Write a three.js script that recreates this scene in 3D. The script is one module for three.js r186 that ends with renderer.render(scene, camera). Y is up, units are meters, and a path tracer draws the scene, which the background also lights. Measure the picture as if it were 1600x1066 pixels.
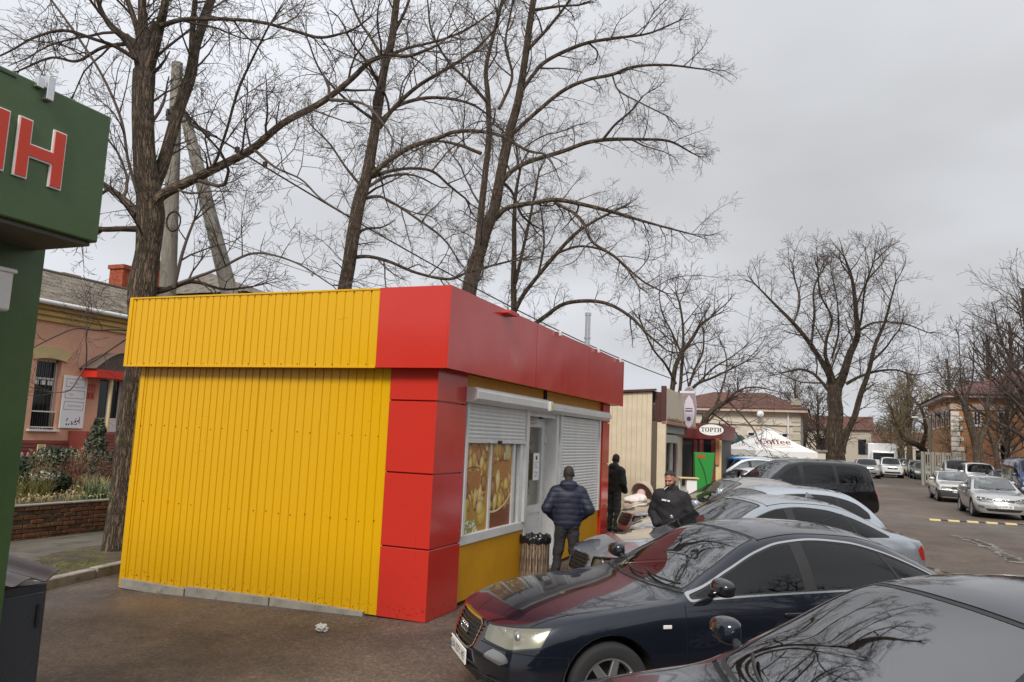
import * as THREE from 'three';
import { mergeGeometries, mergeVertices } from 'three/addons/utils/BufferGeometryUtils.js';
import { RoundedBoxGeometry } from 'three/addons/geometries/RoundedBoxGeometry.js';

// ---------------------------------------------------------------- camera, sky, sun, exposure
const scene = new THREE.Scene();
const CAM_H = 2.1, FOCAL = 1195.3;                       // lens height in metres, focal length in photo pixels (1600 wide)
const camera = new THREE.PerspectiveCamera(2 * Math.atan(533 / FOCAL) * 180 / Math.PI, 1600 / 1066, 0.1, 2000);
camera.rotation.order = 'YXZ';
camera.position.set(0, CAM_H, 0);
camera.rotation.set(0.125, 0.387, 0.0421);
scene.add(camera);
const renderer = new THREE.WebGLRenderer({ antialias: true });
renderer.toneMapping = THREE.LinearToneMapping;
renderer.toneMappingExposure = 1.95;
renderer.shadowMap.enabled = true;

function mulberry(a) { return () => { a |= 0; a = a + 0x6D2B79F5 | 0; let t = Math.imul(a ^ a >>> 15, 1 | a); t = t + Math.imul(t ^ t >>> 7, 61 | t) ^ t; return ((t ^ t >>> 14) >>> 0) / 4294967296; }; }
const clamp = (x, a = 0, b = 1) => x < a ? a : x > b ? b : x;
const mix = (a, b, t) => a + (b - a) * t;
const sstep = (a, b, x) => { const t = clamp((x - a) / (b - a)); return t * t * (3 - 2 * t); };
const V3 = (x, y, z) => new THREE.Vector3(x, y, z);
// periodic value noise and its sums
const HASH = new Float32Array(65536); { const r = mulberry(77); for (let i = 0; i < 65536; i++) HASH[i] = r(); }
function vnoise(x, y, per, seed = 0) {
  const xi = Math.floor(x), yi = Math.floor(y), fx = x - xi, fy = y - yi;
  const m = (a) => ((a % per) + per) % per;
  const h = (a, b) => HASH[(m(a) * 157 + m(b) * 7919 + seed * 1013) & 65535];
  const u = fx * fx * (3 - 2 * fx), v = fy * fy * (3 - 2 * fy);
  return mix(mix(h(xi, yi), h(xi + 1, yi), u), mix(h(xi, yi + 1), h(xi + 1, yi + 1), u), v);
}
function fbm(u, v, f, oct, seed = 0) { let s = 0, a = 0.5, n = 0; for (let i = 0; i < oct; i++) { s += a * vnoise(u * f, v * f, f, seed + i); n += a; a *= 0.55; f *= 2; } return s / n; }

// overcast sky: even grey air, a little brighter towards the zenith, with soft cloud texture
{
  const W = 1024, H = 512, d = new Float32Array(W * H * 4);
  for (let j = 0; j < H; j++) for (let i = 0; i < W; i++) {
    const el = (j / (H - 1) - 0.5) * Math.PI, up = Math.sin(el), u = i / W;
    const k = 1 / Math.max(0.16, up + 0.12), az = u * 2 * Math.PI;
    const px = Math.cos(az) * Math.cos(el) * k, py = Math.sin(az) * Math.cos(el) * k;
    const n = fbm(px / 16 + 0.5, py / 16 + 0.5, 16, 5, 3) - 0.5, n2 = fbm(px / 8 + 0.5, py / 8 + 0.5, 4, 4, 19) - 0.5;
    let L = 0.335 * (1 + 0.55 * clamp(up)) * (1 + (0.42 * n + 0.85 * n2) * sstep(-0.02, 0.2, up));
    if (up < -0.02) L *= 0.45;
    const cool = 0.5 + 1.0 * n2 + n, o = (j * W + i) * 4;
    d[o] = L * (0.985 - 0.02 * cool); d[o + 1] = L * 1.0; d[o + 2] = L * (1.03 + 0.05 * cool); d[o + 3] = 1;
  }
  const sky = new THREE.DataTexture(d, W, H, THREE.RGBAFormat, THREE.FloatType);
  sky.mapping = THREE.EquirectangularReflectionMapping; sky.magFilter = THREE.LinearFilter; sky.minFilter = THREE.LinearFilter; sky.needsUpdate = true;
  scene.background = sky; scene.environment = sky;
}
const sun = new THREE.DirectionalLight(new THREE.Color(1.0, 0.95, 0.88), 1.5);
sun.position.set(3, 46, 38); sun.target.position.set(-2, 0, -14);
sun.castShadow = true; sun.shadow.radius = 34; sun.shadow.mapSize.set(2048, 2048);
Object.assign(sun.shadow.camera, { left: -60, right: 60, top: 60, bottom: -60, near: 1, far: 200 });
scene.add(sun, sun.target);

// ---------------------------------------------------------------- helpers
const RX = new THREE.Matrix4().makeRotationFromEuler(camera.rotation);
function ray(px, py) { return V3(px - 800, -(py - 533), -FOCAL).applyMatrix4(RX); }
const CAM = V3(0, CAM_H, 0);
function onGround(px, py, h = 0) { const d = ray(px, py); return d.multiplyScalar((h - CAM_H) / d.y).add(CAM); }
function onX(px, py, x) { const d = ray(px, py); return d.multiplyScalar(x / d.x).add(CAM); }
function onZ(px, py, z) { const d = ray(px, py); return d.multiplyScalar(z / d.z).add(CAM); }
function atDepth(px, py, dep) { const d = ray(px, py); return d.multiplyScalar(dep / FOCAL).add(CAM); }

const taken = {};
function numbered(n) { if (!(n in taken)) { taken[n] = 0; return n; } taken[n]++; return n + '_' + String(taken[n]).padStart(3, '0'); }
function shade(o) { o.traverse(c => { if (c.isMesh) { c.castShadow = true; c.receiveShadow = true; } }); return o; }
function thing(name, label, category, pos = [0, 0, 0], turn = 0, group) {
  const o = new THREE.Group(); o.name = numbered(name); o.position.set(...pos); o.rotation.y = turn;
  o.userData = { label, category }; if (group) o.userData.group = group;
  scene.add(o); return o;
}
function part(parent, name, geo, mat, pos, rot) {       // local coordinates
  const m = new THREE.Mesh(geo, mat); m.name = name; m.castShadow = m.receiveShadow = true;
  if (pos) m.position.set(...pos); if (rot) m.rotation.set(...rot);
  parent.add(m); return m;
}
function wpart(parent, name, geo, mat) {                // geometry given in world coordinates, parent unrotated
  let p = parent, o = V3(0, 0, 0); while (p && p !== scene) { o.add(p.position); p = p.parent; }
  geo.translate(-o.x, -o.y, -o.z); return part(parent, name, geo, mat);
}
function solo(name, geo, mat, label, category, group) {
  const m = new THREE.Mesh(geo, mat); m.name = numbered(name); m.castShadow = m.receiveShadow = true;
  m.userData = { label, category }; if (group) m.userData.group = group; scene.add(m); return m;
}
function struct(name, geo, mat) { const m = new THREE.Mesh(geo, mat); m.name = numbered(name); m.castShadow = m.receiveShadow = true; m.userData = { kind: 'structure' }; scene.add(m); return m; }
function merge(list) {
  const l = list.map(g => { const h = g.index ? g.toNonIndexed() : g; for (const k of Object.keys(h.attributes)) if (!['position', 'normal', 'uv'].includes(k)) h.deleteAttribute(k); if (!h.attributes.uv) h.setAttribute('uv', new THREE.BufferAttribute(new Float32Array(h.attributes.position.count * 2), 2)); return h; });
  return mergeGeometries(l);
}
// box from corner to corner (world or local), uv in metres
function bx(x0, x1, y0, y1, z0, z1) {
  const g = new THREE.BoxGeometry(Math.abs(x1 - x0), Math.abs(y1 - y0), Math.abs(z1 - z0)); g.translate((x0 + x1) / 2, (y0 + y1) / 2, (z0 + z1) / 2); return boxUV(g);
}
function boxUV(g) {
  const p = g.attributes.position, n = g.attributes.normal, uv = new Float32Array(p.count * 2);
  for (let i = 0; i < p.count; i++) {
    const ax = Math.abs(n.getX(i)), ay = Math.abs(n.getY(i)), az = Math.abs(n.getZ(i));
    if (ax >= ay && ax >= az) { uv[2 * i] = p.getZ(i); uv[2 * i + 1] = p.getY(i); } else if (ay >= az) { uv[2 * i] = p.getX(i); uv[2 * i + 1] = p.getZ(i); } else { uv[2 * i] = p.getX(i); uv[2 * i + 1] = p.getY(i); }
  }
  g.setAttribute('uv', new THREE.BufferAttribute(uv, 2)); return g;
}
function rbx(x0, x1, y0, y1, z0, z1, r = 0.01, s = 1) {
  const w = Math.abs(x1 - x0), h = Math.abs(y1 - y0), d = Math.abs(z1 - z0);
  const g = new RoundedBoxGeometry(w, h, d, s, Math.min(r, w / 2.1, h / 2.1, d / 2.1)); g.translate((x0 + x1) / 2, (y0 + y1) / 2, (z0 + z1) / 2); return boxUV(g);
}
function cyl(r0, r1, h, n = 12) { return new THREE.CylinderGeometry(r1, r0, h, n); }
function rod(a, b, r0, r1 = r0, n = 8) {                 // cylinder from point to point
  const A = V3(...a), B = V3(...b), d = B.clone().sub(A), L = d.length(), g = new THREE.CylinderGeometry(r1, r0, L, n);
  g.applyQuaternion(new THREE.Quaternion().setFromUnitVectors(V3(0, 1, 0), d.normalize())); g.translate((A.x + B.x) / 2, (A.y + B.y) / 2, (A.z + B.z) / 2); return g;
}
function bar(a, b, w, h) {                               // square bar from point to point
  const A = V3(...a), B = V3(...b), d = B.clone().sub(A), L = d.length(), g = new THREE.BoxGeometry(w, h, L);
  const m = new THREE.Matrix4().lookAt(B, A, Math.abs(d.y / L) > 0.99 ? V3(1, 0, 0) : V3(0, 1, 0)); m.setPosition((A.x + B.x) / 2, (A.y + B.y) / 2, (A.z + B.z) / 2); g.applyMatrix4(m); return g;
}
function tube(pts, r, seg = 32, rad = 6) { return new THREE.TubeGeometry(new THREE.CatmullRomCurve3(pts.map(p => Array.isArray(p) ? V3(...p) : p)), seg, r, rad); }
function shapeOf(pts) { const s = new THREE.Shape(); pts.forEach((p, i) => i ? s.lineTo(p[0], p[1]) : s.moveTo(p[0], p[1])); s.closePath(); return s; }
function extr(pts, depth, bevel = 0) { return new THREE.ExtrudeGeometry(Array.isArray(pts) ? shapeOf(pts) : pts, { depth, bevelEnabled: bevel > 0, bevelSize: bevel, bevelThickness: bevel, bevelSegments: 1, curveSegments: 12 }); }
function polyGeo(tri) { const g = new THREE.BufferGeometry(); g.setAttribute('position', new THREE.BufferAttribute(new Float32Array(tri.flat(2)), 3)); g.computeVertexNormals(); return boxUV(g); }
function quad(a, b, c, d) { return polyGeo([a, b, c, a, c, d]); }
// ---------------------------------------------------------------- procedural textures and materials
function texOf(size, fn, srgb = true, h = size) {
  const d = new Uint8Array(size * h * 4);
  for (let j = 0; j < h; j++) for (let i = 0; i < size; i++) { const c = fn(i / size, j / h), o = (j * size + i) * 4; if (typeof c === 'number') { d[o] = d[o + 1] = d[o + 2] = clamp(c) * 255; } else { d[o] = clamp(c[0]) * 255; d[o + 1] = clamp(c[1]) * 255; d[o + 2] = clamp(c[2]) * 255; } d[o + 3] = 255; }
  const t = new THREE.DataTexture(d, size, h, THREE.RGBAFormat); t.wrapS = t.wrapT = THREE.RepeatWrapping; t.magFilter = THREE.LinearFilter; t.minFilter = THREE.LinearMipmapLinearFilter; t.generateMipmaps = true;
  if (srgb) t.colorSpace = THREE.SRGBColorSpace; t.needsUpdate = true; return t;
}
const rep = (t, m, n = m) => { const c = t.clone(); c.repeat.set(1 / m, 1 / n); c.needsUpdate = true; return c; };
const T = {};
T.grain = texOf(256, (u, v) => 0.5 + 0.5 * (fbm(u, v, 32, 3, 5) - 0.5) * 2, false);
T.blotch = texOf(512, (u, v) => { const a = fbm(u, v, 4, 6, 11), b = fbm(u, v, 16, 4, 31); return 0.35 + 0.9 * (0.65 * a + 0.35 * b - 0.18); }, false);
T.wear = texOf(512, (u, v) => { const a = fbm(u, v, 6, 6, 41), b = fbm(u, v, 48, 3, 17); const k = 0.93 + 0.10 * (a - 0.5) + 0.05 * (b - 0.5); return [k, k * 0.995, k * 0.985]; });
T.asphalt = texOf(1024, (u, v) => {
  const a = fbm(u, v, 4, 6, 2), b = vnoise(u * 256, v * 256, 256, 7), c = fbm(u, v, 96, 3, 23), stain = sstep(0.52, 0.72, fbm(u, v, 7, 5, 61));
  let k = 0.345 + 0.12 * (a - 0.5) + 0.13 * (b - 0.5) * (0.4 + c) + 0.08 * (c - 0.5) - 0.05 * stain;
  if (b > 0.93) k += 0.10 * c;
  const cr = Math.abs(fbm(u, v, 5, 4, 99) - 0.5); if (cr < 0.0032) k -= 0.13 * (1 - cr / 0.0032) * sstep(0.42, 0.55, fbm(u, v, 3, 2, 37));
  if (vnoise(u * 300, v * 300, 300, 91) > 0.985) k += 0.22;
  return [k * 1.11, k * 0.965, k * 0.845];
});
T.asphaltH = texOf(512, (u, v) => 0.4 * fbm(u, v, 64, 3, 9) + 0.6 * vnoise(u * 160, v * 160, 160, 3), false);
T.asphaltR = texOf(512, (u, v) => 0.74 - 0.34 * sstep(0.36, 0.66, fbm(u, v, 5, 6, 71)) + 0.1 * (vnoise(u * 128, v * 128, 128, 3) - 0.5), false);
T.bark = texOf(512, (u, v) => {
  const w = fbm(u, v, 6, 3, 3) * 0.12, r = Math.abs(fbm(u + w, v * 0.25, 24, 3, 13) - 0.5) * 2, f = fbm(u, v, 32, 3, 55), m = sstep(0.5, 0.75, fbm(u, v, 5, 4, 91));
  const k = 0.30 + 0.26 * sstep(0.02, 0.35, r) + 0.16 * (f - 0.5); return [k * (1.06 - 0.07 * m), k * (0.96 + 0.0 * m), k * (0.86 - 0.12 * m)];
});
T.barkH = texOf(512, (u, v) => { const w = fbm(u, v, 6, 3, 3) * 0.12, r = Math.abs(fbm(u + w, v * 0.25, 24, 3, 13) - 0.5) * 2; return sstep(0.0, 0.4, r) * 0.85 + 0.15 * fbm(u, v, 48, 2, 55); }, false);
T.concrete = texOf(512, (u, v) => { const a = fbm(u, v, 5, 6, 15), b = vnoise(u * 170, v * 170, 170, 4); const k = 0.60 + 0.20 * (a - 0.5) + 0.06 * (b - 0.5) - 0.12 * sstep(0.6, 0.78, fbm(u, v, 9, 4, 77)); return [k, k * 0.97, k * 0.91]; });
T.soil = texOf(512, (u, v) => { const a = fbm(u, v, 6, 6, 25), b = fbm(u, v, 64, 3, 44), g = sstep(0.5, 0.62, fbm(u, v, 9, 5, 63)); const k = 0.33 + 0.22 * (a - 0.5) + 0.22 * (b - 0.5); return [k * mix(1.05, 1.06, g), k * mix(0.92, 1.04, g), k * mix(0.78, 0.58, g)]; });
T.plaster = texOf(512, (u, v) => { const a = fbm(u, v, 5, 6, 35), b = fbm(u, v, 80, 2, 14); const k = 0.92 + 0.12 * (a - 0.5) + 0.07 * (b - 0.5); return [k, k * 0.985, k * 0.97]; });
T.slate = texOf(512, (u, v) => { const a = fbm(u, v, 6, 6, 65), b = fbm(u, v, 50, 3, 54), m = sstep(0.52, 0.7, fbm(u, v, 8, 4, 33)); const k = 0.50 + 0.26 * (a - 0.5) + 0.12 * (b - 0.5) - 0.12 * m; return [k, k * 0.95, k * 0.88]; });
T.brick = texOf(256, (u, v) => { const a = fbm(u, v, 6, 5, 45), b = fbm(u, v, 40, 3, 24); const k = 0.8 + 0.5 * (a - 0.5) + 0.25 * (b - 0.5); return [k, k * 0.94, k * 0.88]; });
T.quilt = texOf(256, (u, v) => { const w = 0.02 * Math.sin(u * 25); const s = Math.abs(((v * 7 + w * 3) % 1) - 0.5) * 2; return 0.25 + 0.75 * Math.pow(1 - s * s, 0.5) - 0.25 * fbm(u, v, 12, 3, 8); }, false);
T.dust = texOf(512, (u, v) => { const a = fbm(u, v, 5, 6, 85), s = vnoise(u * 140, v * 140, 140, 12); return 0.25 + 0.55 * sstep(0.35, 0.75, a) + (s > 0.9 ? 0.3 : 0); }, false);

// scuffs and mud splashes along the foot of the kiosk cladding, drawn in metres (4.2 m square)
T.scuff = (() => { const c = document.createElement('canvas'); c.width = 1024; c.height = 1024; const g = c.getContext('2d'), r = mulberry(55); g.fillStyle = '#f3f1ee'; g.fillRect(0, 0, 1024, 1024);
  for (let i = 0; i < 900; i++) { const h = 28 + Math.pow(r(), 3.2) * 60, x = r() * 1024, s = 0.6 + 2.2 * r() * (1 - h / 170); g.fillStyle = `rgba(${70 + 40 * r() | 0},${52 + 26 * r() | 0},${36 + 18 * r() | 0},${0.25 + 0.4 * r()})`; g.beginPath(); g.ellipse(x, 1024 - h, s, s * (0.6 + r()), 0, 0, 7); g.fill(); }
  for (let i = 0; i < 70; i++) { const x = r() * 1024, y = r() * 980, l = 10 + 60 * r(); g.strokeStyle = `rgba(96,60,30,${0.05 + 0.12 * r()})`; g.lineWidth = 0.6 + 1.6 * r(); g.beginPath(); g.moveTo(x, y); g.lineTo(x + (r() - 0.5) * 3, y + l); g.stroke(); }
  for (let i = 0; i < 60; i++) { const x = r() * 1024, y = r() * 1024, l = 6 + 40 * r(), a = r() * 6; g.strokeStyle = `rgba(${r() < 0.5 ? '255,250,230' : '80,50,30'},${0.15 + 0.25 * r()})`; g.lineWidth = 0.5 + 0.8 * r(); g.beginPath(); g.moveTo(x, y); g.lineTo(x + Math.cos(a) * l, y + Math.sin(a) * l * 0.4); g.stroke(); }
  const t = new THREE.CanvasTexture(c); t.colorSpace = THREE.SRGBColorSpace; t.wrapS = t.wrapT = THREE.RepeatWrapping; t.repeat.set(1 / 4.2, 1 / 4.2); t.offset.set(0, 0.05); return t; })();
const lin = (r, g, b) => new THREE.Color().setRGB(r, g, b);           // linear base colours
function std(color, rough = 0.7, o = {}) { return new THREE.MeshStandardMaterial({ color: Array.isArray(color) ? lin(...color) : color, roughness: rough, ...o }); }
function phy(color, rough, o = {}) { return new THREE.MeshPhysicalMaterial({ color: Array.isArray(color) ? lin(...color) : color, roughness: rough, ...o }); }
const M = {};
M.asphalt = std([1, 1, 1], 1, { map: rep(T.asphalt, 5), bumpMap: rep(T.asphaltH, 1.3), bumpScale: 0.004, roughnessMap: rep(T.asphaltR, 27), vertexColors: true });
M.path = std([0.36, 0.34, 0.315], 0.95, { map: rep(T.concrete, 3.1), bumpMap: rep(T.asphaltH, 1.1), bumpScale: 0.004 });
M.soil = std([0.62, 0.6, 0.55], 1, { map: rep(T.soil, 2.2), bumpMap: rep(T.blotch, 0.7), bumpScale: 0.03 });
M.verge = std([0.85, 0.84, 0.75], 1, { map: rep(T.soil, 1.6), bumpMap: rep(T.blotch, 0.5), bumpScale: 0.02 });
M.kerb = std([0.95, 0.93, 0.88], 0.9, { map: rep(T.concrete, 1.1), bumpMap: rep(T.grain, 0.4), bumpScale: 0.003 });
M.concrete = std([0.72, 0.71, 0.68], 0.9, { map: rep(T.concrete, 1.7), bumpMap: rep(T.blotch, 0.6), bumpScale: 0.004 });
M.paleSlab = std([1.0, 0.98, 0.93], 0.85, { map: rep(T.concrete, 0.9), bumpMap: rep(T.blotch, 0.35), bumpScale: 0.004 });
M.yellow = phy([0.76, 0.425, 0.006], 0.42, { map: T.scuff, roughnessMap: rep(T.blotch, 1.6), specularIntensity: 0.7 });
M.yellowFlat = phy([0.74, 0.36, 0.006], 0.5, { map: rep(T.wear, 1.9) });
M.red = phy([0.60, 0.038, 0.026], 0.30, { map: T.scuff, roughnessMap: rep(T.blotch, 2.1), clearcoat: 0.18, clearcoatRoughness: 0.22, specularIntensity: 0.8 });
M.redSign = phy([0.66, 0.035, 0.02], 0.3, {});
M.whitePvc = phy([0.80, 0.80, 0.79], 0.35, { map: rep(T.wear, 0.9) });
M.whiteMetal = phy([0.74, 0.74, 0.73], 0.4, { map: rep(T.wear, 1.2) });
M.grayMetal = std([0.42, 0.42, 0.42], 0.45, { metalness: 0.7, roughnessMap: rep(T.blotch, 0.8) });
M.zinc = std([0.60, 0.61, 0.62], 0.4, { metalness: 0.85, roughnessMap: rep(T.blotch, 0.5) });
M.black = std([0.018, 0.018, 0.02], 0.6);
M.rubber = std([0.022, 0.022, 0.023], 0.85);
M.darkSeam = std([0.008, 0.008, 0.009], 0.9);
M.chrome = std([0.55, 0.55, 0.55], 0.2, { metalness: 1 });
M.green = phy([0.078, 0.145, 0.050], 0.5, { map: rep(T.wear, 2.1), roughnessMap: rep(T.blotch, 1.9) });
M.white = std([0.82, 0.81, 0.79], 0.6);
M.paper = std([0.80, 0.79, 0.76], 0.85);
M.letterRed = std([0.66, 0.055, 0.025], 0.5);
M.cabinet = phy([0.055, 0.062, 0.072], 0.5, { map: rep(T.wear, 1.1), roughnessMap: rep(T.blotch, 0.9) });
M.brownRoof = phy([0.11, 0.055, 0.045], 0.4, { map: rep(T.wear, 0.9), roughnessMap: rep(T.blotch, 0.7) });
M.pink = std([0.82, 0.47, 0.335], 0.92, { map: rep(T.plaster, 2.7), bumpMap: rep(T.grain, 0.5), bumpScale: 0.002 });
M.cornice = std([0.70, 0.50, 0.20], 0.9, { map: rep(T.plaster, 1.9) });
M.cream = std([0.70, 0.56, 0.30], 0.9, { map: rep(T.plaster, 1.3) });
M.siding = std([0.23, 0.05, 0.036], 0.6, { map: rep(T.wear, 1.5) });
M.slate = std([0.75, 0.72, 0.68], 0.95, { map: rep(T.slate, 1.9), bumpMap: rep(T.grain, 0.5), bumpScale: 0.003 });
M.bricks = [[0.29, 0.14, 0.09], [0.24, 0.125, 0.08], [0.19, 0.12, 0.08], [0.26, 0.165, 0.10]].map(c => std(c, 0.95, { map: rep(T.brick, 0.5), bumpMap: rep(T.blotch, 0.2), bumpScale: 0.006 }));
M.mortar = std([0.30, 0.27, 0.22], 1, { map: rep(T.concrete, 0.8), bumpMap: rep(T.blotch, 0.3), bumpScale: 0.01 });
M.redBrick = std([0.48, 0.12, 0.06], 0.9, { map: rep(T.brick, 0.5) });
M.bark = std([0.52, 0.45, 0.39], 0.95, { map: rep(T.bark, 0.55, 1.1), bumpMap: rep(T.barkH, 0.55, 1.1), bumpScale: 0.03 });
M.barkThin = std([0.095, 0.073, 0.060], 0.95);
M.barkGrey = M.barkThin;
M.barkFar = M.bark;
M.twig = std([0.078, 0.057, 0.046], 0.95);
M.twigFar = M.twig;
M.twigOlive = std([0.15, 0.115, 0.062], 0.95);
M.beige = phy([0.72, 0.62, 0.46], 0.55, { map: rep(T.wear, 1.3) });
M.brownTrim = phy([0.085, 0.030, 0.025], 0.45, { map: rep(T.wear, 0.9) });
M.maroon = phy([0.20, 0.028, 0.030], 0.5, { map: rep(T.wear, 1.1) });
M.darkGlass = phy([0.012, 0.014, 0.016], 0.06, { specularIntensity: 1 });
M.pane = phy([0.90, 0.93, 0.93], 0.02, { transmission: 1, thickness: 0, ior: 1.5 });
M.wood = std([1.0, 0.86, 0.72], 0.9, { map: rep(T.bark, 0.4, 1.3), bumpMap: rep(T.grain, 0.2), bumpScale: 0.002 });
M.bag = phy([0.012, 0.012, 0.013], 0.28, {});
M.wire = std([0.02, 0.02, 0.02], 0.8);
M.rust = std([0.23, 0.09, 0.045], 0.9, { map: rep(T.brick, 0.4) });
// ---------------------------------------------------------------- ground
const gh = (x, z) => -0.13 * clamp((-4.2 - x) / 4.4);
{
  const axis = (lo, hi, s, far) => { const a = []; for (let t = lo; t <= hi + 1e-6; t += s) a.push(t); let d = s; while (a[a.length - 1] < far) { d *= 1.4; a.push(Math.min(far, a[a.length - 1] + d)); } d = s; while (a[0] > -far) { d *= 1.4; a.unshift(Math.max(-far, a[0] - d)); } return a; };
  const X = axis(-26, 14, 0.5, 900), Z = axis(-44, 4, 0.5, 900), pos = [], col = [], uv = [], idx = [];
  for (const z of Z) for (const x of X) {
    pos.push(x, gh(x, z) + 0.012 * (fbm(x / 64 + 0.5, z / 64 + 0.5, 32, 3, 8) - 0.5) * (Math.hypot(x + 4, z + 8) < 60 ? 1 : 0), z); uv.push(x, z);
    const k = 0.83 + 0.55 * (fbm(x / 80 + 0.5, z / 80 + 0.5, 24, 5, 51) - 0.42); col.push(k, k * 0.985, k * 0.965);
  }
  const n = X.length; for (let j = 0; j < Z.length - 1; j++) for (let i = 0; i < n - 1; i++) { const a = j * n + i; idx.push(a, a + n, a + 1, a + 1, a + n, a + n + 1); }
  const g = new THREE.BufferGeometry(); g.setAttribute('position', new THREE.Float32BufferAttribute(pos, 3)); g.setAttribute('uv', new THREE.Float32BufferAttribute(uv, 2)); g.setAttribute('color', new THREE.Float32BufferAttribute(col, 3)); g.setIndex(idx); g.computeVertexNormals();
  struct('ground', g, M.asphalt);
}
// raised footway behind the kiosks: kerb stones, soil verge, asphalt path
const kerbLine = z => -9.36 + (z + 6.6) * 0.17;           // x of the kerb at z
{
  const kerbParent = new THREE.Group(); kerbParent.name = 'kerb'; kerbParent.userData = { kind: 'structure' }; scene.add(kerbParent);
  const r = mulberry(5);
  for (let z = -2.2; z > -17; z -= 1.0) {
    const x = kerbLine(z - 0.5), g = rbx(-0.075, 0.075, -0.16, 0.135 + 0.02 * (r() - 0.5), -0.495, 0.495, 0.02); 
    const m = part(kerbParent, 'kerb_stone', g, M.kerb, [x + 0.02 * (r() - 0.5), gh(x), z - 0.5], [0.012 * (r() - 0.5), Math.atan(0.17) + 0.02 * (r() - 0.5), 0.05 * (r() - 0.5)]);
  }
  const sheet = (x0, x1, y, z0, z1, n = 30) => { // bumpy sheet between two edge functions
    const pos = [], uv = [], idx = [], m = 14;
    for (let j = 0; j <= n; j++) for (let i = 0; i <= m; i++) { const z = mix(z0, z1, j / n), x = mix(x0(z), x1(z), i / m); pos.push(x, y(x, z), z); uv.push(x, z); }
    for (let j = 0; j < n; j++) for (let i = 0; i < m; i++) { const a = j * (m + 1) + i, b = a + m + 1; idx.push(a, a + 1, b, a + 1, b + 1, b); }
    const g = new THREE.BufferGeometry(); g.setAttribute('position', new THREE.Float32BufferAttribute(pos, 3)); g.setAttribute('uv', new THREE.Float32BufferAttribute(uv, 2)); g.setIndex(idx); g.computeVertexNormals(); return g;
  };
  const bump = (x, z, a) => a * (fbm(x / 16 + 0.5, z / 16 + 0.5, 32, 4, 6) - 0.5);
  struct('verge_soil', sheet(z => kerbLine(z) - 1.65, z => kerbLine(z) - 0.06, (x, z) => -0.055 + bump(x, z, 0.10) + 0.05 * Math.exp(-((x + 10.7) ** 2 + (z + 9.5) ** 2) * 1.4), -60, 2, 220), M.verge);
  struct('footpath', sheet(z => -13.05, z => kerbLine(z) - 1.35, (x, z) => -0.045 + bump(x, z, 0.03), -60, 2, 120), M.path);
  struct('flower_bed_soil', sheet(z => -22.4, z => -13.12, (x, z) => 0.50 + 0.035 * (-13.1 - x) + bump(x, z, 0.10), -30, -2, 80), M.soil);
}
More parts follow.
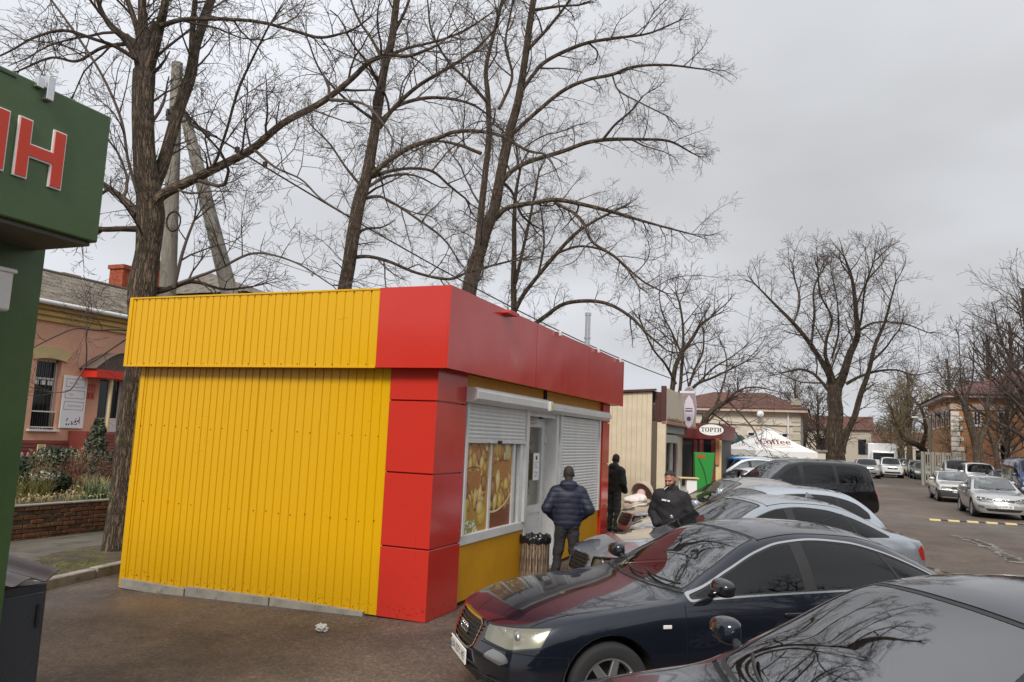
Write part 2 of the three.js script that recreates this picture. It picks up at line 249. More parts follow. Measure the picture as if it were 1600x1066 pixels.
// ---------------------------------------------------------------- bakery kiosk, yellow and red
const KX = -4.13, KZ = -7.93, KL = -8.76, KB = -15.72;   // front face x, near face z, left end x, far end z
function ribbed(x0, x1, y0, y1, pitch, depth, flip) {     // profiled sheet along x, facing +z at z = 0
  const prof = []; let x = x0, n = Math.round((x1 - x0) / pitch), p = (x1 - x0) / n;
  for (let i = 0; i < n; i++) { const a = x0 + i * p; prof.push([a, 0], [a + p * 0.82, 0], [a + p * 0.87, -depth], [a + p * 0.95, -depth]); }
  prof.push([x1, 0]);
  const tri = [], uvx = []; for (let i = 0; i < prof.length - 1; i++) { const [a, za] = prof[i], [b, zb] = prof[i + 1]; tri.push([a, y0, za], [b, y0, zb], [b, y1, zb], [a, y0, za], [b, y1, zb], [a, y1, za]); }
  return polyGeo(tri);
}
{
  const k = thing('bakery_kiosk', 'yellow ribbed metal bakery kiosk with red fascia, red corner pillars and roller shutters', 'kiosk', [-6.45, 0, -11.8]);
  const core = wpart(k, 'inner_wall', merge([bx(KL + 0.06, KX - 0.55, -0.1, 2.9, KB + 0.05, KZ - 0.05), bx(KX - 0.55, KX - 0.12, -0.05, 0.74, -10.98, KZ - 0.9), bx(KX - 0.55, KX - 0.12, 2.5, 2.9, KB + 0.05, KZ - 0.05), bx(KX - 0.55, KX - 0.12, -0.05, 2.5, KB + 0.05, -12.42)]), M.cream);
  // side wall: four profiled sheets, bottoms uneven
  const sw = [KL, -7.72, -6.72, -5.73, -4.755], bot = [-0.045, -0.03, -0.035, -0.02], r = mulberry(8), screws = [];
  for (let i = 0; i < 4; i++) {
    const g = ribbed(sw[i], sw[i + 1], bot[i] + 0.02, 2.86, 0.117, 0.013); g.translate(0, 0, KZ + 0.004 * (i % 2)); wpart(k, 'wall_sheet', g, M.yellow);
    for (const y of [0.06, 1.05, 2.05]) for (let j = 0; j < 5; j++) if (r() > 0.18) screws.push([mix(sw[i], sw[i + 1], (j + 0.32) / 5) + 0.05 * (r() - 0.5), y + 0.03 * (r() - 0.5), KZ + 0.006]);
  }
  wpart(k, 'corner_trim', merge([bx(KL - 0.03, KL + 0.06, -0.12, 2.86, KZ - 0.02, KZ + 0.012), bx(KL - 0.035, KL - 0.02, -0.12, 2.86, KZ - 0.10, KZ + 0.012)]), M.yellow);
  { const q = ribbed(0, 7.7, -0.03, 2.86, 0.117, 0.013); q.rotateY(-Math.PI / 2); q.translate(KL - 0.005, 0, KB); wpart(k, 'rear_wall_sheet', q, M.yellow); }
  { const q = ribbed(0, 4.5, -0.03, 2.86, 0.117, 0.013); q.rotateY(Math.PI); q.translate(KX - 0.1, 0, KB); wpart(k, 'end_wall_sheet', q, M.yellow); }
  // fascia: yellow sheets along the side, red panels at the corner and along the front
  const FZ = -7.77, FX = -3.965, FL = -8.93, FB = -16.15, F0 = 2.86, F1 = 3.80;
  const fs = [FL, -7.9, -6.88, -5.87, -4.88];
  for (let i = 0; i < 4; i++) { const g = ribbed(fs[i], fs[i + 1], F0 + 0.003 * i, F1, 0.117, 0.012); g.translate(0, 0, FZ + 0.003 * (i % 2)); wpart(k, 'fascia_sheet', g, M.yellow); for (const y of [F0 + 0.03, F1 - 0.03]) for (let j = 0; j < 4; j++) screws.push([mix(fs[i], fs[i + 1], (j + 0.4) / 4) + 0.03 * (r() - 0.5), y, FZ + 0.005]); }
  wpart(k, 'fascia_edge_strip', merge([bx(FL - 0.012, FL + 0.05, F0 - 0.012, F1 + 0.012, FZ - 0.012, FZ + 0.014), bx(FL, -4.9, F0 - 0.014, F0 + 0.008, FZ - 0.02, FZ + 0.012), bx(FL, -4.9, F1 - 0.01, F1 + 0.01, FZ - 0.03, FZ + 0.012)]), M.yellow);
  const panel = (g, seed) => { const p = g.attributes.position; for (let i = 0; i < p.count; i++) { const a = p.getZ(i) + p.getX(i), b = p.getY(i); const w = 0.016 * (fbm(a / 8 + 0.5, b / 8 + 0.5, 8, 2, seed) - 0.5); if (Math.abs(g.userData.n[0])) p.setX(i, p.getX(i) + w); else p.setZ(i, p.getZ(i) + w); } g.computeVertexNormals(); return boxUV(g); };
  // thin aluminium panels, very slightly buckled
  { const g = new THREE.BoxGeometry(0.925, F1 - F0 + 0.02, 0.03, 10, 10, 1); g.translate((-4.88 + FX) / 2 - 0.0, (F0 + F1) / 2, FZ + 0.008); g.userData.n = [0]; wpart(k, 'fascia_panel', panel(g, 3), M.red); }
  for (const [a, b] of [[FZ + 0.018, -10.66], [-10.672, -13.42], [-13.43, FB]]) { const g = new THREE.BoxGeometry(0.03, F1 - F0 + 0.02, a - b, 1, 12, 26); g.translate(FX + 0.008, (F0 + F1) / 2, (a + b) / 2); g.userData.n = [1]; wpart(k, 'fascia_panel', panel(g, 7 + Math.round(a)), M.red); }
  wpart(k, 'fascia_panel', bx(-5.2, FX - 0.01, F0, F1, FB, FB + 0.02), M.red);
  wpart(k, 'soffit', merge([bx(FL + 0.02, FX - 0.03, F0 + 0.02, F0 + 0.04, KZ - 0.1, FZ - 0.02), bx(KX - 0.2, FX - 0.02, F0 + 0.02, F0 + 0.04, FB + 0.03, KZ - 0.1), bx(FL + 0.02, KL + 0.1, F0 + 0.02, F0 + 0.04, FB + 0.03, KZ - 0.1)]), M.yellowFlat);
  wpart(k, 'roof', merge([bx(FL + 0.03, FX - 0.03, 3.40, 3.46, FB + 0.03, FZ - 0.03)]), M.zinc);
  wpart(k, 'rear_fascia', merge([bx(FL, FL + 0.02, F0, F1, FB, FZ - 0.04), bx(FL, -5.2, F0, F1, FB, FB + 0.02)]), M.yellow);
  // red cassette pillars: near corner and far corner
  const cass = [[-0.0, 0.783], [0.799, 1.628], [1.644, 2.469], [2.485, 2.87]];
  for (const [y0, y1] of cass) {
    const L = [[-4.755, 0], [KX, 0], [KX, -0.79], [KX - 0.06, -0.79], [KX - 0.06, -0.06], [-4.755, -0.06]].map(([x, z]) => [x, -z]);
    const g = extr(L, y1 - y0 - 0.008, 0.004); g.rotateX(-Math.PI / 2); g.scale(1, 1, 1);
    g.translate(0, y0 + 0.004, KZ + 0.022); wpart(k, 'pillar_cassette', boxUV(g), M.red);
    const f = rbx(KX - 0.35, KX + 0.012, y0, y1, KB, KB + 0.52, 0.006); wpart(k, 'pillar_cassette', f, M.red);
  }
  wpart(k, 'pillar_core', bx(-4.74, KX - 0.03, -0.1, 2.87, KZ - 0.70, KZ - 0.02), M.red); wpart(k, 'pillar_core', bx(KX - 0.33, KX - 0.02, -0.05, 2.87, KB + 0.03, KB + 0.48), M.red);
  wpart(k, 'plinth', merge([bx(-4.8, KX - 0.04, -0.16, 0.0, KZ - 0.75, KZ - 0.03), bx(KX - 0.3, KX - 0.10, -0.1, 0.06, KB, KZ - 0.7)]), M.rust);
  // pale broken boards along the foot of the side wall
  for (const [a, b, y0, y1, t] of [[KL + 0.03, -7.62, -0.125, 0.0, 0.012], [-7.6, -6.28, -0.10, 0.03, -0.010], [-6.26, -4.93, -0.085, 0.035, 0.012]]) { const g = rbx(a, b, y0, y1, KZ - 0.02, KZ + 0.05, 0.006); g.translate(-(a + b) / 2, 0, 0); g.rotateZ(-t * 1.0); g.translate((a + b) / 2, 0, 0); wpart(k, 'base_board', g, M.paleSlab); }
  // front: panels, window with printed panes, door, shutters
  const WX = KX - 0.05;
  wpart(k, 'front_panel', bx(WX - 0.04, WX, 0.05, 0.735, -10.99, -8.72), M.yellowFlat);
  wpart(k, 'front_panel', bx(WX - 0.04, WX, 0.05, 0.735, -15.19, -12.46), M.yellowFlat);
  wpart(k, 'front_panel', bx(WX - 0.04, WX, 2.55, 2.87, -11.70, -8.72), M.yellowFlat);
  wpart(k, 'front_panel', bx(WX - 0.04, WX, 2.55, 2.87, -15.19, -11.76), M.yellowFlat);
  const w = wpart(k, 'window', merge([rbx(WX - 0.09, WX + 0.03, 0.735, 0.86, -10.96, -8.73, 0.012), bx(WX - 0.09, WX + 0.012, 0.86, 2.5, -8.81, -8.735), bx(WX - 0.09, WX + 0.012, 0.86, 2.5, -10.55, -10.47), bx(WX - 0.09, WX + 0.022, 0.86, 2.5, -10.96, -10.72), bx(WX - 0.085, WX + 0.008, 0.86, 2.5, -9.70, -9.64)]), M.whitePvc);
  globalThis.KIOSK = { k, w, WX };
  wpart(k, 'window_reveal', bx(WX - 0.08, WX - 0.03, 0.86, 2.5, -10.72, -10.55), M.grayMetal);
  // shutters
  const slat = (n, z0, z1, y0, y1) => { const N = Math.round((y1 - y0) / 0.052), p = (y1 - y0) / N; for (let i = 0; i < N; i++) { const a = y0 + i * p, s = [[0, 0], [0.006, p * 0.12], [0.012, p * 0.5], [0.006, p * 0.86], [0, p]]; const tri = []; for (let j = 0; j < 4; j++) { const [d0, h0] = s[j], [d1, h1] = s[j + 1]; tri.push([d0, h0, z0], [d0, h0, z1], [d1, h1, z1], [d0, h0, z0], [d1, h1, z1], [d1, h1, z0]); } const g = polyGeo(tri); g.translate(n, a, 0); wpart(k, 'shutter_slat', g, M.whiteMetal); } };
  slat(WX + 0.03, -8.80, -10.86, 2.06, 2.52); slat(WX + 0.03, -12.58, -14.97, 0.76, 2.5);
  wpart(k, 'shutter_bottom_bar', rbx(WX + 0.024, WX + 0.052, 2.005, 2.06, -10.86, -8.79, 0.006), M.whiteMetal);
  for (const z of [-9.5, -10.15]) wpart(k, 'shutter_stop', rbx(WX + 0.05, WX + 0.08, 2.01, 2.035, z - 0.05, z + 0.05, 0.005), M.whitePvc);
  wpart(k, 'shutter_lock', rbx(WX + 0.05, WX + 0.09, 2.0, 2.045, -9.85, -9.77, 0.008), M.black);
  for (const [a, b] of [[-8.74, -8.80], [-10.86, -10.95], [-12.50, -12.58], [-14.97, -15.06]]) wpart(k, 'shutter_guide', bx(WX + 0.005, WX + 0.062, a > -11.5 && a < -10 ? 0.86 : a > -9 ? 0.86 : 0.74, 2.52, b, a), M.whiteMetal);
  wpart(k, 'shutter_bottom_bar', rbx(WX + 0.024, WX + 0.052, 0.735, 0.765, -14.97, -12.58, 0.006), M.whiteMetal);
  const hood = (z0, z1, y0, y1, d) => { const g = extr([[0, y0], [d * 0.55, y0], [d, y0 + 0.05], [d, y1 - 0.05], [d * 0.8, y1], [0, y1]], z0 - z1, 0.004); g.rotateY(0); g.applyMatrix4(new THREE.Matrix4().makeTranslation(WX + 0.002, 0, z1)); return boxUV(g); };
  wpart(k, 'shutter_box', hood(-8.70, -11.47, 2.515, 2.70, 0.21), M.whiteMetal);
  wpart(k, 'shutter_box', hood(-11.48, -15.42, 2.515, 2.675, 0.17), M.whiteMetal);
  wpart(k, 'alarm_box', rbx(WX + 0.2, WX + 0.26, 2.53, 2.68, -11.46, -11.34, 0.012), M.whitePvc);
  wpart(k, 'warning_sticker', bx(WX + 0.255, WX + 0.263, 2.55, 2.63, -11.44, -11.37), std([0.62, 0.52, 0.02], 0.6));
  wpart(k, 'conduit', merge([rod([WX + 0.02, 2.68, -11.73], [WX + 0.02, 2.88, -11.73], 0.018), rod([WX + 0.02, 2.68, -11.80], [WX + 0.02, 2.88, -11.80], 0.012)]), M.black);
  // recessed door
  const DX = WX - 0.20;
  wpart(k, 'door_frame', merge([bx(DX - 0.05, WX + 0.03, 0.03, 2.515, -11.06, -10.97), bx(DX - 0.05, WX + 0.03, 0.03, 2.515, -12.48, -12.36), bx(DX - 0.05, WX + 0.01, 2.44, 2.515, -12.36, -11.06), bx(DX - 0.05, DX + 0.03, 0.03, 2.44, -12.36, -12.30)]), M.whitePvc);
  const dl = wpart(k, 'door', merge([bx(DX - 0.03, DX + 0.035, 0.06, 2.43, -11.19, -11.07), bx(DX - 0.03, DX + 0.035, 0.06, 2.43, -12.29, -12.17), bx(DX - 0.03, DX + 0.035, 2.28, 2.43, -12.17, -11.19), bx(DX - 0.03, DX + 0.035, 0.90, 1.02, -12.17, -11.19), bx(DX - 0.03, DX + 0.035, 0.06, 0.18, -12.17, -11.19), bx(DX - 0.02, DX + 0.02, 0.18, 0.90, -12.17, -11.19)]), M.whitePvc);
  wpart(dl, 'door_pane', bx(DX - 0.006, DX + 0.006, 1.02, 2.28, -12.17, -11.19), M.pane);
  wpart(dl, 'door_handle', merge([rod([DX + 0.07, 0.98, -11.13], [DX + 0.07, 1.62, -11.13], 0.016), rod([DX + 0.03, 1.05, -11.13], [DX + 0.07, 1.05, -11.13], 0.01), rod([DX + 0.03, 1.55, -11.13], [DX + 0.07, 1.55, -11.13], 0.01)]), M.whitePvc);
  wpart(dl, 'door_lock', rbx(DX + 0.03, DX + 0.06, 1.50, 1.60, -11.16, -11.10, 0.008), M.black);
  wpart(dl, 'door_closer', rbx(DX + 0.035, DX + 0.09, 2.33, 2.39, -11.75, -11.45, 0.01), M.grayMetal);
  wpart(k, 'door_hinge', rbx(DX + 0.03, DX + 0.07, 2.02, 2.14, -12.30, -12.26, 0.008), M.whitePvc);
  wpart(k, 'door_sensor', rbx(WX - 0.05, WX - 0.0, 2.41, 2.44, -11.75, -11.65, 0.004), M.black);
  wpart(k, 'door_step', rbx(KX - 0.35, KX + 0.05, -0.06, 0.03, -12.46, -11.0, 0.012), M.concrete);
  // a dim shop room behind the door
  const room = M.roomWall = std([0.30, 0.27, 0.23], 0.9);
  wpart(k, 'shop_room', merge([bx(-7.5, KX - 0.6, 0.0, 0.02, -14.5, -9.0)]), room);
  wpart(k, 'screws', merge(screws.map(([x, y, z]) => { const g = new THREE.CylinderGeometry(0.006, 0.008, 0.008, 6); g.rotateX(Math.PI / 2); g.translate(x, y, z); return g; })), M.rust).userData.kind = 'stuff';
  // torn fascia tabs and bent lamp arms on the top edge, and a flue on the roof
  wpart(k, 'fascia_tab', merge([rbx(FX - 0.02, FX + 0.13, 3.735, 3.75, -9.6, -9.25, 0.004), rbx(FX - 0.06, FX + 0.03, 3.80, 3.83, -9.9, -9.55, 0.01)]), M.redSign);
  for (const z of [-11.6, -13.9, -15.6]) wpart(k, 'lamp_bracket', merge([rbx(FX - 0.1, FX + 0.10, F1 + 0.012, F1 + 0.028, z - 0.03, z + 0.03, 0.004), rbx(FX + 0.06, FX + 0.10, F1 - 0.05, F1 + 0.02, z - 0.03, z + 0.03, 0.004)]), M.whiteMetal);
}
// printed window panes: baskets of bread on straw; a notice and price card on the door
function canvasTex(w, h, draw) { const c = document.createElement('canvas'); c.width = w; c.height = h; draw(c.getContext('2d'), w, h); const t = new THREE.CanvasTexture(c); t.colorSpace = THREE.SRGBColorSpace; return t; }
function face(w, h) { return new THREE.PlaneGeometry(w, h); }
{
  const { k, w, WX } = KIOSK, r = mulberry(21);
  const print = side => canvasTex(420, 760, (g, W, H) => {
    g.fillStyle = side ? '#a8752e' : '#b98c3f'; g.fillRect(0, 0, W, H);
    for (let i = 0; i < 900; i++) { const x = r() * W, y = r() * H * 0.75, l = 30 + 120 * r(), t = (r() - 0.5) * 0.5; g.strokeStyle = `rgba(${150 + 90 * r() | 0},${105 + 75 * r() | 0},${30 + 60 * r() | 0},0.55)`; g.lineWidth = 1 + 2.5 * r(); g.beginPath(); g.moveTo(x, y); g.quadraticCurveTo(x + t * l * 0.3, y + l * 0.5, x + t * l, y + l); g.stroke(); }
    if (side) { g.fillStyle = 'rgba(120,52,20,0.75)'; g.fillRect(60, 0, W, 70); g.fillStyle = '#855031'; g.fillRect(0, H - 130, W, 130); for (let i = 0; i < 40; i++) { g.fillStyle = `rgba(${90 + 80 * r() | 0},${40 + 40 * r() | 0},${25 + 20 * r() | 0},0.5)`; g.fillRect(r() * W, H - 165 + r() * 160, 60 + 120 * r(), 3 + 5 * r()); } }
    const basket = (x, y, w2, h2, hh) => {
      g.strokeStyle = '#5a2e10'; g.lineWidth = 9; g.beginPath(); g.ellipse(x, y, w2 * 0.46, hh, 0, Math.PI, 0); g.stroke(); g.strokeStyle = '#a06a2c'; g.lineWidth = 4; g.beginPath(); g.ellipse(x, y, w2 * 0.46, hh - 3, 0, Math.PI, 0); g.stroke();
      g.fillStyle = '#b0702e'; g.beginPath(); g.moveTo(x - w2 / 2, y); g.lineTo(x + w2 / 2, y); g.lineTo(x + w2 * 0.36, y + h2); g.lineTo(x - w2 * 0.36, y + h2); g.fill();
      for (let a = 0; a < h2; a += 11) for (let b = -w2 / 2; b < w2 / 2; b += 16) { const s = 1 - 0.28 * a / h2; g.fillStyle = ((a / 11 + b / 16) | 0) % 2 ? '#8a4f1c' : '#d09a4e'; g.fillRect(x + b * s, y + a, 12, 7); }
    };
    const loaf = (x, y, rx, ry, rot, c) => { rx *= 0.7; ry *= 0.72; g.save(); g.translate(x, y); g.rotate(rot); const q = g.createRadialGradient(-rx * 0.3, -ry * 0.4, 2, 0, 0, Math.max(rx, ry)); q.addColorStop(0, c[0]); q.addColorStop(1, c[1]); g.fillStyle = q; g.beginPath(); g.ellipse(0, 0, rx, ry, 0, 0, 7); g.fill(); g.strokeStyle = 'rgba(90,40,8,0.65)'; g.lineWidth = 2.5; g.stroke(); g.strokeStyle = 'rgba(240,205,130,0.7)'; g.lineWidth = 4; for (let i = -1; i < 2; i++) { g.beginPath(); g.moveTo(rx * i * 0.45 - 6, -ry * 0.5); g.lineTo(rx * i * 0.45 + 8, ry * 0.45); g.stroke(); } g.restore(); };
    const br = ['#e0b468', '#a06a2a'], pale = ['#f0e0ae', '#c9a552'], dk = ['#c48a50', '#7d4c22'], yel = ['#ead780', '#b8942e'];
    for (let i = 0; i < 46; i++) loaf(20 + r() * 380, 250 + r() * 420, 26 + 26 * r(), 34 + 34 * r(), (r() - 0.5) * 1.6, [br, pale, dk, yel][Math.floor(r() * 4)]);
    if (!side) {
      basket(215, 250, 200, 10, 185); loaf(180, 330, 52, 90, 0.25, br); loaf(250, 300, 48, 92, -0.2, dk); loaf(330, 300, 60, 60, 0, br); loaf(120, 360, 40, 80, 0.1, yel); loaf(300, 350, 42, 66, 0.4, pale); basket(180, 395, 230, 115, 20); loaf(60, 520, 70, 90, 0.4, dk); loaf(350, 470, 70, 75, 0.2, dk); loaf(215, 560, 34, 95, 0.12, yel); loaf(290, 540, 36, 90, 0.25, pale); loaf(110, 590, 50, 62, 0, br);
      loaf(330, 660, 110, 95, -0.2, yel); loaf(300, 620, 80, 60, 0, pale);
      g.fillStyle = '#d8c83c'; g.fillRect(10, 560, 92, 170); g.fillStyle = '#8a9a24'; for (let i = 0; i < 18; i++) g.fillRect(22 + r() * 66, 580 + r() * 130, 6 + 8 * r(), 4); g.fillStyle = '#c7d0b4'; for (let i = 0; i < 90; i++) { g.fillStyle = r() < 0.5 ? '#e8ead8' : '#7f9b58'; g.beginPath(); g.arc(40 + r() * 230, 690 + r() * 66, 4 + 7 * r(), 0, 7); g.fill(); }
    } else {
      basket(250, 250, 300, 8, 165); loaf(120, 230, 62, 120, 0.05, yel); loaf(330, 250, 70, 130, -0.05, ['#dfe0c0', '#a8a878']); loaf(180, 270, 46, 95, 0.1, br); loaf(225, 280, 44, 90, -0.2, dk); basket(240, 350, 260, 100, 10); loaf(150, 470, 60, 110, 0.15, pale); loaf(70, 520, 80, 110, 0, dk); loaf(320, 500, 78, 70, 0.3, yel); loaf(330, 560, 55, 50, 0, dk); loaf(110, 600, 52, 80, 0.3, pale); loaf(210, 600, 60, 82, 0.2, yel); loaf(280, 590, 40, 50, 0, br);
      g.strokeStyle = '#e9d8a8'; g.lineWidth = 12; g.beginPath(); g.moveTo(0, 655); g.quadraticCurveTo(240, 680, 415, 560); g.stroke();
    }
  });
  const panes = [[-9.64, -8.81, 0], [-10.47, -9.70, 1]];
  for (const [a, b, s] of panes) {
    const wd = b - a, g = face(wd, 1.64); g.rotateY(Math.PI / 2); g.translate(WX - 0.014, 0.86 + 0.82, (a + b) / 2);
    wpart(w, 'printed_film', g, phy([1, 1, 1], 0.35, { map: print(s) }));
    wpart(w, 'window_pane', bx(WX - 0.03, WX - 0.018, 0.86, 2.5, a, b), M.darkGlass);
  }
  wpart(k, 'price_card', bx(WX - 0.165, WX - 0.158, 1.42, 1.86, -12.06, -11.78), std([0.86, 0.86, 0.84], 0.6, { map: null }));
  const note = canvasTex(160, 240, (g, W, H) => { g.fillStyle = '#f4f3ee'; g.fillRect(0, 0, W, H); g.fillStyle = '#333'; g.fillRect(56, 24, 44, 36); g.fillStyle = '#b33'; for (let i = 0; i < 4; i++) g.fillRect(28, 80 + i * 16, 60 + 50 * r(), 4); g.fillStyle = '#444'; for (let i = 0; i < 26; i++) g.fillRect(24 + r() * 100, 160 + r() * 54, 6 + 14 * r(), 4); });
  const ng = face(0.27, 0.43); ng.rotateY(Math.PI / 2); ng.translate(WX - 0.155, 1.64, -11.92); wpart(k, 'notice', ng, std([0.95, 0.95, 0.95], 0.7, { map: note }));
}
// ---------------------------------------------------------------- green shop with its sign box
{
  const SX = -4.0, SZ = -3.2, WX2 = -4.5;
  const k = thing('green_shop_kiosk', 'dark green shop kiosk with an overhanging sign box and red letters', 'kiosk', [-6.5, 0, -0.8]);
  wpart(k, 'wall', bx(-8.6, WX2, -0.13, 3.16, 1.8, -3.24), M.green);
  const box = wpart(k, 'sign_box', rbx(-8.7, SX, 3.145, 3.935, SZ, 1.9, 0.012), M.green);
  wpart(box, 'sign_soffit', bx(-8.66, SX - 0.03, 3.12, 3.143, SZ + 0.03, 1.88), std([0.10, 0.10, 0.085], 0.7));
  wpart(box, 'sign_clip', merge([rbx(SX - 0.03, SX + 0.035, 3.85, 3.99, -2.80, -2.755, 0.006), rbx(SX, SX + 0.03, 3.90, 3.96, -2.74, -2.70, 0.004)]), M.zinc);
  wpart(box, 'sign_seam', bx(SX - 0.004, SX + 0.004, 3.90, 3.908, 1.8, -2.6), M.black);
  // letters И and Н, red faces on white edges; sign runs from the reader's left (+z) to right (-z)
  const letter = (pts, name) => {
    const mk = (grow, d, m, n) => { const s = pts.map(p => shapeOf(p)); const gs = s.map(sh => new THREE.ExtrudeGeometry(sh, { depth: d, bevelEnabled: grow > 0, bevelSize: grow, bevelThickness: 0.001, bevelSegments: 1 })); const g = merge(gs); g.rotateY(Math.PI / 2); g.translate(SX + 0.002, 0, 0); return wpart(box, n, boxUV(g), m); };
    mk(0.0085, 0.012, M.white, 'letter_edge'); mk(0, 0.018, M.letterRed, name);
  };
  const at = (px, py) => { const p = onX(px, py, SX); return [-p.z, p.y]; };
  const N = [[25, 276], [38, 196], [53.5, 201], [47.5, 236], [83, 243], [88, 216.5], [103.5, 222], [95.5, 298], [79, 293], [81.5, 254], [46.5, 245.5], [43, 281.5]];
  // straighten the traced letter to upright strokes
  const n0 = at(32, 237)[0], n1 = at(98, 258)[0], y0 = 3.385, y1 = 3.70, t = 0.062, zc = n0 - 0.03;
  const wN = 0.265;
  letter([[[zc, y0], [zc + t, y0], [zc + t, y0 + 0.125], [zc + wN - t, y0 + 0.125], [zc + wN - t, y0], [zc + wN, y0], [zc + wN, y1], [zc + wN - t, y1], [zc + wN - t, y0 + 0.185], [zc + t, y0 + 0.185], [zc + t, y1], [zc, y1]]], 'letter');
  const zi = zc - 0.33;
  letter([[[zi, y0], [zi + t, y0], [zi + wN - t, y1 - 0.11], [zi + wN - t, y0], [zi + wN, y0], [zi + wN, y1], [zi + wN - t, y1], [zi + t, y0 + 0.11], [zi + t, y1], [zi, y1]]], 'letter');
  const zz = zi - 0.30;
  letter([[[zz, y0 + 0.02], [zz + 0.09, y0], [zz + 0.2, y0 + 0.02], [zz + 0.23, y0 + 0.09], [zz + 0.17, y0 + 0.16], [zz + 0.22, y0 + 0.23], [zz + 0.19, y1 - 0.02], [zz + 0.09, y1], [zz, y1 - 0.03], [zz, y1 - 0.09], [zz + 0.1, y1 - 0.055], [zz + 0.155, y1 - 0.1], [zz + 0.09, y0 + 0.185], [zz + 0.09, y0 + 0.13], [zz + 0.165, y0 + 0.085], [zz + 0.1, y0 + 0.055], [zz, y0 + 0.08]]], 'letter');
  // white cooling unit on the wall
  const p = onX(20, 455, WX2 + 0.25);
  const ac = wpart(k, 'cooling_unit', rbx(WX2 + 0.0, WX2 + 0.25, p.y - 0.12, p.y + 0.12, p.z, p.z + 0.78, 0.02, 2), M.whitePvc);
  wpart(ac, 'cooling_unit_lid', rbx(WX2 + 0.01, WX2 + 0.262, p.y + 0.10, p.y + 0.125, p.z - 0.01, p.z + 0.79, 0.008), M.whitePvc);
}
// ---------------------------------------------------------------- grey steel cabinet under a wavy brown roof
{
  const X = -4.62, a = onX(77, 892, X), z1 = a.z, z0 = z1 + 0.62, h = 1.05, y0 = gh(X);
  const c = thing('steel_cabinet', 'dark grey steel cabinet with a wavy brown sheet roof beside the green shop', 'cabinet', [X - 0.25, y0, (z0 + z1) / 2]);
  wpart(c, 'cabinet_body', rbx(X - 0.5, X, y0, h, z1, z0, 0.01), M.cabinet);
  wpart(c, 'cabinet_door', rbx(X, X + 0.016, y0 + 0.08, h - 0.05, z1 + 0.03, z0 - 0.03, 0.006), M.cabinet);
  wpart(c, 'cabinet_handle', rbx(X + 0.016, X + 0.03, h - 0.26, h - 0.12, z1 + 0.055, z1 + 0.075, 0.004), M.black);
  const n = 36, m = 10, pos = [], uv = [], idx = [];
  for (let j = 0; j <= m; j++) for (let i = 0; i <= n; i++) { const u = i / n, v = j / m, z = mix(z0, z1 - 0.03, u); pos.push(mix(X + 0.06, X - 0.6, v), h + 0.04 + 0.017 * Math.sin(u * 19 + 1.0) + 0.06 * v + 0.03 * sstep(0.82, 1, u), z); uv.push(v, z); }
  for (let j = 0; j < m; j++) for (let i = 0; i < n; i++) { const q = j * (n + 1) + i; idx.push(q, q + 1, q + n + 2, q, q + n + 2, q + n + 1); }
  const g = new THREE.BufferGeometry(); g.setAttribute('position', new THREE.Float32BufferAttribute(pos, 3)); g.setAttribute('uv', new THREE.Float32BufferAttribute(uv, 2)); g.setIndex(idx); g.computeVertexNormals();
  const g2 = g.clone(); g2.translate(0, -0.005, 0); g2.index.array.reverse(); g2.computeVertexNormals();
  wpart(c, 'cabinet_roof', merge([g, g2]), M.brownRoof);
}
// ---------------------------------------------------------------- bare trees
const RXi = RX.clone().transpose();
const depthOf = p => -p.clone().sub(CAM).applyMatrix4(RXi).z;
let treeTris = 0;
class Wood {                                             // collects tapered tubes into one geometry
  constructor() { this.p = []; this.n = []; this.uv = []; this.i = []; }
  tube(pts, rad, sides) {
    const N = pts.length; if (N < 2) return;
    let t = pts[1].clone().sub(pts[0]).normalize(), u = Math.abs(t.y) < 0.9 ? V3(0, 1, 0) : V3(1, 0, 0); let a = u.clone().cross(t).normalize(), v = 0;
    const base = this.p.length / 3;
    for (let k = 0; k < N; k++) {
      t = (k < N - 1 ? pts[k + 1].clone().sub(pts[Math.max(0, k - 1)]) : pts[k].clone().sub(pts[k - 1])).normalize();
      a.addScaledVector(t, -a.dot(t)).normalize(); const b = t.clone().cross(a); if (k) v += pts[k].distanceTo(pts[k - 1]);
      for (let s = 0; s <= sides; s++) {
        const an = s / sides * Math.PI * 2, c = Math.cos(an), d = Math.sin(an), nx = a.x * c + b.x * d, ny = a.y * c + b.y * d, nz = a.z * c + b.z * d;
        let R = rad[k]; if (sides > 8) R *= 1 + 0.05 * Math.sin(an * 3 + v * 2.1) + 0.03 * Math.sin(an * 5 + v * 5.3);
        this.p.push(pts[k].x + nx * R, pts[k].y + ny * R, pts[k].z + nz * R); this.n.push(nx, ny, nz); this.uv.push(s / sides * Math.max(0.28, Math.round(rad[0] * 6.28 / 0.55) * 0.55), v);
      }
    }
    const w = sides + 1; for (let k = 0; k < N - 1; k++) for (let s = 0; s < sides; s++) { const q = base + k * w + s; this.i.push(q, q + 1, q + w, q + 1, q + w + 1, q + w); }
  }
  geo() { const g = new THREE.BufferGeometry(); g.setAttribute('position', new THREE.Float32BufferAttribute(this.p, 3)); g.setAttribute('normal', new THREE.Float32BufferAttribute(this.n, 3)); g.setAttribute('uv', new THREE.Float32BufferAttribute(this.uv, 2)); g.setIndex(this.i); return g; }
}
const rnd3 = r => { const z = 2 * r() - 1, a = 6.2832 * r(), q = Math.sqrt(1 - z * z); return V3(q * Math.cos(a), z, q * Math.sin(a)); };
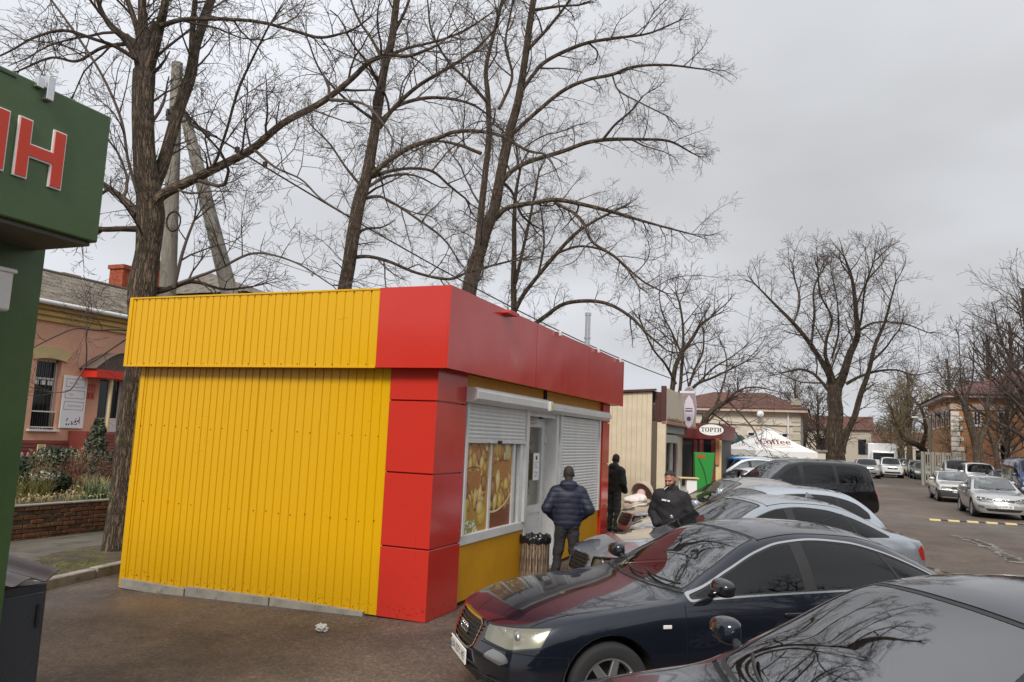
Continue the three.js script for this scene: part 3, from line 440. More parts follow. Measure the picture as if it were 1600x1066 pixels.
// a wandering branch with smaller ones on it
function grow(W, r, p0, dir, len, rad, lv, S) {
  const n = Math.max(3, Math.ceil(len / (lv >= 2 ? 0.09 * S.k : lv ? 0.16 * S.k : 0.25 * S.k))), step = len / n, pts = [p0.clone()], rs = [rad]; let d = dir.clone().normalize(), p = p0.clone(), bend = rnd3(r).multiplyScalar(0.10), nextAt = S.first * len * (0.6 + 0.5 * r()), az = 6.28 * r();
  for (let i = 1; i <= n; i++) {
    if (r() < 0.25) bend = rnd3(r).multiplyScalar(0.16 * S.wig);
    d.add(bend).addScaledVector(rnd3(r), 0.13 * S.wig).add(V3(0, S.up[lv] ?? 0.02, 0)).normalize(); p = p.clone().addScaledVector(d, step);
    const t = i / n, R = Math.max(S.min, rad * (1 - 0.72 * t)); pts.push(p); rs.push(R);
    while (lv < S.levels && i * step > nextAt && t < 0.97) {
      nextAt += S.gap[lv] * (0.55 + 0.9 * r()); az += 2.4 + 0.8 * (r() - 0.5);
      const side = rnd3(r); side.addScaledVector(d, -side.dot(d)).normalize(); const ang = (0.55 + 0.55 * r()) * S.spread, cd = d.clone().multiplyScalar(Math.cos(ang)).addScaledVector(side, Math.sin(ang));
      grow(W, r, p.clone(), cd, S.len[lv] * (0.45 + 0.75 * r()) * (1 - 0.45 * t), Math.min(R * 0.72, S.rad[lv] * (0.7 + 0.5 * r())), lv + 1, S);
    }
  }
  W.tube(pts, rs, rad > 0.045 ? 8 : rad > 0.016 ? 5 : 3);
}
const smoothLine = (P, R, per = 5) => { const c = new THREE.CatmullRomCurve3(P, false, 'centripetal'), n = (P.length - 1) * per, pts = [], rs = []; for (let i = 0; i <= n; i++) { const t = i / n, s = t * (P.length - 1), k = Math.min(P.length - 2, Math.floor(s)); pts.push(c.getPoint(t)); rs.push(mix(R[k], R[k + 1], s - k)); } return [pts, rs]; };
// limbs: [depthChange, [px, py, width in px], ...]; the first is the trunk from the ground
function tracedTree(name, label, group, depth, limbs, S, seed, mats = {}) {
  const r = mulberry(seed), at = (x, y, ex) => { const h = atDepth(x, y, depth); return atDepth(x, y, depth + 0.12 * Math.max(0, h.y) + ex); };
  const first = limbs[0], b0 = at(first[1][0], first[1][1], 0), foot = S.foot ?? gh(b0.x, b0.z);
  const t = thing(name, label, 'tree', [b0.x, foot, b0.z], 0, group), crown = new Wood();
  limbs.forEach((L, li) => {
    const ex = L[0], P = L.slice(1).map(([x, y], i) => at(x, y, (Array.isArray(ex) ? mix(ex[0], ex[1], i / (L.length - 2)) : ex * i / (L.length - 2)))), R = L.slice(1).map(([x, y, w], i) => w / 2 / FOCAL * depthOf(P[i]) * (li ? S.thin ?? 0.75 : S.stout ?? 0.88));
    if (li === 0) { if (P[0].y > foot + 0.3) { P.unshift(V3(P[0].x + (P[0].x - P[1].x) * 0.12, foot - 0.1, P[0].z + (P[0].z - P[1].z) * 0.12)); R.unshift(R[0] * 1.18); } else P[0].y = foot - 0.1; }
    for (let i = 1; i < P.length - 1; i++) P[i].addScaledVector(rnd3(r), R[i] * 0.25);
    const [pts, rs] = smoothLine(P, R, 6), wood = new Wood(); wood.tube(pts, rs, rs[0] > 0.09 ? 14 : rs[0] > 0.04 ? 9 : 6);
    const g = wood.geo(); g.translate(-t.position.x, -t.position.y, -t.position.z);
    part(t, li === 0 ? 'trunk' : 'limb', g, rs[0] > 0.035 ? (mats.bark || M.bark) : (mats.thin || M.barkThin));
    // side branches
    const low = li && L[1][1] > 480 && L[1][0] < 300 ? 3.2 : 1; let acc = 0, next = (li === 0 ? S.bare ?? 3 : 0.5) * (0.8 + 0.4 * r());
    for (let i = 1; i < pts.length; i++) {
      const d = pts[i].clone().sub(pts[i - 1]), l = d.length(); acc += l; d.normalize(); const f = i / pts.length;
      while (acc > next) {
        next += S.limbGap * (0.5 + r()) * low; const side = rnd3(r); side.addScaledVector(d, -side.dot(d)).normalize(); side.y += 0.25; const cd = d.clone().multiplyScalar(0.55).addScaledVector(side, 0.9).normalize();
        const big = r() < (S.big ?? 0.25) ? 1.9 : 1; grow(crown, r, pts[i], cd, S.limbLen * (low > 1 ? 0.5 : 1) * big * (0.35 + 0.85 * r()) * (li ? 1 - 0.35 * f : 0.8), Math.min(rs[i] * 0.6, S.limbRad * big * (0.6 + 0.6 * r())), 0, S);
      }
    }
    // the tip forks on
    const e = pts[pts.length - 1], d = e.clone().sub(pts[pts.length - 3]).normalize();
    for (let q = 0; q < 3; q++) grow(crown, r, e, d.clone().addScaledVector(rnd3(r), 0.45).normalize(), S.limbLen * (0.35 + 0.4 * r()), rs[rs.length - 1] * 0.8, 0, S);
  });
  const g = crown.geo(); g.translate(-t.position.x, -t.position.y, -t.position.z); part(t, 'crown', g, mats.twig || M.twig).userData.kind = 'stuff';
  treeTris += crown.i.length / 3; return t;
}

const NEAR = { k: 1, wig: 1.5, up: [0.035, 0.03, 0.02, 0.02], spread: 1.05, levels: 3, first: 0.16, gap: [0.18, 0.13, 0.12], len: [0.9, 0.46, 0.2], rad: [0.011, 0.0062, 0.0042], min: 0.0033, limbGap: 0.33, limbLen: 1.4, limbRad: 0.022, big: 0.22 };
const dA = depthOf(onGround(180, 862, -0.05)), dRow = (px, py, x = -10.8) => depthOf(onX(px, py, x));
tracedTree('walnut_tree', 'bare thick-trunked tree rising between the flower bed and the yellow kiosk wall', 'bare trees behind the kiosk', dA, [
  [0, [181, 866, 50], [190, 780, 41], [200, 690, 38], [208, 600, 37], [216, 520, 37], [222, 450, 42], [227, 390, 37], [229, 330, 42], [227, 270, 34], [226, 190, 32], [225, 110, 32]],
  [[0, -0.5], [226, 118, 26], [214, 92, 15], [194, 62, 12], [172, 40, 10], [153, 5, 8], [140, -50, 6]],
  [[-0.2, -1.4], [212, 92, 10], [180, 72, 8], [150, 62, 7], [100, 48, 6], [55, 58, 5], [15, 80, 4], [-30, 100, 3]],
  [[0.2, 1.4], [200, 68, 9], [160, 75, 7], [120, 95, 6], [80, 90, 5], [30, 110, 4]],
  [[0, 0.5], [226, 112, 24], [218, 60, 13], [206, 20, 11], [190, -25, 9], [180, -80, 6]],
  [0, [225, 115, 26], [223, 60, 19], [221, 10, 17], [222, -60, 14], [215, -150, 9]],
  [[0, -0.6], [228, 118, 28], [238, 80, 21], [250, 42, 19], [257, 5, 16], [262, -60, 13], [275, -140, 8]],
  [[-0.3, -1.6], [252, 40, 12], [285, 31, 9], [330, 29, 8], [380, 31, 7], [415, 36, 7], [460, 48, 6], [500, 59, 6], [530, 53, 5], [556, 44, 4], [578, 27, 3]],
  [[0, 0.9], [230, 320, 34], [242, 290, 28], [256, 250, 25], [270, 205, 24], [283, 165, 24], [296, 118, 23], [306, 75, 20], [317, 40, 18], [330, -5, 16], [350, -70, 11]],
  [[0.6, 0.9], [300, 95, 15], [301, 55, 12], [304, 5, 10], [310, -60, 7]],
  [[0, -1.4], [232, 332, 30], [252, 306, 22], [289, 288, 20], [334, 266, 18], [393, 234, 16], [442, 194, 14], [505, 158, 13], [550, 122, 11], [578, 96, 10], [605, 86, 9], [640, 88, 7], [685, 70, 5]],
  [[-0.9, -1.4], [516, 156, 8], [545, 158, 6], [570, 163, 5], [598, 192, 4], [615, 220, 3]],
  [[0, 0.6], [216, 336, 22], [198, 316, 15], [181, 302, 13], [158, 286, 12], [125, 262, 10], [90, 225, 8], [60, 190, 6]],
  [[0, -0.5], [220, 358, 14], [190, 357, 12], [154, 357, 11], [110, 348, 8], [70, 330, 6]],
  [[0, 0.4], [222, 462, 34], [240, 455, 20], [262, 452, 10], [300, 440, 8], [350, 452, 5], [395, 448, 4]],
  [[0.2, -0.4], [258, 452, 8], [300, 436, 6], [343, 419, 6], [397, 396, 5], [460, 410, 4], [519, 446, 3]],
  [[0.1, 0.1], [272, 450, 8], [284, 400, 7], [293, 372, 6], [303, 345, 5]],
  [[0, -0.7], [208, 516, 7], [180, 515, 5], [150, 516, 5], [120, 513, 4], [90, 524, 4], [52, 543, 3]],
  [[-0.1, -0.7], [204, 525, 5], [175, 545, 4], [150, 562, 4], [135, 571, 4], [122, 592, 3], [108, 610, 3], [84, 614, 2]],
  [[-0.6, -0.8], [134, 572, 4], [135, 545, 3], [134, 530, 2]],
  [[-0.2, -1.5], [290, 286, 9], [330, 262, 7], [352, 210, 6], [372, 140, 6], [395, 90, 5], [420, 40, 4]],
  [[-0.5, -1.5], [395, 232, 7], [430, 262, 5], [470, 280, 4], [500, 310, 4], [540, 335, 3]],
  [[-0.2, -0.8], [214, 300, 8], [200, 250, 6], [190, 190, 6], [160, 120, 5], [120, 55, 5], [80, 0, 4]],
], { ...NEAR, bare: 6.5, stout: 1 }, 101);
const dB = dRow(540, 640);
tracedTree('ash_tree', 'bare leaning tree with arching limbs, alone above the yellow fascia', 'bare trees behind the kiosk', dB, [
  [0, [520, 560, 27], [540, 452, 24], [551, 385, 23], [562, 325, 23], [573, 270, 20], [583, 215, 18], [592, 160, 16], [602, 105, 14], [612, 55, 13], [620, 0, 12], [632, -80, 8]],
  [[0, -1.2], [578, 276, 13], [600, 256, 10], [638, 232, 10], [685, 216, 9], [713, 205, 8], [778, 211, 7], [825, 235, 6], [849, 240, 4]],
  [[0, 1.0], [590, 196, 12], [606, 180, 9], [624, 165, 8], [675, 152, 7], [735, 162, 5], [770, 185, 3]],
  [[0, -0.8], [592, 200, 12], [612, 172, 9], [652, 136, 8], [713, 98, 7], [745, 75, 5], [775, 45, 4]],
  [[0, 0.6], [577, 278, 9], [605, 268, 7], [638, 263, 6], [675, 267, 6], [703, 291, 5], [727, 310, 4]],
  [[0, -1.0], [568, 310, 9], [590, 307, 6], [605, 312, 5], [652, 342, 5], [694, 375, 4], [720, 413, 3]],
  [[0, 0.5], [552, 402, 9], [575, 401, 7], [605, 408, 7], [652, 427, 6], [703, 436, 6], [731, 425, 5], [797, 408, 4]],
  [[0, -0.6], [608, 86, 8], [638, 75, 6], [690, 62, 5], [730, 45, 4], [765, 22, 3]],
  [[0, 0.5], [616, 50, 8], [632, 20, 6], [646, -20, 5]],
  [[0, -1.0], [588, 190, 8], [560, 170, 6], [535, 150, 5], [500, 110, 4], [480, 60, 3]],
  [[0, 0.9], [604, 105, 8], [580, 60, 6], [560, 30, 5], [545, -10, 4]],
  [[0, 0.8], [572, 300, 7], [540, 262, 5], [515, 225, 4], [490, 200, 3]],
], { ...NEAR, bare: 5.5, limbLen: 1.6 }, 202);
const barkC = M.bark;
const dC = dRow(736, 660);
tracedTree('ash_tree', 'tall bare twin-stemmed tree spreading long limbs over the red fascia', 'bare trees behind the kiosk', dC, [
  [0, [722, 540, 30], [735, 455, 27], [743, 415, 27], [758, 370, 21], [775, 320, 19], [785, 270, 18], [797, 210, 17], [808, 160, 14], [820, 95, 12], [829, 40, 12], [836, -20, 10], [846, -110, 7]],
  [[0, 0.7], [742, 425, 20], [747, 380, 15], [752, 330, 14], [759, 270, 13], [764, 210, 12], [763, 150, 11], [760, 110, 9], [770, 60, 7], [785, 0, 6]],
  [[0, -0.8], [772, 342, 14], [790, 326, 10], [835, 317, 9], [870, 312, 9], [920, 322, 8], [970, 335, 7], [1020, 350, 5], [1080, 366, 3]],
  [[-0.3, -1.6], [866, 316, 7], [905, 340, 6], [926, 378, 6], [960, 400, 5], [1005, 440, 4], [1040, 458, 3]],
  [[0, 0.9], [783, 285, 12], [800, 266, 10], [825, 253, 9], [872, 239, 9], [919, 223, 8], [947, 218, 8], [1004, 218, 6], [1046, 221, 5], [1083, 240, 3]],
  [[0.5, -0.2], [943, 217, 6], [961, 195, 5], [985, 174, 4], [1005, 150, 3]],
  [[0, -1.4], [797, 212, 11], [815, 196, 8], [839, 174, 8], [882, 141, 8], [919, 124, 7], [957, 117, 7], [985, 106, 6], [1037, 101, 5], [1098, 108, 3]],
  [[-0.7, -1.4], [957, 118, 4], [966, 140, 4], [1000, 160, 3], [1040, 180, 3]],
  [[0, 0.8], [811, 146, 10], [830, 120, 8], [849, 99, 8], [882, 80, 8], [919, 66, 7], [971, 59, 6], [1013, 52, 4], [1060, 33, 3]],
  [[0, -0.6], [834, 16, 7], [872, 10, 5], [905, 8, 4]],
  [[0, 0.7], [752, 240, 8], [713, 226, 6], [680, 221, 5], [650, 235, 3]],
  [[0, -1.2], [766, 165, 8], [735, 130, 6], [700, 95, 5], [675, 50, 4], [668, 0, 3]],
  [[0, 1.2], [780, 170, 7], [800, 120, 6], [790, 70, 5], [800, 10, 4]],
  [[0, 1.1], [786, 285, 8], [800, 300, 6], [815, 335, 5], [830, 350, 4]],
  [[0, -1.5], [823, 80, 8], [860, 40, 6], [890, 0, 5], [920, -50, 4]],
], { ...NEAR, bare: 5.5, limbLen: 1.7 }, 303, { bark: barkC });
const dD = dRow(803, 640, -11.2);
tracedTree('young_ash_tree', 'slim bare tree with forked grey stems and an arching low bough', 'bare trees behind the kiosk', dD, [
  [0, [803, 560, 12], [803, 490, 11], [803, 440, 10], [804, 395, 9], [804, 345, 8], [806, 300, 6], [815, 255, 4]],
  [[0, 0.4], [803, 450, 8], [814, 405, 7], [826, 350, 6], [834, 310, 5], [842, 270, 4]],
  [[0, -0.8], [802, 490, 10], [818, 462, 9], [839, 432, 8], [872, 394, 8], [900, 365, 7], [925, 347, 6], [970, 325, 4]],
  [[0, -1.3], [806, 530, 11], [849, 497, 9], [880, 476, 8], [910, 470, 8], [947, 474, 7], [985, 495, 6], [1012, 522, 5], [1042, 548, 3]],
  [[-0.4, -1.3], [872, 395, 5], [905, 385, 5], [945, 392, 4], [975, 415, 4], [1000, 450, 3]],
  [[0, 1], [840, 435, 5], [850, 380, 4], [846, 330, 3]],
], { ...NEAR, bare: 3, limbLen: 1.3 }, 404, { bark: barkC, thin: M.barkGrey });
// ---------------------------------------------------------------- cars: a lofted shell, cut along real outlines into panels, glass, lamps and trim
function curve(tab, c = 1) {                              // monotone cubic through [x, a, b...] rows, column c
  const X = tab.map(r => r[0]), Y = tab.map(r => r[c]), n = X.length, D = [], m = [];
  for (let i = 0; i < n - 1; i++) D.push((Y[i + 1] - Y[i]) / (X[i + 1] - X[i]));
  m[0] = D[0]; m[n - 1] = D[n - 2]; for (let i = 1; i < n - 1; i++) m[i] = D[i - 1] * D[i] <= 0 ? 0 : 2 * D[i - 1] * D[i] / (D[i - 1] + D[i]);
  return x => { if (x <= X[0]) return Y[0]; if (x >= X[n - 1]) return Y[n - 1]; let i = 0; while (x > X[i + 1]) i++; const h = X[i + 1] - X[i], t = (x - X[i]) / h, a = t * t, b = a * t; return (2 * b - 3 * a + 1) * Y[i] + (b - 2 * a + t) * h * m[i] + (3 * a - 2 * b) * Y[i + 1] + (b - a) * h * m[i + 1]; };
}
function sdPoly(x, y, P, r = 0) {
  let d = 1e9, s = 1; for (let i = 0, j = P.length - 1; i < P.length; j = i++) { const ex = P[j][0] - P[i][0], ey = P[j][1] - P[i][1], wx = x - P[i][0], wy = y - P[i][1], t = clamp((wx * ex + wy * ey) / (ex * ex + ey * ey)), bx_ = wx - ex * t, by = wy - ey * t; d = Math.min(d, bx_ * bx_ + by * by); const c1 = y >= P[i][1], c2 = y < P[j][1], c3 = ex * wy > ey * wx; if ((c1 && c2 && c3) || (!c1 && !c2 && !c3)) s = -s; }
  return s * Math.sqrt(d) - r;
}
const smax = (a, b, k) => { const h = clamp(0.5 + 0.5 * (a - b) / k); return mix(b, a, h) + k * h * (1 - h); };
function split(T, f) {                                    // triangles of {p, n, v}: [where f < 0, where f >= 0]
  const I = [], O = [], cut = (a, b, fa, fb) => { const t = fa / (fa - fb), q = { p: [], n: [], v: mix(a.v, b.v, t), cap: a.cap && b.cap }; for (let k = 0; k < 3; k++) { q.p[k] = mix(a.p[k], b.p[k], t); q.n[k] = mix(a.n[k], b.n[k], t); } return q; };
  for (const t of T) {
    const F = t.map(f), neg = F.map(x => x < 0), c = neg[0] + neg[1] + neg[2];
    if (c === 3) I.push(t); else if (c === 0) O.push(t); else {
      const lone = c === 1 ? neg.indexOf(true) : neg.indexOf(false), a = t[lone], b = t[(lone + 1) % 3], d = t[(lone + 2) % 3], fa = F[lone], fb = F[(lone + 1) % 3], fd = F[(lone + 2) % 3], ab = cut(a, b, fa, fb), ad = cut(a, d, fa, fd);
      const one = c === 1 ? I : O, two = c === 1 ? O : I; one.push([a, ab, ad]); two.push([ab, b, d], [ab, d, ad]);
    }
  }
  return [I, O];
}
function shell(S, NX, q) {
  const L = S.L, cur = {}; for (const k of ['top', 'edge', 'belt', 'crease', 'mid', 'sill']) cur[k] = k === 'top' ? [null, curve(S.top)] : [curve(S[k], 1), curve(S[k], 2)];
  const pf = curve(S.front), pr = curve(S.rear), W = S.W, segs = [2, 5, 4, 4, 10, 11].map(n => Math.max(2, Math.round(n * q)));
  const bow = (s, y, z) => { const a = s < S.sF ? (1 - s / S.sF) ** 2 : 0, b = s > L - S.sR ? (1 - (L - s) / S.sR) ** 2 : 0, e = Math.pow(Math.abs(z) / W, 2.3); return s + a * (S.bf * e + pf(y)) - b * (S.br * e + pr(y)); };
  const sec = s => {
    const c = ['sill', 'mid', 'crease', 'belt', 'edge'].map(k => [cur[k][0](s), cur[k][1](s)]), yt = cur.top[1](s), C = [[c[0][0] - 0.07, c[0][1] - 0.005], [c[0][0], c[0][1] + 0.05], c[1], c[2], c[3], c[4], [0, yt]], P = [], V = [];
    for (let g = 0; g < 6; g++) for (let i = g ? 1 : 0; i <= segs[g]; i++) {
      const t = i / segs[g]; let z = mix(C[g][0], C[g + 1][0], t), y = mix(C[g][1], C[g + 1][1], t);
      if (g === 4) { const dx = C[5][0] - C[4][0], dy = C[5][1] - C[4][1], l = Math.hypot(dx, dy) || 1, b = 0.05 * l * Math.sin(Math.PI * t); z += b * dy / l; y -= b * dx / l; }
      if (g === 5) y = C[5][1] + (yt - C[5][1]) * (1 - Math.pow(1 - t, 2.2));
      P.push([z, y]); V.push(g + t);
    }
    for (let k = 0; k < (S.soft ?? 3); k++) { const Q = P.map(a => a.slice()); for (let i = 1; i < P.length - 1; i++) if (V[i] < 5.7) for (const j of [0, 1]) P[i][j] = 0.25 * Q[i - 1][j] + 0.5 * Q[i][j] + 0.25 * Q[i + 1][j]; }
    return [P, V];
  };
  const rows = [], NC = Math.max(5, Math.round(14 * q));
  const capRows = (s, front) => { const [P, V] = sec(s); for (let k = 0; k < NC; k++) { const f = front ? k / NC : 1 - (k + 1) / NC; rows.push(P.map(([z, y], j) => ({ p: [bow(s, y, z * f), y, z * f], n: [0, 0, 0], v: V[j], cap: true }))); } };
  capRows(0, true);
  for (let i = 0; i <= NX; i++) { const s = L * i / NX, [P, V] = sec(s); rows.push(P.map(([z, y], j) => ({ p: [bow(s, y, z), y, z], n: [0, 0, 0], v: V[j], cap: false }))); }
  capRows(L, false);
  const T = []; const add = (a, b, c) => { const e = (k, l) => l.p[k] - a.p[k], u = [e(0, b), e(1, b), e(2, b)], w = [e(0, c), e(1, c), e(2, c)], n = [u[1] * w[2] - u[2] * w[1], u[2] * w[0] - u[0] * w[2], u[0] * w[1] - u[1] * w[0]]; if (Math.hypot(...n) < 1e-9) return; for (const q2 of [a, b, c]) for (let k = 0; k < 3; k++) q2.n[k] += n[k]; T.push([a, b, c]); };
  for (let i = 0; i < rows.length - 1; i++) for (let j = 0; j < rows[0].length - 1; j++) { const a = rows[i][j], b = rows[i][j + 1], c = rows[i + 1][j], d = rows[i + 1][j + 1]; add(a, c, d); add(a, d, b); }
  // shared points share normals; normals on the middle line lie in it
  const map = new Map(); for (const R of rows) for (const a of R) { const k = a.p.map(x => Math.round(x * 2000)).join(); if (!map.has(k)) map.set(k, []); map.get(k).push(a); }
  for (const g of map.values()) { const s = [0, 0, 0]; for (const a of g) for (let k = 0; k < 3; k++) s[k] += a.n[k]; if (Math.abs(g[0].p[2]) < 1e-4) s[2] = 0; const l = Math.hypot(...s) || 1; for (const a of g) a.n = s.map(x => x / l); }
  return { T, cur, bow };
}
function carGeo(T, L, side, off = 0) {                    // side: 1 left, -1 right, 0 both halves
  const P = [], N = [], U = []; for (const sd of side ? [side] : [1, -1]) for (const t of T) for (const a of sd > 0 ? t : [t[0], t[2], t[1]]) { const l = Math.hypot(...a.n) || 1, n = a.n.map(x => x / l); P.push((a.p[2] + n[2] * off) * sd, a.p[1] + n[1] * off, L / 2 - a.p[0] - n[0] * off); N.push(n[2] * sd, n[1], -n[0]); U.push(a.p[0], Math.abs(n[1]) > 0.7 ? a.p[2] : a.p[1]); }
  const g = new THREE.BufferGeometry(); g.setAttribute('position', new THREE.Float32BufferAttribute(P, 3)); g.setAttribute('normal', new THREE.Float32BufferAttribute(N, 3)); g.setAttribute('uv', new THREE.Float32BufferAttribute(U, 2)); return g;
}
function carPaint(c, metal = 0.35, rough = 0.42) { return phy(c, rough, { metalness: metal, specularIntensity: 0.35, clearcoat: 1, clearcoatRoughness: 0.04, roughnessMap: rep(T.dust, 1.9) }); }
const CM = {
  glass: phy([0.50, 0.57, 0.565], 0.02, { transmission: 1, thickness: 0, ior: 2.9, specularColor: lin(0.86, 1, 1) }), tint: phy([0.05, 0.055, 0.055], 0.02, { transmission: 1, thickness: 0, ior: 1.55 }),
  trim: std([0.016, 0.016, 0.017], 0.5), plastic: std([0.03, 0.03, 0.032], 0.7), lamp: phy([0.62, 0.60, 0.50], 0.12, { clearcoat: 1, clearcoatRoughness: 0.04 }), lampIn: std([0.34, 0.34, 0.33], 0.25, { metalness: 0.8 }), lens: phy([0.96, 0.96, 0.93], 0.03, { transmission: 1, thickness: 0, ior: 1.5 }), red: phy([0.36, 0.012, 0.010], 0.15, { clearcoat: 1 }), amber: phy([0.55, 0.16, 0.01], 0.2),
  cabin: std([0.028, 0.027, 0.027], 0.85), seat: std([0.07, 0.065, 0.06], 0.9), plate: std([0.78, 0.78, 0.75], 0.5), alloy: std([0.55, 0.55, 0.56], 0.3, { metalness: 0.85 }), dirt: std([0.10, 0.088, 0.075], 0.9),
};
const wheelGeo = {};
function wheelParts(R, w, spokes) {
  const key = [R, w, spokes].join(); if (wheelGeo[key]) return wheelGeo[key];
  const ri = R * 0.66, tyre = new THREE.LatheGeometry([[ri, -w * 0.40], [ri * 1.04, -w * 0.48], [R * 0.90, -w * 0.52], [R * 0.975, -w * 0.44], [R, -w * 0.30], [R, w * 0.30], [R * 0.975, w * 0.44], [R * 0.90, w * 0.52], [ri * 1.04, w * 0.48], [ri, w * 0.40]].map(a => new THREE.Vector2(...a)), 40); tyre.rotateZ(-Math.PI / 2);
  const rim = new THREE.LatheGeometry([[ri * 1.02, w * 0.44], [ri * 0.97, w * 0.46], [ri * 0.93, w * 0.40], [ri * 0.90, w * 0.1], [ri * 0.88, -w * 0.35]].map(a => new THREE.Vector2(...a)), 36); rim.rotateZ(-Math.PI / 2);
  const sp = []; for (let i = 0; i < spokes; i++) { const g = extr([[-ri * 0.14, ri * 0.12], [ri * 0.14, ri * 0.12], [ri * (spokes > 6 ? 0.10 : 0.17), ri * 0.94], [-ri * (spokes > 6 ? 0.10 : 0.17), ri * 0.94]], 0.02, 0.006); g.rotateY(Math.PI / 2); g.rotateX(i / spokes * Math.PI * 2); g.translate(w * 0.30, 0, 0); sp.push(g); }
  const hub = new THREE.CylinderGeometry(ri * 0.2, ri * 0.24, 0.035, 18); hub.rotateZ(-Math.PI / 2); hub.translate(w * 0.33, 0, 0); sp.push(hub);
  const disc = new THREE.CylinderGeometry(ri * 0.86, ri * 0.86, 0.02, 28); disc.rotateZ(Math.PI / 2); disc.translate(-w * 0.12, 0, 0);
  return wheelGeo[key] = { tyre, rim, spokes: merge(sp), disc };
}
// builds one car whose nose is at (nx, nz) and which heads along (sin h, cos h)
function car(S, o) {
  const q = o.q ?? 1, L = S.L, NX = Math.round(L * (o.nx ?? 34)), { T: all, cur, bow } = shell(S, NX, q);
  const fx = Math.sin(o.h), fz = Math.cos(o.h), t = thing(o.name, o.label, o.cat || 'car', [o.nose[0] - fx * L / 2, o.y ?? 0, o.nose[1] - fz * L / 2], o.h, o.group);
  const paint = o.paint, glass = o.glass || CM.glass, sideGlass = o.sideGlass || glass, R = S.R, xs = S.axles, full = q > 0.7, put = (n, T_, m, side, off, par = t) => T_.length ? part(par, n, carGeo(T_, L, side, off), m) : null;
  const yb = cur.belt[1], ye = cur.edge[1], we = cur.edge[0], dlo = curve(S.dlo), dloEnds = [S.dlo[0][0], S.dlo[S.dlo.length - 1][0]];
  let T_ = all, A;
  for (const x of xs) [, T_] = split(T_, a => a.v > 3.1 || a.cap ? 1 : Math.hypot(a.p[0] - x, (a.p[1] - R) * 0.99) - R * 1.16);
  // glass
  const wsF = a => a.v < 4.5 ? 1 : smax(smax(Math.abs(a.p[2]) - (we(a.p[0]) - S.pil), S.ws[0] + 0.10 * (a.p[2] / 0.7) ** 2 - a.p[0], 0.05), a.p[0] - S.ws[1] - 0.06 * (a.p[2] / 0.7) ** 2, 0.05);
  [A, T_] = split(T_, wsF); { const [g, b] = split(A, a => wsF(a) + 0.022); put('windshield_seal', b, CM.trim, 0); const w = put('windshield', g, glass, 0, -0.002); if (full && w) wipers(w, S, cur, L); }
  if (S.rw) { const rwF = a => a.v < 4.5 ? 1 : smax(smax(Math.abs(a.p[2]) - (we(a.p[0]) - S.pil), S.rw[0] + 0.05 * (a.p[2] / 0.7) ** 2 - a.p[0], 0.05), a.p[0] - S.rw[1] + 0.06 * (a.p[2] / 0.7) ** 2, 0.05); [A, T_] = split(T_, rwF); put('rear_window', A, o.sideGlass || glass, 0, -0.002); }
  const side = a => smax(smax(a.p[1] - dlo(a.p[0]), yb(a.p[0]) + 0.014 - a.p[1], 0.03), Math.max(dloEnds[0] - a.p[0], a.p[0] - dloEnds[1]), 0.03), dF = a => (a.v < 3.7 || a.v > 5.05) ? 1 : side(a);
  if (S.chrome || o.chromeTrim) { [A, T_] = split(T_, a => dF(a) - 0.014); const [inn, band] = split(A, dF); put('window_trim', band, o.chromeTrim || M.chrome, 0, 0.004); A = inn; } else[A, T_] = split(T_, dF);
  let rest = A; S.windows.forEach((P, i) => { const f = a => Math.max(side(a) + 0.012, P[0] + (P[2] || 0) * (a.p[1] - 1) - a.p[0], a.p[0] - P[1] - (P[3] || 0) * (a.p[1] - 1)); let g; [g, rest] = split(rest, f); for (const sd of [1, -1]) put('side_window', g, i ? sideGlass : (o.frontSide || sideGlass), sd, -0.003); });
  put('window_pillars', rest, CM.trim, 0, -0.001);
  // lamps, grille, intakes on the nose: outlines in (u, y), u running round the nose from the middle
  const U = a => a.p[2] + a.p[0] * (S.uk ?? 1), nose = (P, r = 0.012) => a => a.p[0] > 1.15 ? 1 : sdPoly(U(a), a.p[1], P, r);
  if (S.lampsF) for (const P of S.lampsF) { [A, T_] = split(T_, nose(P)); if (full) { const [g, b] = split(A, a => nose(P)(a) + 0.010); for (const sd of [1, -1]) put('headlight_seal', b, CM.trim, sd); for (const sd of [1, -1]) { const h = put('headlight', g, S.lampMat || CM.lens, sd, 0.002); put('reflector', g, CM.lampIn, sd, -0.03, h); if (S.bulbs && P === S.lampsF[0]) for (const [u, y, rr] of S.bulbs) { const gg = new THREE.SphereGeometry(rr, 16, 10); gg.scale(1, 1, 0.55); const best = g.flat().reduce((m, a) => { const d = Math.hypot(U(a) - u, a.p[1] - y); return d < m[0] ? [d, a] : m; }, [9, null])[1]; if (best) part(h, 'lamp_bowl', gg, CM.lampIn, [(best.p[2] - best.n[2] * 0.05) * sd, best.p[1], L / 2 - best.p[0] + best.n[0] * 0.06]); } } } else for (const sd of [1, -1]) put('headlight', A, CM.lamp, sd, 0.003); }
  if (S.fogs) for (const P of S.fogs) { [A, T_] = split(T_, nose(P)); for (const sd of [1, -1]) put('fog_light', A, CM.lampIn, sd, -0.004); }
  if (S.grille) { [A, T_] = split(T_, nose(S.grille)); if (S.grilleFrame) { const [g, b] = split(A, a => nose(S.grille)(a) + S.grilleFrame); const f = put('grille_frame', b, o.grilleChrome || M.chrome, 0, 0.006); put('grille', g, CM.trim, 0, -0.012); if (full || S.slats) grilleSlats(t, S, bow, L, CM); } else { put('grille', A, CM.trim, 0, -0.008); if (S.slats) grilleSlats(t, S, bow, L, CM); } }
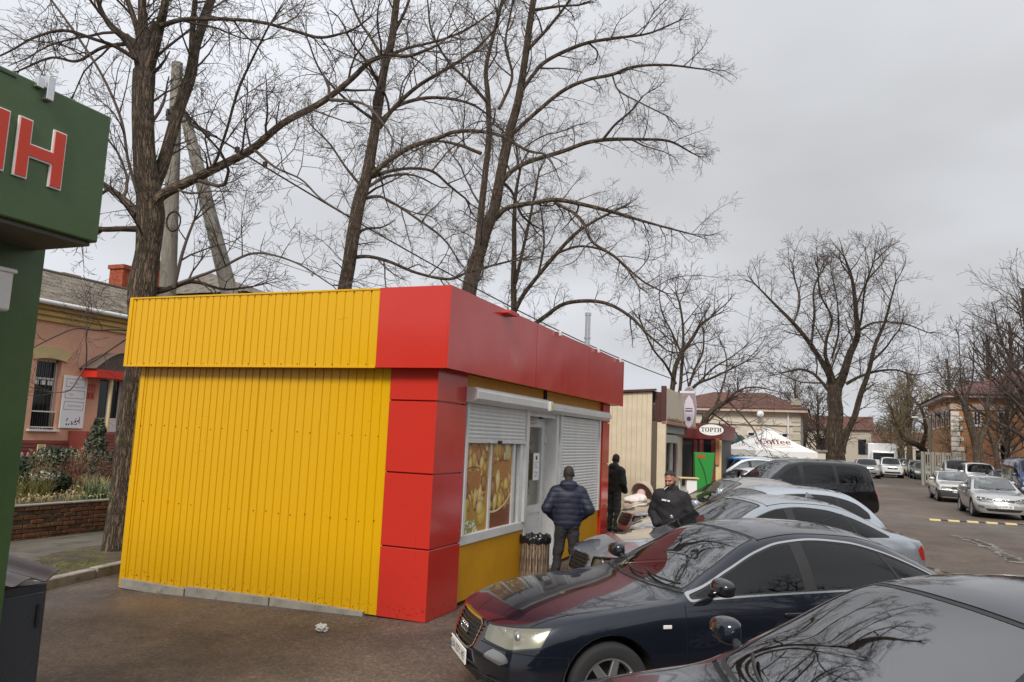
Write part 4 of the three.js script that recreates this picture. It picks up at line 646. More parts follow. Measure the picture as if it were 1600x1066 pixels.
  if (S.intakes) for (const P of S.intakes) { [A, T_] = split(T_, nose(P)); if (Math.min(...P.map(a => a[0])) > 0.2) for (const sd of [1, -1]) put('air_intake', A, CM.plastic, sd, -0.012); else put('air_intake', A, CM.plastic, 0, -0.012); if (full && S.intakeSlats !== false) { const ys = P.map(a => a[1]), us = P.map(a => a[0]), y0 = Math.min(...ys), y1 = Math.max(...ys), u1 = Math.max(...us) * 0.9; for (let k = 1; k < 4; k++) { const y = mix(y0, y1, k / 4), pts = []; for (let i = -8; i <= 8; i++) { const z = u1 * 0.8 * i / 8; pts.push(V3(z, y, L / 2 - bow(0, y, z) + 0.002)); } part(t, 'intake_slat', tube(pts, 0.006, 16, 5), CM.trim); } } }
  if (S.bumperBlack) { [A, T_] = split(T_, S.bumperBlack); put('bumper', A, CM.plastic, 0, 0.012); }
  if (S.lampsR) { const ur = a => a.p[2] + (L - a.p[0]); for (const P of S.lampsR) { [A, T_] = split(T_, a => a.p[0] < L - 1.1 ? 1 : sdPoly(ur(a), a.p[1], P, 0.012)); for (const sd of [1, -1]) put('tail_light', A, CM.red, sd, 0.003); } }
  // joints between panels
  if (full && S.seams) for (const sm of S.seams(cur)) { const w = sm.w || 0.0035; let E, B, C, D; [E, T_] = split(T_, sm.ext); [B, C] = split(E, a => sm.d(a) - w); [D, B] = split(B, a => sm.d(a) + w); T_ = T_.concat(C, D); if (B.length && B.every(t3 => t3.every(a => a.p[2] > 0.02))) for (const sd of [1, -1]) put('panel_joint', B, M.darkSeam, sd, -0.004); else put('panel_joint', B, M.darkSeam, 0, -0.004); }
  put('body', T_, paint, 0);
  part(t, 'underbody', merge([bx(-S.W * 0.86, S.W * 0.86, S.low - 0.02, S.low + 0.16, -(L / 2 - 0.35), L / 2 - 0.35), bx(-S.W * 0.62, S.W * 0.62, S.low + 0.12, 0.62, -(L / 2 - 0.5), L / 2 - 0.9)]), CM.cabin);
  // wheels and wheel wells
  const wg = wheelParts(R, S.tw || 0.20, o.spokes || 7);
  for (const x of xs) for (const sd of [1, -1]) {
    const z = L / 2 - x, X = (S.W - (S.tw || 0.2) / 2 - 0.012) * sd, wl = new THREE.Group(); wl.name = 'wheel'; wl.position.set(X, R - 0.006, z); wl.rotation.set(0.7 * x, sd < 0 ? Math.PI : 0, 0); t.add(wl);
    part(wl, 'tyre', wg.tyre, M.rubber); part(wl, 'rim', wg.rim, o.rimMat || CM.alloy); part(wl, 'spokes', wg.spokes, o.rimMat || CM.alloy); part(wl, 'brake_disc', wg.disc, CM.plastic);
    const well = new THREE.CylinderGeometry(R * 1.17, R * 1.17, 0.42, 20, 1, true, -Math.PI * 0.62, Math.PI * 1.24); well.rotateZ(Math.PI / 2); well.rotateX(Math.PI * 0.5); 
    const wp = new Wood(); const arc = []; for (let i = 0; i <= 18; i++) { const an = mix(-0.35, Math.PI + 0.35, i / 18); arc.push([Math.cos(an) * R * 1.165, R + Math.sin(an) * R * 1.165]); }
    const tri = []; for (let i = 0; i < 18; i++) { const [a, b] = [arc[i], arc[i + 1]], x0 = (S.W - 0.015) * sd, x1 = (S.W - 0.42) * sd; tri.push([x0, a[1], z + a[0]], [x0, b[1], z + b[0]], [x1, b[1], z + b[0]], [x0, a[1], z + a[0]], [x1, b[1], z + b[0]], [x1, a[1], z + a[0]], [x1, R, z], [x1, a[1], z + a[0]], [x1, b[1], z + b[0]]); }
    part(t, 'wheel_well', polyGeo(tri), CM.cabin);
  }
  // mirrors
  if (S.mirror) for (const sd of [1, -1]) {
    const [mx, my] = S.mirror, mz = cur.belt[0](mx), g = new THREE.SphereGeometry(1, 20, 14), p = g.attributes.position;
    for (let i = 0; i < p.count; i++) { let x = p.getX(i), y = p.getY(i), z = p.getZ(i); const sq = v => Math.sign(v) * Math.pow(Math.abs(v), 0.72); x = sq(x); y = sq(y); if (z < 0) z = Math.max(z, -0.45); p.setXYZ(i, x * 0.115, y * 0.068 * (1 - 0.12 * x * sd), z * 0.085); } g.computeVertexNormals();
    const m = part(t, 'side_mirror', g, o.mirrorMat || paint, [(mz + 0.135) * sd, my + 0.075, L / 2 - mx]);
    part(m, 'mirror_foot', rod([-0.10 * sd, -0.035, 0], [-0.16 * sd, -0.075, 0.0], 0.022, 0.03, 8), CM.trim);
    const mg = new THREE.CircleGeometry(1, 20); mg.scale(0.098, 0.052, 1); mg.rotateY(Math.PI); mg.translate(0, 0, -0.0395); part(m, 'mirror_glass', mg, CM.glassMirror ||= std([0.75, 0.75, 0.75], 0.05, { metalness: 1 }));
  }
  // handles
  if (full && S.handles) for (const [hx, hy] of S.handles) for (const sd of [1, -1]) { const z = cur.crease[0](hx) + 0.004, g = rbx(-0.014, 0.014, -0.016, 0.016, -0.10, 0.10, 0.012, 2); part(t, 'door_handle', g, paint, [(z - 0.004) * sd, hy, L / 2 - hx]); }
  if (S.repeater && full) for (const sd of [1, -1]) { const g = rbx(-0.006, 0.006, -0.014, 0.014, -0.035, 0.035, 0.005, 2); part(t, 'side_repeater', g, CM.lens2 ||= phy([0.75, 0.74, 0.68], 0.15, { clearcoat: 1 }), [(cur.crease[0](S.repeater[0]) + 0.004) * sd, S.repeater[1], L / 2 - S.repeater[0]]); }
  // cabin
  if (o.cabin !== false) cabin(t, S, L);
  if (o.plate) { const y = S.plateY, g = rbx(-0.26, 0.26, -0.056, 0.056, -0.006, 0.006, 0.004); const m = part(t, 'number_plate', g, CM.plate, [0, y, L / 2 - bow(0, y, 0) + 0.018]); const f = face(0.50, 0.10); f.translate(0, 0, 0.0075); part(m, 'plate_print', f, std([0.95, 0.95, 0.95], 0.5, { map: o.plate })); }
  return Object.assign(t, { cur, bow, S });
}
function grilleSlats(t, S, bow, L) {
  const P = S.grille, ys = P.map(a => a[1]), y0 = Math.min(...ys), y1 = Math.max(...ys), n = S.slatN || 6;
  for (let k = 1; k < n; k++) { const y = mix(y0, y1, k / n), row = P.filter(() => 1); let u1 = 0; for (let i = 0; i < P.length; i++) { const a = P[i], b = P[(i + 1) % P.length]; if ((a[1] - y) * (b[1] - y) <= 0 && a[1] !== b[1]) u1 = Math.max(u1, mix(a[0], b[0], (y - a[1]) / (b[1] - a[1]))); } u1 = (u1 - 0.02) * 0.93; if (u1 < 0.05) continue; const pts = []; for (let i = -6; i <= 6; i++) { const z = u1 * i / 6; pts.push(V3(z, y, L / 2 - bow(0, y, z) + 0.002)); } part(t, 'grille_slat', tube(pts, 0.007, 14, 5), S.slatMat || CM.trim); }
}
function wipers(w, S, cur, L) {
  for (const [z0, z1, dx] of [[0.10, -0.50, 0.24], [0.62, 0.02, 0.20]]) { const pts = []; for (let i = 0; i <= 6; i++) { const u = i / 6, z = mix(z0, z1, u), x = S.ws[0] + 0.045 + 0.10 * (z / 0.7) ** 2 + dx * u * u * 0.35, e = cur.edge[0](x), yt = cur.top[1](x), ye = cur.edge[1](x), tt = 1 - Math.abs(z) / e, y = ye + (yt - ye) * (1 - Math.pow(1 - clamp(tt), 2.2)); pts.push(V3(-z * -1, y + 0.022, L / 2 - x + 0.006)); } part(w, 'wiper', tube(pts, 0.009, 14, 5), CM.trim); }
}
function cabin(t, S, L) {
  const W = S.W, cb = S.cab, zf = L / 2 - cb[0], zr = L / 2 - cb[1];
  part(t, 'cabin_floor', merge([bx(-W + 0.12, W - 0.12, S.low + 0.16, S.low + 0.20, zr, zf), bx(-W + 0.10, -W + 0.16, S.low, 0.88, zr, zf), bx(W - 0.16, W - 0.10, S.low, 0.88, zr, zf)]), CM.cabin);
  const d = extr([[0, 0.45], [0.55, 0.45], [0.62, 0.83], [0.45, 0.90], [0.1, 0.91], [-0.02, 0.80]], 2 * (W - 0.17), 0.02); d.rotateY(-Math.PI / 2); d.translate(W - 0.17, S.dash || 0, 0); d.translate(0, 0, L / 2 - cb[2] - 0.62 + 0.16); part(t, 'dashboard', boxUV(d), CM.cabin);
  const st = new THREE.TorusGeometry(0.185, 0.016, 8, 28); st.rotateX(-0.4); part(t, 'steering_wheel', st, CM.trim, [0.38, 0.86 + (S.dash || 0), L / 2 - cb[2] - 0.72]);
  for (const [x, zz] of [[0.38, cb[3]], [-0.38, cb[3]], [0.38, cb[4]], [-0.38, cb[4]]]) { const z = L / 2 - zz; const s = part(t, 'seat', merge([rbx(x - 0.24, x + 0.24, 0.30, 0.48, z - 0.12, z + 0.38, 0.06, 2), (() => { const g = rbx(-0.23, 0.23, 0, 0.60, -0.08, 0.08, 0.06, 2); g.rotateX(-0.28); g.translate(x, 0.42, z - 0.10); return g; })()]), CM.seat); const hr = rbx(-0.13, 0.13, -0.09, 0.09, -0.05, 0.05, 0.04, 2); part(s, 'headrest', hr, CM.seat, [x, 1.10, z - 0.29]); }
}
// ---------------------------------------------------------------- car shapes (x back from the nose, half widths, heights)
const SEDAN = {
  L: 4.8, W: 0.905, R: 0.318, low: 0.2, axles: [0.93, 3.69], tw: 0.205, sF: 0.8, sR: 0.7, bf: 0.27, br: 0.17, pil: 0.05, soft: 3,
  top: [[0, 0.70], [0.12, 0.745], [0.45, 0.815], [0.9, 0.872], [1.42, 0.925], [1.52, 0.95], [1.9, 1.165], [2.3, 1.365], [2.5, 1.412], [2.85, 1.44], [3.2, 1.432], [3.55, 1.382], [3.8, 1.29], [4.2, 1.085], [4.32, 1.062], [4.6, 1.04], [4.8, 0.995]],
  edge: [[0, 0.60, 0.672], [0.15, 0.65, 0.72], [0.5, 0.70, 0.79], [1.0, 0.725, 0.85], [1.42, 0.735, 0.895], [1.52, 0.735, 0.918], [1.9, 0.675, 1.11], [2.35, 0.60, 1.325], [2.8, 0.58, 1.382], [3.3, 0.58, 1.358], [3.6, 0.59, 1.297], [3.9, 0.61, 1.185], [4.2, 0.66, 1.05], [4.35, 0.68, 1.025], [4.8, 0.66, 0.955]],
  belt: [[0, 0.70, 0.63], [0.2, 0.775, 0.685], [0.6, 0.825, 0.765], [1.0, 0.842, 0.825], [1.45, 0.848, 0.885], [2, 0.848, 0.925], [3, 0.852, 0.96], [4, 0.832, 0.985], [4.4, 0.80, 0.972], [4.8, 0.73, 0.92]],
  crease: [[0, 0.74, 0.55], [0.3, 0.835, 0.62], [0.92, 0.888, 0.71], [1.5, 0.89, 0.75], [2.5, 0.895, 0.785], [3.8, 0.895, 0.825], [4.4, 0.86, 0.835], [4.8, 0.77, 0.81]],
  mid: [[0, 0.77, 0.44], [0.3, 0.855, 0.45], [0.92, 0.905, 0.50], [2.4, 0.90, 0.52], [3.8, 0.905, 0.55], [4.5, 0.86, 0.55], [4.8, 0.785, 0.52]],
  sill: [[0, 0.73, 0.20], [0.3, 0.80, 0.185], [0.92, 0.85, 0.185], [2.4, 0.862, 0.20], [3.8, 0.85, 0.22], [4.8, 0.76, 0.28]],
  front: [[0.15, 0.10], [0.25, 0.05], [0.36, 0.01], [0.45, 0], [0.53, 0.025], [0.6, 0.055], [0.7, 0.10], [0.75, 0.14]], rear: [[0.25, 0.08], [0.42, 0.01], [0.52, 0], [0.62, 0.02], [0.7, 0.05], [0.95, 0.08], [1.0, 0.11]],
  dlo: [[1.60, 0.935], [1.75, 0.99], [2.0, 1.108], [2.3, 1.245], [2.55, 1.312], [2.85, 1.337], [3.2, 1.315], [3.5, 1.25], [3.8, 1.145], [4.08, 1.015]], windows: [[1.5, 2.63, 0, -0.02], [2.745, 3.60, -0.02, -0.5], [3.635, 4.2, -0.5]],
  ws: [1.51, 2.33], rw: [3.66, 4.18], chrome: true, mirror: [1.80, 0.955], handles: [[2.50, 0.80], [3.50, 0.825]], cab: [1.35, 3.9, 1.55, 2.45, 3.30], plateY: 0.395, repeater: [1.38, 0.735],
  lampsF: [[[0.50, 0.575], [0.525, 0.672], [0.92, 0.695], [1.29, 0.725], [1.235, 0.605], [0.9, 0.565]]], bulbs: [[0.70, 0.63, 0.05], [0.95, 0.64, 0.062], [1.13, 0.655, 0.03]], fogs: [[[0.55, 0.475], [0.66, 0.525], [0.84, 0.52], [0.93, 0.49], [0.80, 0.455]]],
  grille: [[-0.2, 0.465], [0.24, 0.465], [0.33, 0.50], [0.405, 0.655], [0.37, 0.675], [-0.2, 0.675]], grilleFrame: 0.015, slatN: 7,
  intakes: [[[-0.2, 0.245], [0.40, 0.245], [0.47, 0.30], [0.45, 0.345], [-0.2, 0.345]], [[0.60, 0.255], [0.58, 0.335], [0.86, 0.345], [0.92, 0.28]]],
  lampsR: [[[0.30, 0.72], [0.28, 0.86], [0.95, 0.89], [1.12, 0.84], [1.06, 0.74]]],
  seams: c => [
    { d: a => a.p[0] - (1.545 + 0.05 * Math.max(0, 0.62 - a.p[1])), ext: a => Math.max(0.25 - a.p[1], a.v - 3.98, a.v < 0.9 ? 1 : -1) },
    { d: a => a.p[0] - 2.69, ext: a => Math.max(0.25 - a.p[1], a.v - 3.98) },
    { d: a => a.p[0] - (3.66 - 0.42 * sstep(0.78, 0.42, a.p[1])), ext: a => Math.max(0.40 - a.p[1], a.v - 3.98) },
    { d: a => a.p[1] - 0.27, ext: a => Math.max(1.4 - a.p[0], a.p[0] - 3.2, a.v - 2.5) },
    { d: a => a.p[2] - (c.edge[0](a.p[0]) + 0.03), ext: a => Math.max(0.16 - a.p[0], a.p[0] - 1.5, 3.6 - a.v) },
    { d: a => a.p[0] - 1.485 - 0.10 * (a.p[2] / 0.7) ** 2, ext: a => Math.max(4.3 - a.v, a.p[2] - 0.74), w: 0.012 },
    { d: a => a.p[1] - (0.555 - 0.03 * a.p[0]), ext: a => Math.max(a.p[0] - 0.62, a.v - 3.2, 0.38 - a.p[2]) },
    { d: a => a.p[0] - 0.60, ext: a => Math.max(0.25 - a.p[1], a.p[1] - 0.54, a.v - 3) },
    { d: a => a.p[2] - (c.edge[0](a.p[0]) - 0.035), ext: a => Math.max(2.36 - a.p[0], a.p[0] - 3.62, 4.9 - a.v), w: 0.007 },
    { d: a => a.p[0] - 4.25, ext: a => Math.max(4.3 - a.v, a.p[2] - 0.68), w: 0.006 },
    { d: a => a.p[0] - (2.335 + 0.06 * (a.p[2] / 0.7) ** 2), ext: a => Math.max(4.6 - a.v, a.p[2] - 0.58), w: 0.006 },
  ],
};
// other shapes are re-proportioned: x by key positions, heights and widths by factors
function reshape(B, { L, W, H, xmap, over = {} }) {
  const X = xmap || (x => x * L / B.L), ky = H / 1.44, kw = W / B.W, S = { ...B };
  for (const k of ['edge', 'belt', 'crease', 'mid', 'sill']) S[k] = B[k].map(([x, w, y]) => [X(x), w * kw, y * ky]);
  for (const k of ['top', 'dlo']) S[k] = B[k].map(([x, y]) => [X(x), y * ky]);
  for (const k of ['front', 'rear']) S[k] = B[k].map(([y, d]) => [y * ky, d]);
  for (const k of ['lampsF', 'fogs', 'intakes', 'lampsR']) if (B[k]) S[k] = B[k].map(P => P.map(([u, y]) => [u * kw, y * ky]));
  if (B.grille) S.grille = B.grille.map(([u, y]) => [u * kw, y * ky]);
  S.windows = B.windows.map(([a, b, c, d]) => [X(a), X(b), c, d]); S.ws = B.ws.map(X); if (B.rw) S.rw = B.rw.map(X); S.axles = B.axles.map(X); S.mirror = [X(B.mirror[0]), B.mirror[1] * ky]; S.cab = B.cab.map(X); S.plateY = B.plateY * ky; S.handles = B.handles.map(([x, y]) => [X(x), y * ky]); S.repeater = null; S.bulbs = B.bulbs ? B.bulbs.map(([u, y, r]) => [u * kw, y * ky, r]) : null; S.seams = null; S.L = L; S.W = W; S.low = B.low * ky;
  return Object.assign(S, over);
}
const SUV = { ...SEDAN, L: 4.98, W: 0.98, R: 0.375, low: 0.3, axles: [0.95, 3.87], tw: 0.25, bf: 0.17, br: 0.05, sF: 0.6, sR: 0.3, soft: 1, pil: 0.05,
  top: [[0, 1.02], [0.12, 1.07], [0.6, 1.12], [1.3, 1.155], [1.48, 1.18], [1.95, 1.50], [2.3, 1.74], [2.5, 1.80], [3, 1.845], [3.8, 1.845], [4.45, 1.82], [4.68, 1.78], [4.80, 1.66], [4.92, 1.25], [4.98, 1.12]],
  edge: [[0, 0.70, 0.99], [0.2, 0.76, 1.05], [0.6, 0.80, 1.09], [1.3, 0.82, 1.125], [1.5, 0.82, 1.15], [1.95, 0.77, 1.44], [2.35, 0.71, 1.68], [3, 0.70, 1.77], [3.8, 0.70, 1.765], [4.45, 0.70, 1.74], [4.70, 0.71, 1.68], [4.84, 0.73, 1.46], [4.98, 0.75, 1.08]],
  belt: [[0, 0.80, 0.95], [0.3, 0.87, 1.0], [1.3, 0.91, 1.07], [2.5, 0.915, 1.13], [4.2, 0.90, 1.19], [4.7, 0.87, 1.19], [4.98, 0.82, 1.05]],
  crease: [[0, 0.84, 0.82], [0.3, 0.92, 0.86], [0.95, 0.965, 0.9], [3.9, 0.965, 0.98], [4.7, 0.92, 0.98], [4.98, 0.86, 0.94]],
  mid: [[0, 0.86, 0.6], [0.3, 0.93, 0.62], [0.95, 0.98, 0.65], [3.9, 0.98, 0.70], [4.7, 0.94, 0.7], [4.98, 0.88, 0.66]],
  sill: [[0, 0.82, 0.32], [0.4, 0.88, 0.30], [2.4, 0.93, 0.32], [4.2, 0.92, 0.34], [4.98, 0.84, 0.42]],
  front: [[0.3, 0.09], [0.5, 0.0], [0.7, 0.0], [0.9, 0.03], [1.05, 0.08]], rear: [[0.35, 0.06], [0.55, 0], [0.8, 0.02], [1.1, 0.06]],
  dlo: [[1.62, 1.16], [1.8, 1.26], [2.0, 1.40], [2.3, 1.585], [2.55, 1.66], [3.1, 1.695], [3.9, 1.69], [4.35, 1.645], [4.6, 1.54]], windows: [[1.5, 2.55, 0, 0], [2.68, 3.62, 0, -0.05], [3.72, 4.6, -0.05, -0.3]],
  ws: [1.50, 2.36], rw: [4.72, 4.91], chrome: false, mirror: [1.85, 1.14], handles: [[2.4, 1.02], [3.5, 1.05]], cab: [1.4, 4.3, 1.6, 2.5, 3.4], dash: 0.22, plateY: 0.62, repeater: null, bulbs: [[0.75, 0.88, 0.05]],
  lampsF: [[[0.58, 0.80], [0.60, 0.93], [1.15, 0.96], [1.12, 0.82]]], fogs: null, grille: [[-0.2, 0.78], [0.46, 0.78], [0.50, 0.93], [-0.2, 0.93]], grilleFrame: 0.02, intakes: [[[-0.2, 0.42], [0.7, 0.42], [0.7, 0.55], [-0.2, 0.55]]], lampsR: [[[0.62, 0.85], [0.62, 1.15], [0.98, 1.15], [0.98, 0.85]]], seams: null };
const HATCH = { ...SEDAN, L: 4.25, axles: [0.86, 3.46], br: 0.14, sR: 0.5,
  top: [[0, 0.72], [0.12, 0.77], [0.45, 0.85], [0.85, 0.91], [1.15, 0.95], [1.25, 0.99], [1.7, 1.24], [2.05, 1.405], [2.3, 1.46], [2.7, 1.49], [3.2, 1.475], [3.6, 1.42], [3.8, 1.34], [4.05, 1.10], [4.15, 1.02], [4.25, 0.97]],
  edge: [[0, 0.60, 0.69], [0.15, 0.65, 0.74], [0.5, 0.70, 0.82], [1.0, 0.73, 0.90], [1.25, 0.735, 0.95], [1.7, 0.67, 1.18], [2.1, 0.60, 1.36], [2.6, 0.585, 1.42], [3.2, 0.585, 1.40], [3.6, 0.59, 1.33], [3.85, 0.61, 1.2], [4.1, 0.66, 1.0], [4.25, 0.66, 0.92]],
  belt: [[0, 0.70, 0.65], [0.2, 0.775, 0.70], [0.6, 0.825, 0.79], [1.0, 0.842, 0.86], [1.45, 0.848, 0.92], [2.5, 0.85, 0.965], [3.5, 0.83, 1.0], [4.0, 0.79, 0.98], [4.25, 0.73, 0.89]],
  crease: [[0, 0.74, 0.57], [0.3, 0.835, 0.64], [0.86, 0.888, 0.73], [1.5, 0.89, 0.77], [2.5, 0.895, 0.80], [3.5, 0.895, 0.84], [4.0, 0.86, 0.85], [4.25, 0.78, 0.80]],
  mid: [[0, 0.77, 0.44], [0.3, 0.855, 0.45], [0.9, 0.905, 0.50], [2.4, 0.90, 0.52], [3.5, 0.905, 0.55], [4.0, 0.87, 0.55], [4.25, 0.79, 0.52]],
  sill: [[0, 0.73, 0.20], [0.3, 0.80, 0.185], [0.92, 0.85, 0.185], [2.4, 0.862, 0.20], [3.5, 0.85, 0.22], [4.25, 0.76, 0.28]],
  dlo: [[1.34, 0.955], [1.5, 1.02], [1.8, 1.165], [2.1, 1.30], [2.4, 1.365], [2.7, 1.38], [3.1, 1.365], [3.4, 1.31], [3.6, 1.24], [3.78, 1.10]], windows: [[1.3, 2.3, 0, -0.02], [2.40, 3.25, -0.02, -0.1], [3.3, 3.9, -0.1]],
  ws: [1.25, 2.06], rw: [3.62, 4.08], mirror: [1.55, 0.975], handles: [[2.2, 0.82], [3.1, 0.84]], cab: [1.1, 3.6, 1.3, 2.15, 2.95], plateY: 0.40, repeater: null, seams: null };
// angular small hatchback with black bumpers
const BOXY = { ...HATCH, L: 4.0, W: 0.82, R: 0.285, axles: [0.78, 3.24], tw: 0.175, bf: 0.06, br: 0.05, sF: 0.35, sR: 0.3, soft: 1, pil: 0.045, low: 0.2,
  top: [[0, 0.72], [0.08, 0.77], [0.5, 0.84], [1.12, 0.91], [1.22, 0.94], [1.55, 1.15], [1.85, 1.335], [2.0, 1.37], [2.6, 1.39], [3.1, 1.36], [3.3, 1.31], [3.7, 1.03], [3.8, 0.98], [4.0, 0.93]],
  edge: [[0, 0.70, 0.70], [0.1, 0.72, 0.75], [0.5, 0.73, 0.82], [1.12, 0.73, 0.885], [1.22, 0.73, 0.915], [1.55, 0.68, 1.12], [1.88, 0.60, 1.31], [2.6, 0.585, 1.36], [3.1, 0.585, 1.33], [3.35, 0.60, 1.26], [3.7, 0.65, 1.0], [4.0, 0.66, 0.90]],
  belt: [[0, 0.745, 0.68], [0.2, 0.77, 0.73], [1.2, 0.775, 0.87], [2.5, 0.775, 0.91], [3.5, 0.77, 0.93], [4.0, 0.73, 0.88]],
  crease: [[0, 0.76, 0.60], [0.3, 0.80, 0.64], [2, 0.81, 0.7], [3.5, 0.81, 0.74], [4.0, 0.76, 0.72]],
  mid: [[0, 0.78, 0.44], [0.3, 0.815, 0.45], [2, 0.82, 0.5], [3.5, 0.82, 0.5], [4.0, 0.78, 0.5]], sill: [[0, 0.74, 0.22], [0.4, 0.77, 0.2], [2, 0.79, 0.2], [3.5, 0.78, 0.22], [4.0, 0.75, 0.28]],
  front: [[0.2, 0.02], [0.3, -0.03], [0.5, -0.03], [0.56, 0.02], [0.75, 0.05]], rear: [[0.25, 0.0], [0.5, -0.02], [0.6, 0.02], [0.9, 0.05]],
  dlo: [[1.32, 0.915], [1.5, 1.02], [1.8, 1.20], [1.95, 1.27], [2.3, 1.295], [2.9, 1.285], [3.15, 1.25], [3.4, 1.10]], windows: [[1.3, 2.2, 0, 0], [2.28, 3.0, 0, 0], [3.06, 3.5, 0, 0]], ws: [1.22, 1.86], rw: [3.3, 3.68], mirror: [1.45, 0.93], chrome: false, cab: [1.05, 3.4, 1.25, 2.0, 2.8],
  lampsF: [[[0.36, 0.575], [0.36, 0.685], [0.76, 0.69], [0.76, 0.58]]], bulbs: [[0.5, 0.63, 0.05]], fogs: null, grille: [[-0.2, 0.575], [0.34, 0.575], [0.34, 0.69], [-0.2, 0.69]], grilleFrame: 0, intakes: null, lampsR: [[[0.35, 0.6], [0.35, 0.78], [0.78, 0.8], [0.78, 0.62]]], plateY: 0.50,
  bumperBlack: a => Math.max(a.p[1] - 0.545, 0.27 - a.p[1], Math.min(a.p[0] - 0.55, 3.5 - a.p[0]), a.v - 3.4) };
const VAN = { ...SUV, L: 5.2, W: 0.97, R: 0.33, low: 0.28, axles: [0.85, 3.85], tw: 0.21, bf: 0.22, sF: 0.7,
  top: [[0, 0.88], [0.15, 0.98], [0.5, 1.10], [0.75, 1.18], [0.85, 1.26], [1.2, 1.62], [1.5, 1.87], [1.75, 1.96], [2.5, 2.0], [4.4, 1.99], [4.95, 1.93], [5.1, 1.7], [5.16, 1.2], [5.2, 1.0]],
  edge: [[0, 0.62, 0.85], [0.3, 0.74, 1.0], [0.75, 0.80, 1.12], [0.9, 0.82, 1.25], [1.25, 0.78, 1.58], [1.6, 0.75, 1.82], [2.5, 0.76, 1.92], [4.4, 0.76, 1.91], [5.0, 0.77, 1.8], [5.15, 0.78, 1.2], [5.2, 0.78, 1.0]],
  belt: [[0, 0.76, 0.80], [0.3, 0.86, 0.92], [0.9, 0.91, 1.08], [2.5, 0.93, 1.14], [4.9, 0.92, 1.14], [5.2, 0.86, 1.0]],
  dlo: [[1.0, 1.13], [1.25, 1.38], [1.5, 1.60], [1.75, 1.72], [2.5, 1.76], [4.5, 1.75], [4.85, 1.7]], windows: [[0.95, 1.95, 0, 0], [2.1, 3.2, 0, 0], [3.32, 4.8, 0, 0]], ws: [0.86, 1.6], rw: [5.0, 5.16], mirror: [1.2, 1.14], cab: [0.9, 4.5, 1.0, 1.8, 2.8] };
const plateTex = (s, w = 256) => canvasTex(w, 52, (g, W, H) => { g.fillStyle = '#eceae2'; g.fillRect(0, 0, W, H); g.fillStyle = '#2a4a9a'; g.fillRect(0, 0, 16, H); g.fillStyle = '#e8c418'; g.fillRect(0, 12, 16, 12); g.fillStyle = '#15151a'; g.font = 'bold 42px sans-serif'; g.fillText(s, 24, 41); });
const PARKED = 'cars parked nose-in beside the kiosks';
// dark blue saloon by the kiosk
const navy = carPaint([0.012, 0.0145, 0.024], 0.35, 0.34);
{
  const S = { ...SEDAN, lampMat: phy([0.66, 0.64, 0.52], 0.2, { transmission: 0.75, thickness: 0, ior: 1.5, clearcoat: 1, clearcoatRoughness: 0.05 }) };
  const c = car(S, { name: 'dark_blue_saloon', label: 'dark navy blue saloon with chrome window trim parked nose-in at the red pillar', nose: [-2.72, -5.84], h: -0.905, paint: navy, sideGlass: CM.tint, group: PARKED, plate: plateTex('BA 0371 HE'), nx: 40, spokes: 7, q: 1.15, mirrorMat: carPaint([0.016, 0.017, 0.02], 0.2, 0.5) });
  const y = 0.575, z0 = S.L / 2 - c.bow(0, y, 0) + 0.014, rings = thingRings(c, y, z0); void rings;
  part(c, 'roof_aerial', rod([0, 1.425, -1.05], [0, 1.50, -1.28], 0.006, 0.004), CM.trim);
}
function thingRings(c, y, z) { for (let i = 0; i < 4; i++) { const g = new THREE.TorusGeometry(0.036, 0.0065, 8, 28); part(c, 'emblem_ring', g, M.chrome, [(-1.5 + i) * 0.054, y, z]); } }
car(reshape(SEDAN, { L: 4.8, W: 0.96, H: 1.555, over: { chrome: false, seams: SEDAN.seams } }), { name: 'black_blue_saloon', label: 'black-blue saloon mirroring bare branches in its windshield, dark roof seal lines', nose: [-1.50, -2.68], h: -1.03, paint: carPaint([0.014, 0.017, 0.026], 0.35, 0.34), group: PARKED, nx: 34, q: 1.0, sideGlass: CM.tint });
const hz = px => 703.7 + 0.0421 * (px - 1284), ground2 = (px, d) => { const p = atDepth(px, hz(px), d); return [p.x, p.z]; };
const silverA = carPaint([0.36, 0.39, 0.43], 0.6, 0.36), silverB = carPaint([0.44, 0.49, 0.55], 0.55, 0.36), sand = carPaint([0.36, 0.33, 0.30], 0.6, 0.36), blackP = carPaint([0.006, 0.006, 0.007], 0.0, 0.35), whiteP = carPaint([0.72, 0.73, 0.73], 0.0, 0.4), pale = carPaint([0.50, 0.51, 0.50], 0.5, 0.38), greenP = carPaint([0.10, 0.16, 0.14], 0.4, 0.4), greyP = carPaint([0.20, 0.22, 0.24], 0.5, 0.4), blueP = carPaint([0.03, 0.055, 0.13], 0.3, 0.4), tealP = carPaint([0.25, 0.32, 0.33], 0.5, 0.4);
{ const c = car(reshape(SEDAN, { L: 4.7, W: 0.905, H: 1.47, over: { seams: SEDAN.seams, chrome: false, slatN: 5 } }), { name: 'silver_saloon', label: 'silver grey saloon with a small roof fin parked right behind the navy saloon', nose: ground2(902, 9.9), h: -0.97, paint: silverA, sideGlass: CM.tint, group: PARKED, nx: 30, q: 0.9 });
  part(c, 'roof_fin', extr([[0, 0], [0.12, 0], [0.02, 0.06]], 0.02, 0.006), silverA, [-0.01, 1.452, -0.95], [0, Math.PI / 2, 0]); }
{ const c = car(reshape(HATCH, { L: 4.35, W: 0.90, H: 1.43 }), { name: 'light_blue_hatchback', label: 'pale blue silver hatchback with a whip aerial between two silver cars', nose: ground2(990, 12.7), h: -0.97, paint: silverB, sideGlass: CM.tint, group: PARKED, nx: 24, q: 0.8 });
  part(c, 'whip_aerial', rod([0, 1.40, 0.45], [0, 1.68, 0.05], 0.005, 0.003), CM.trim); }
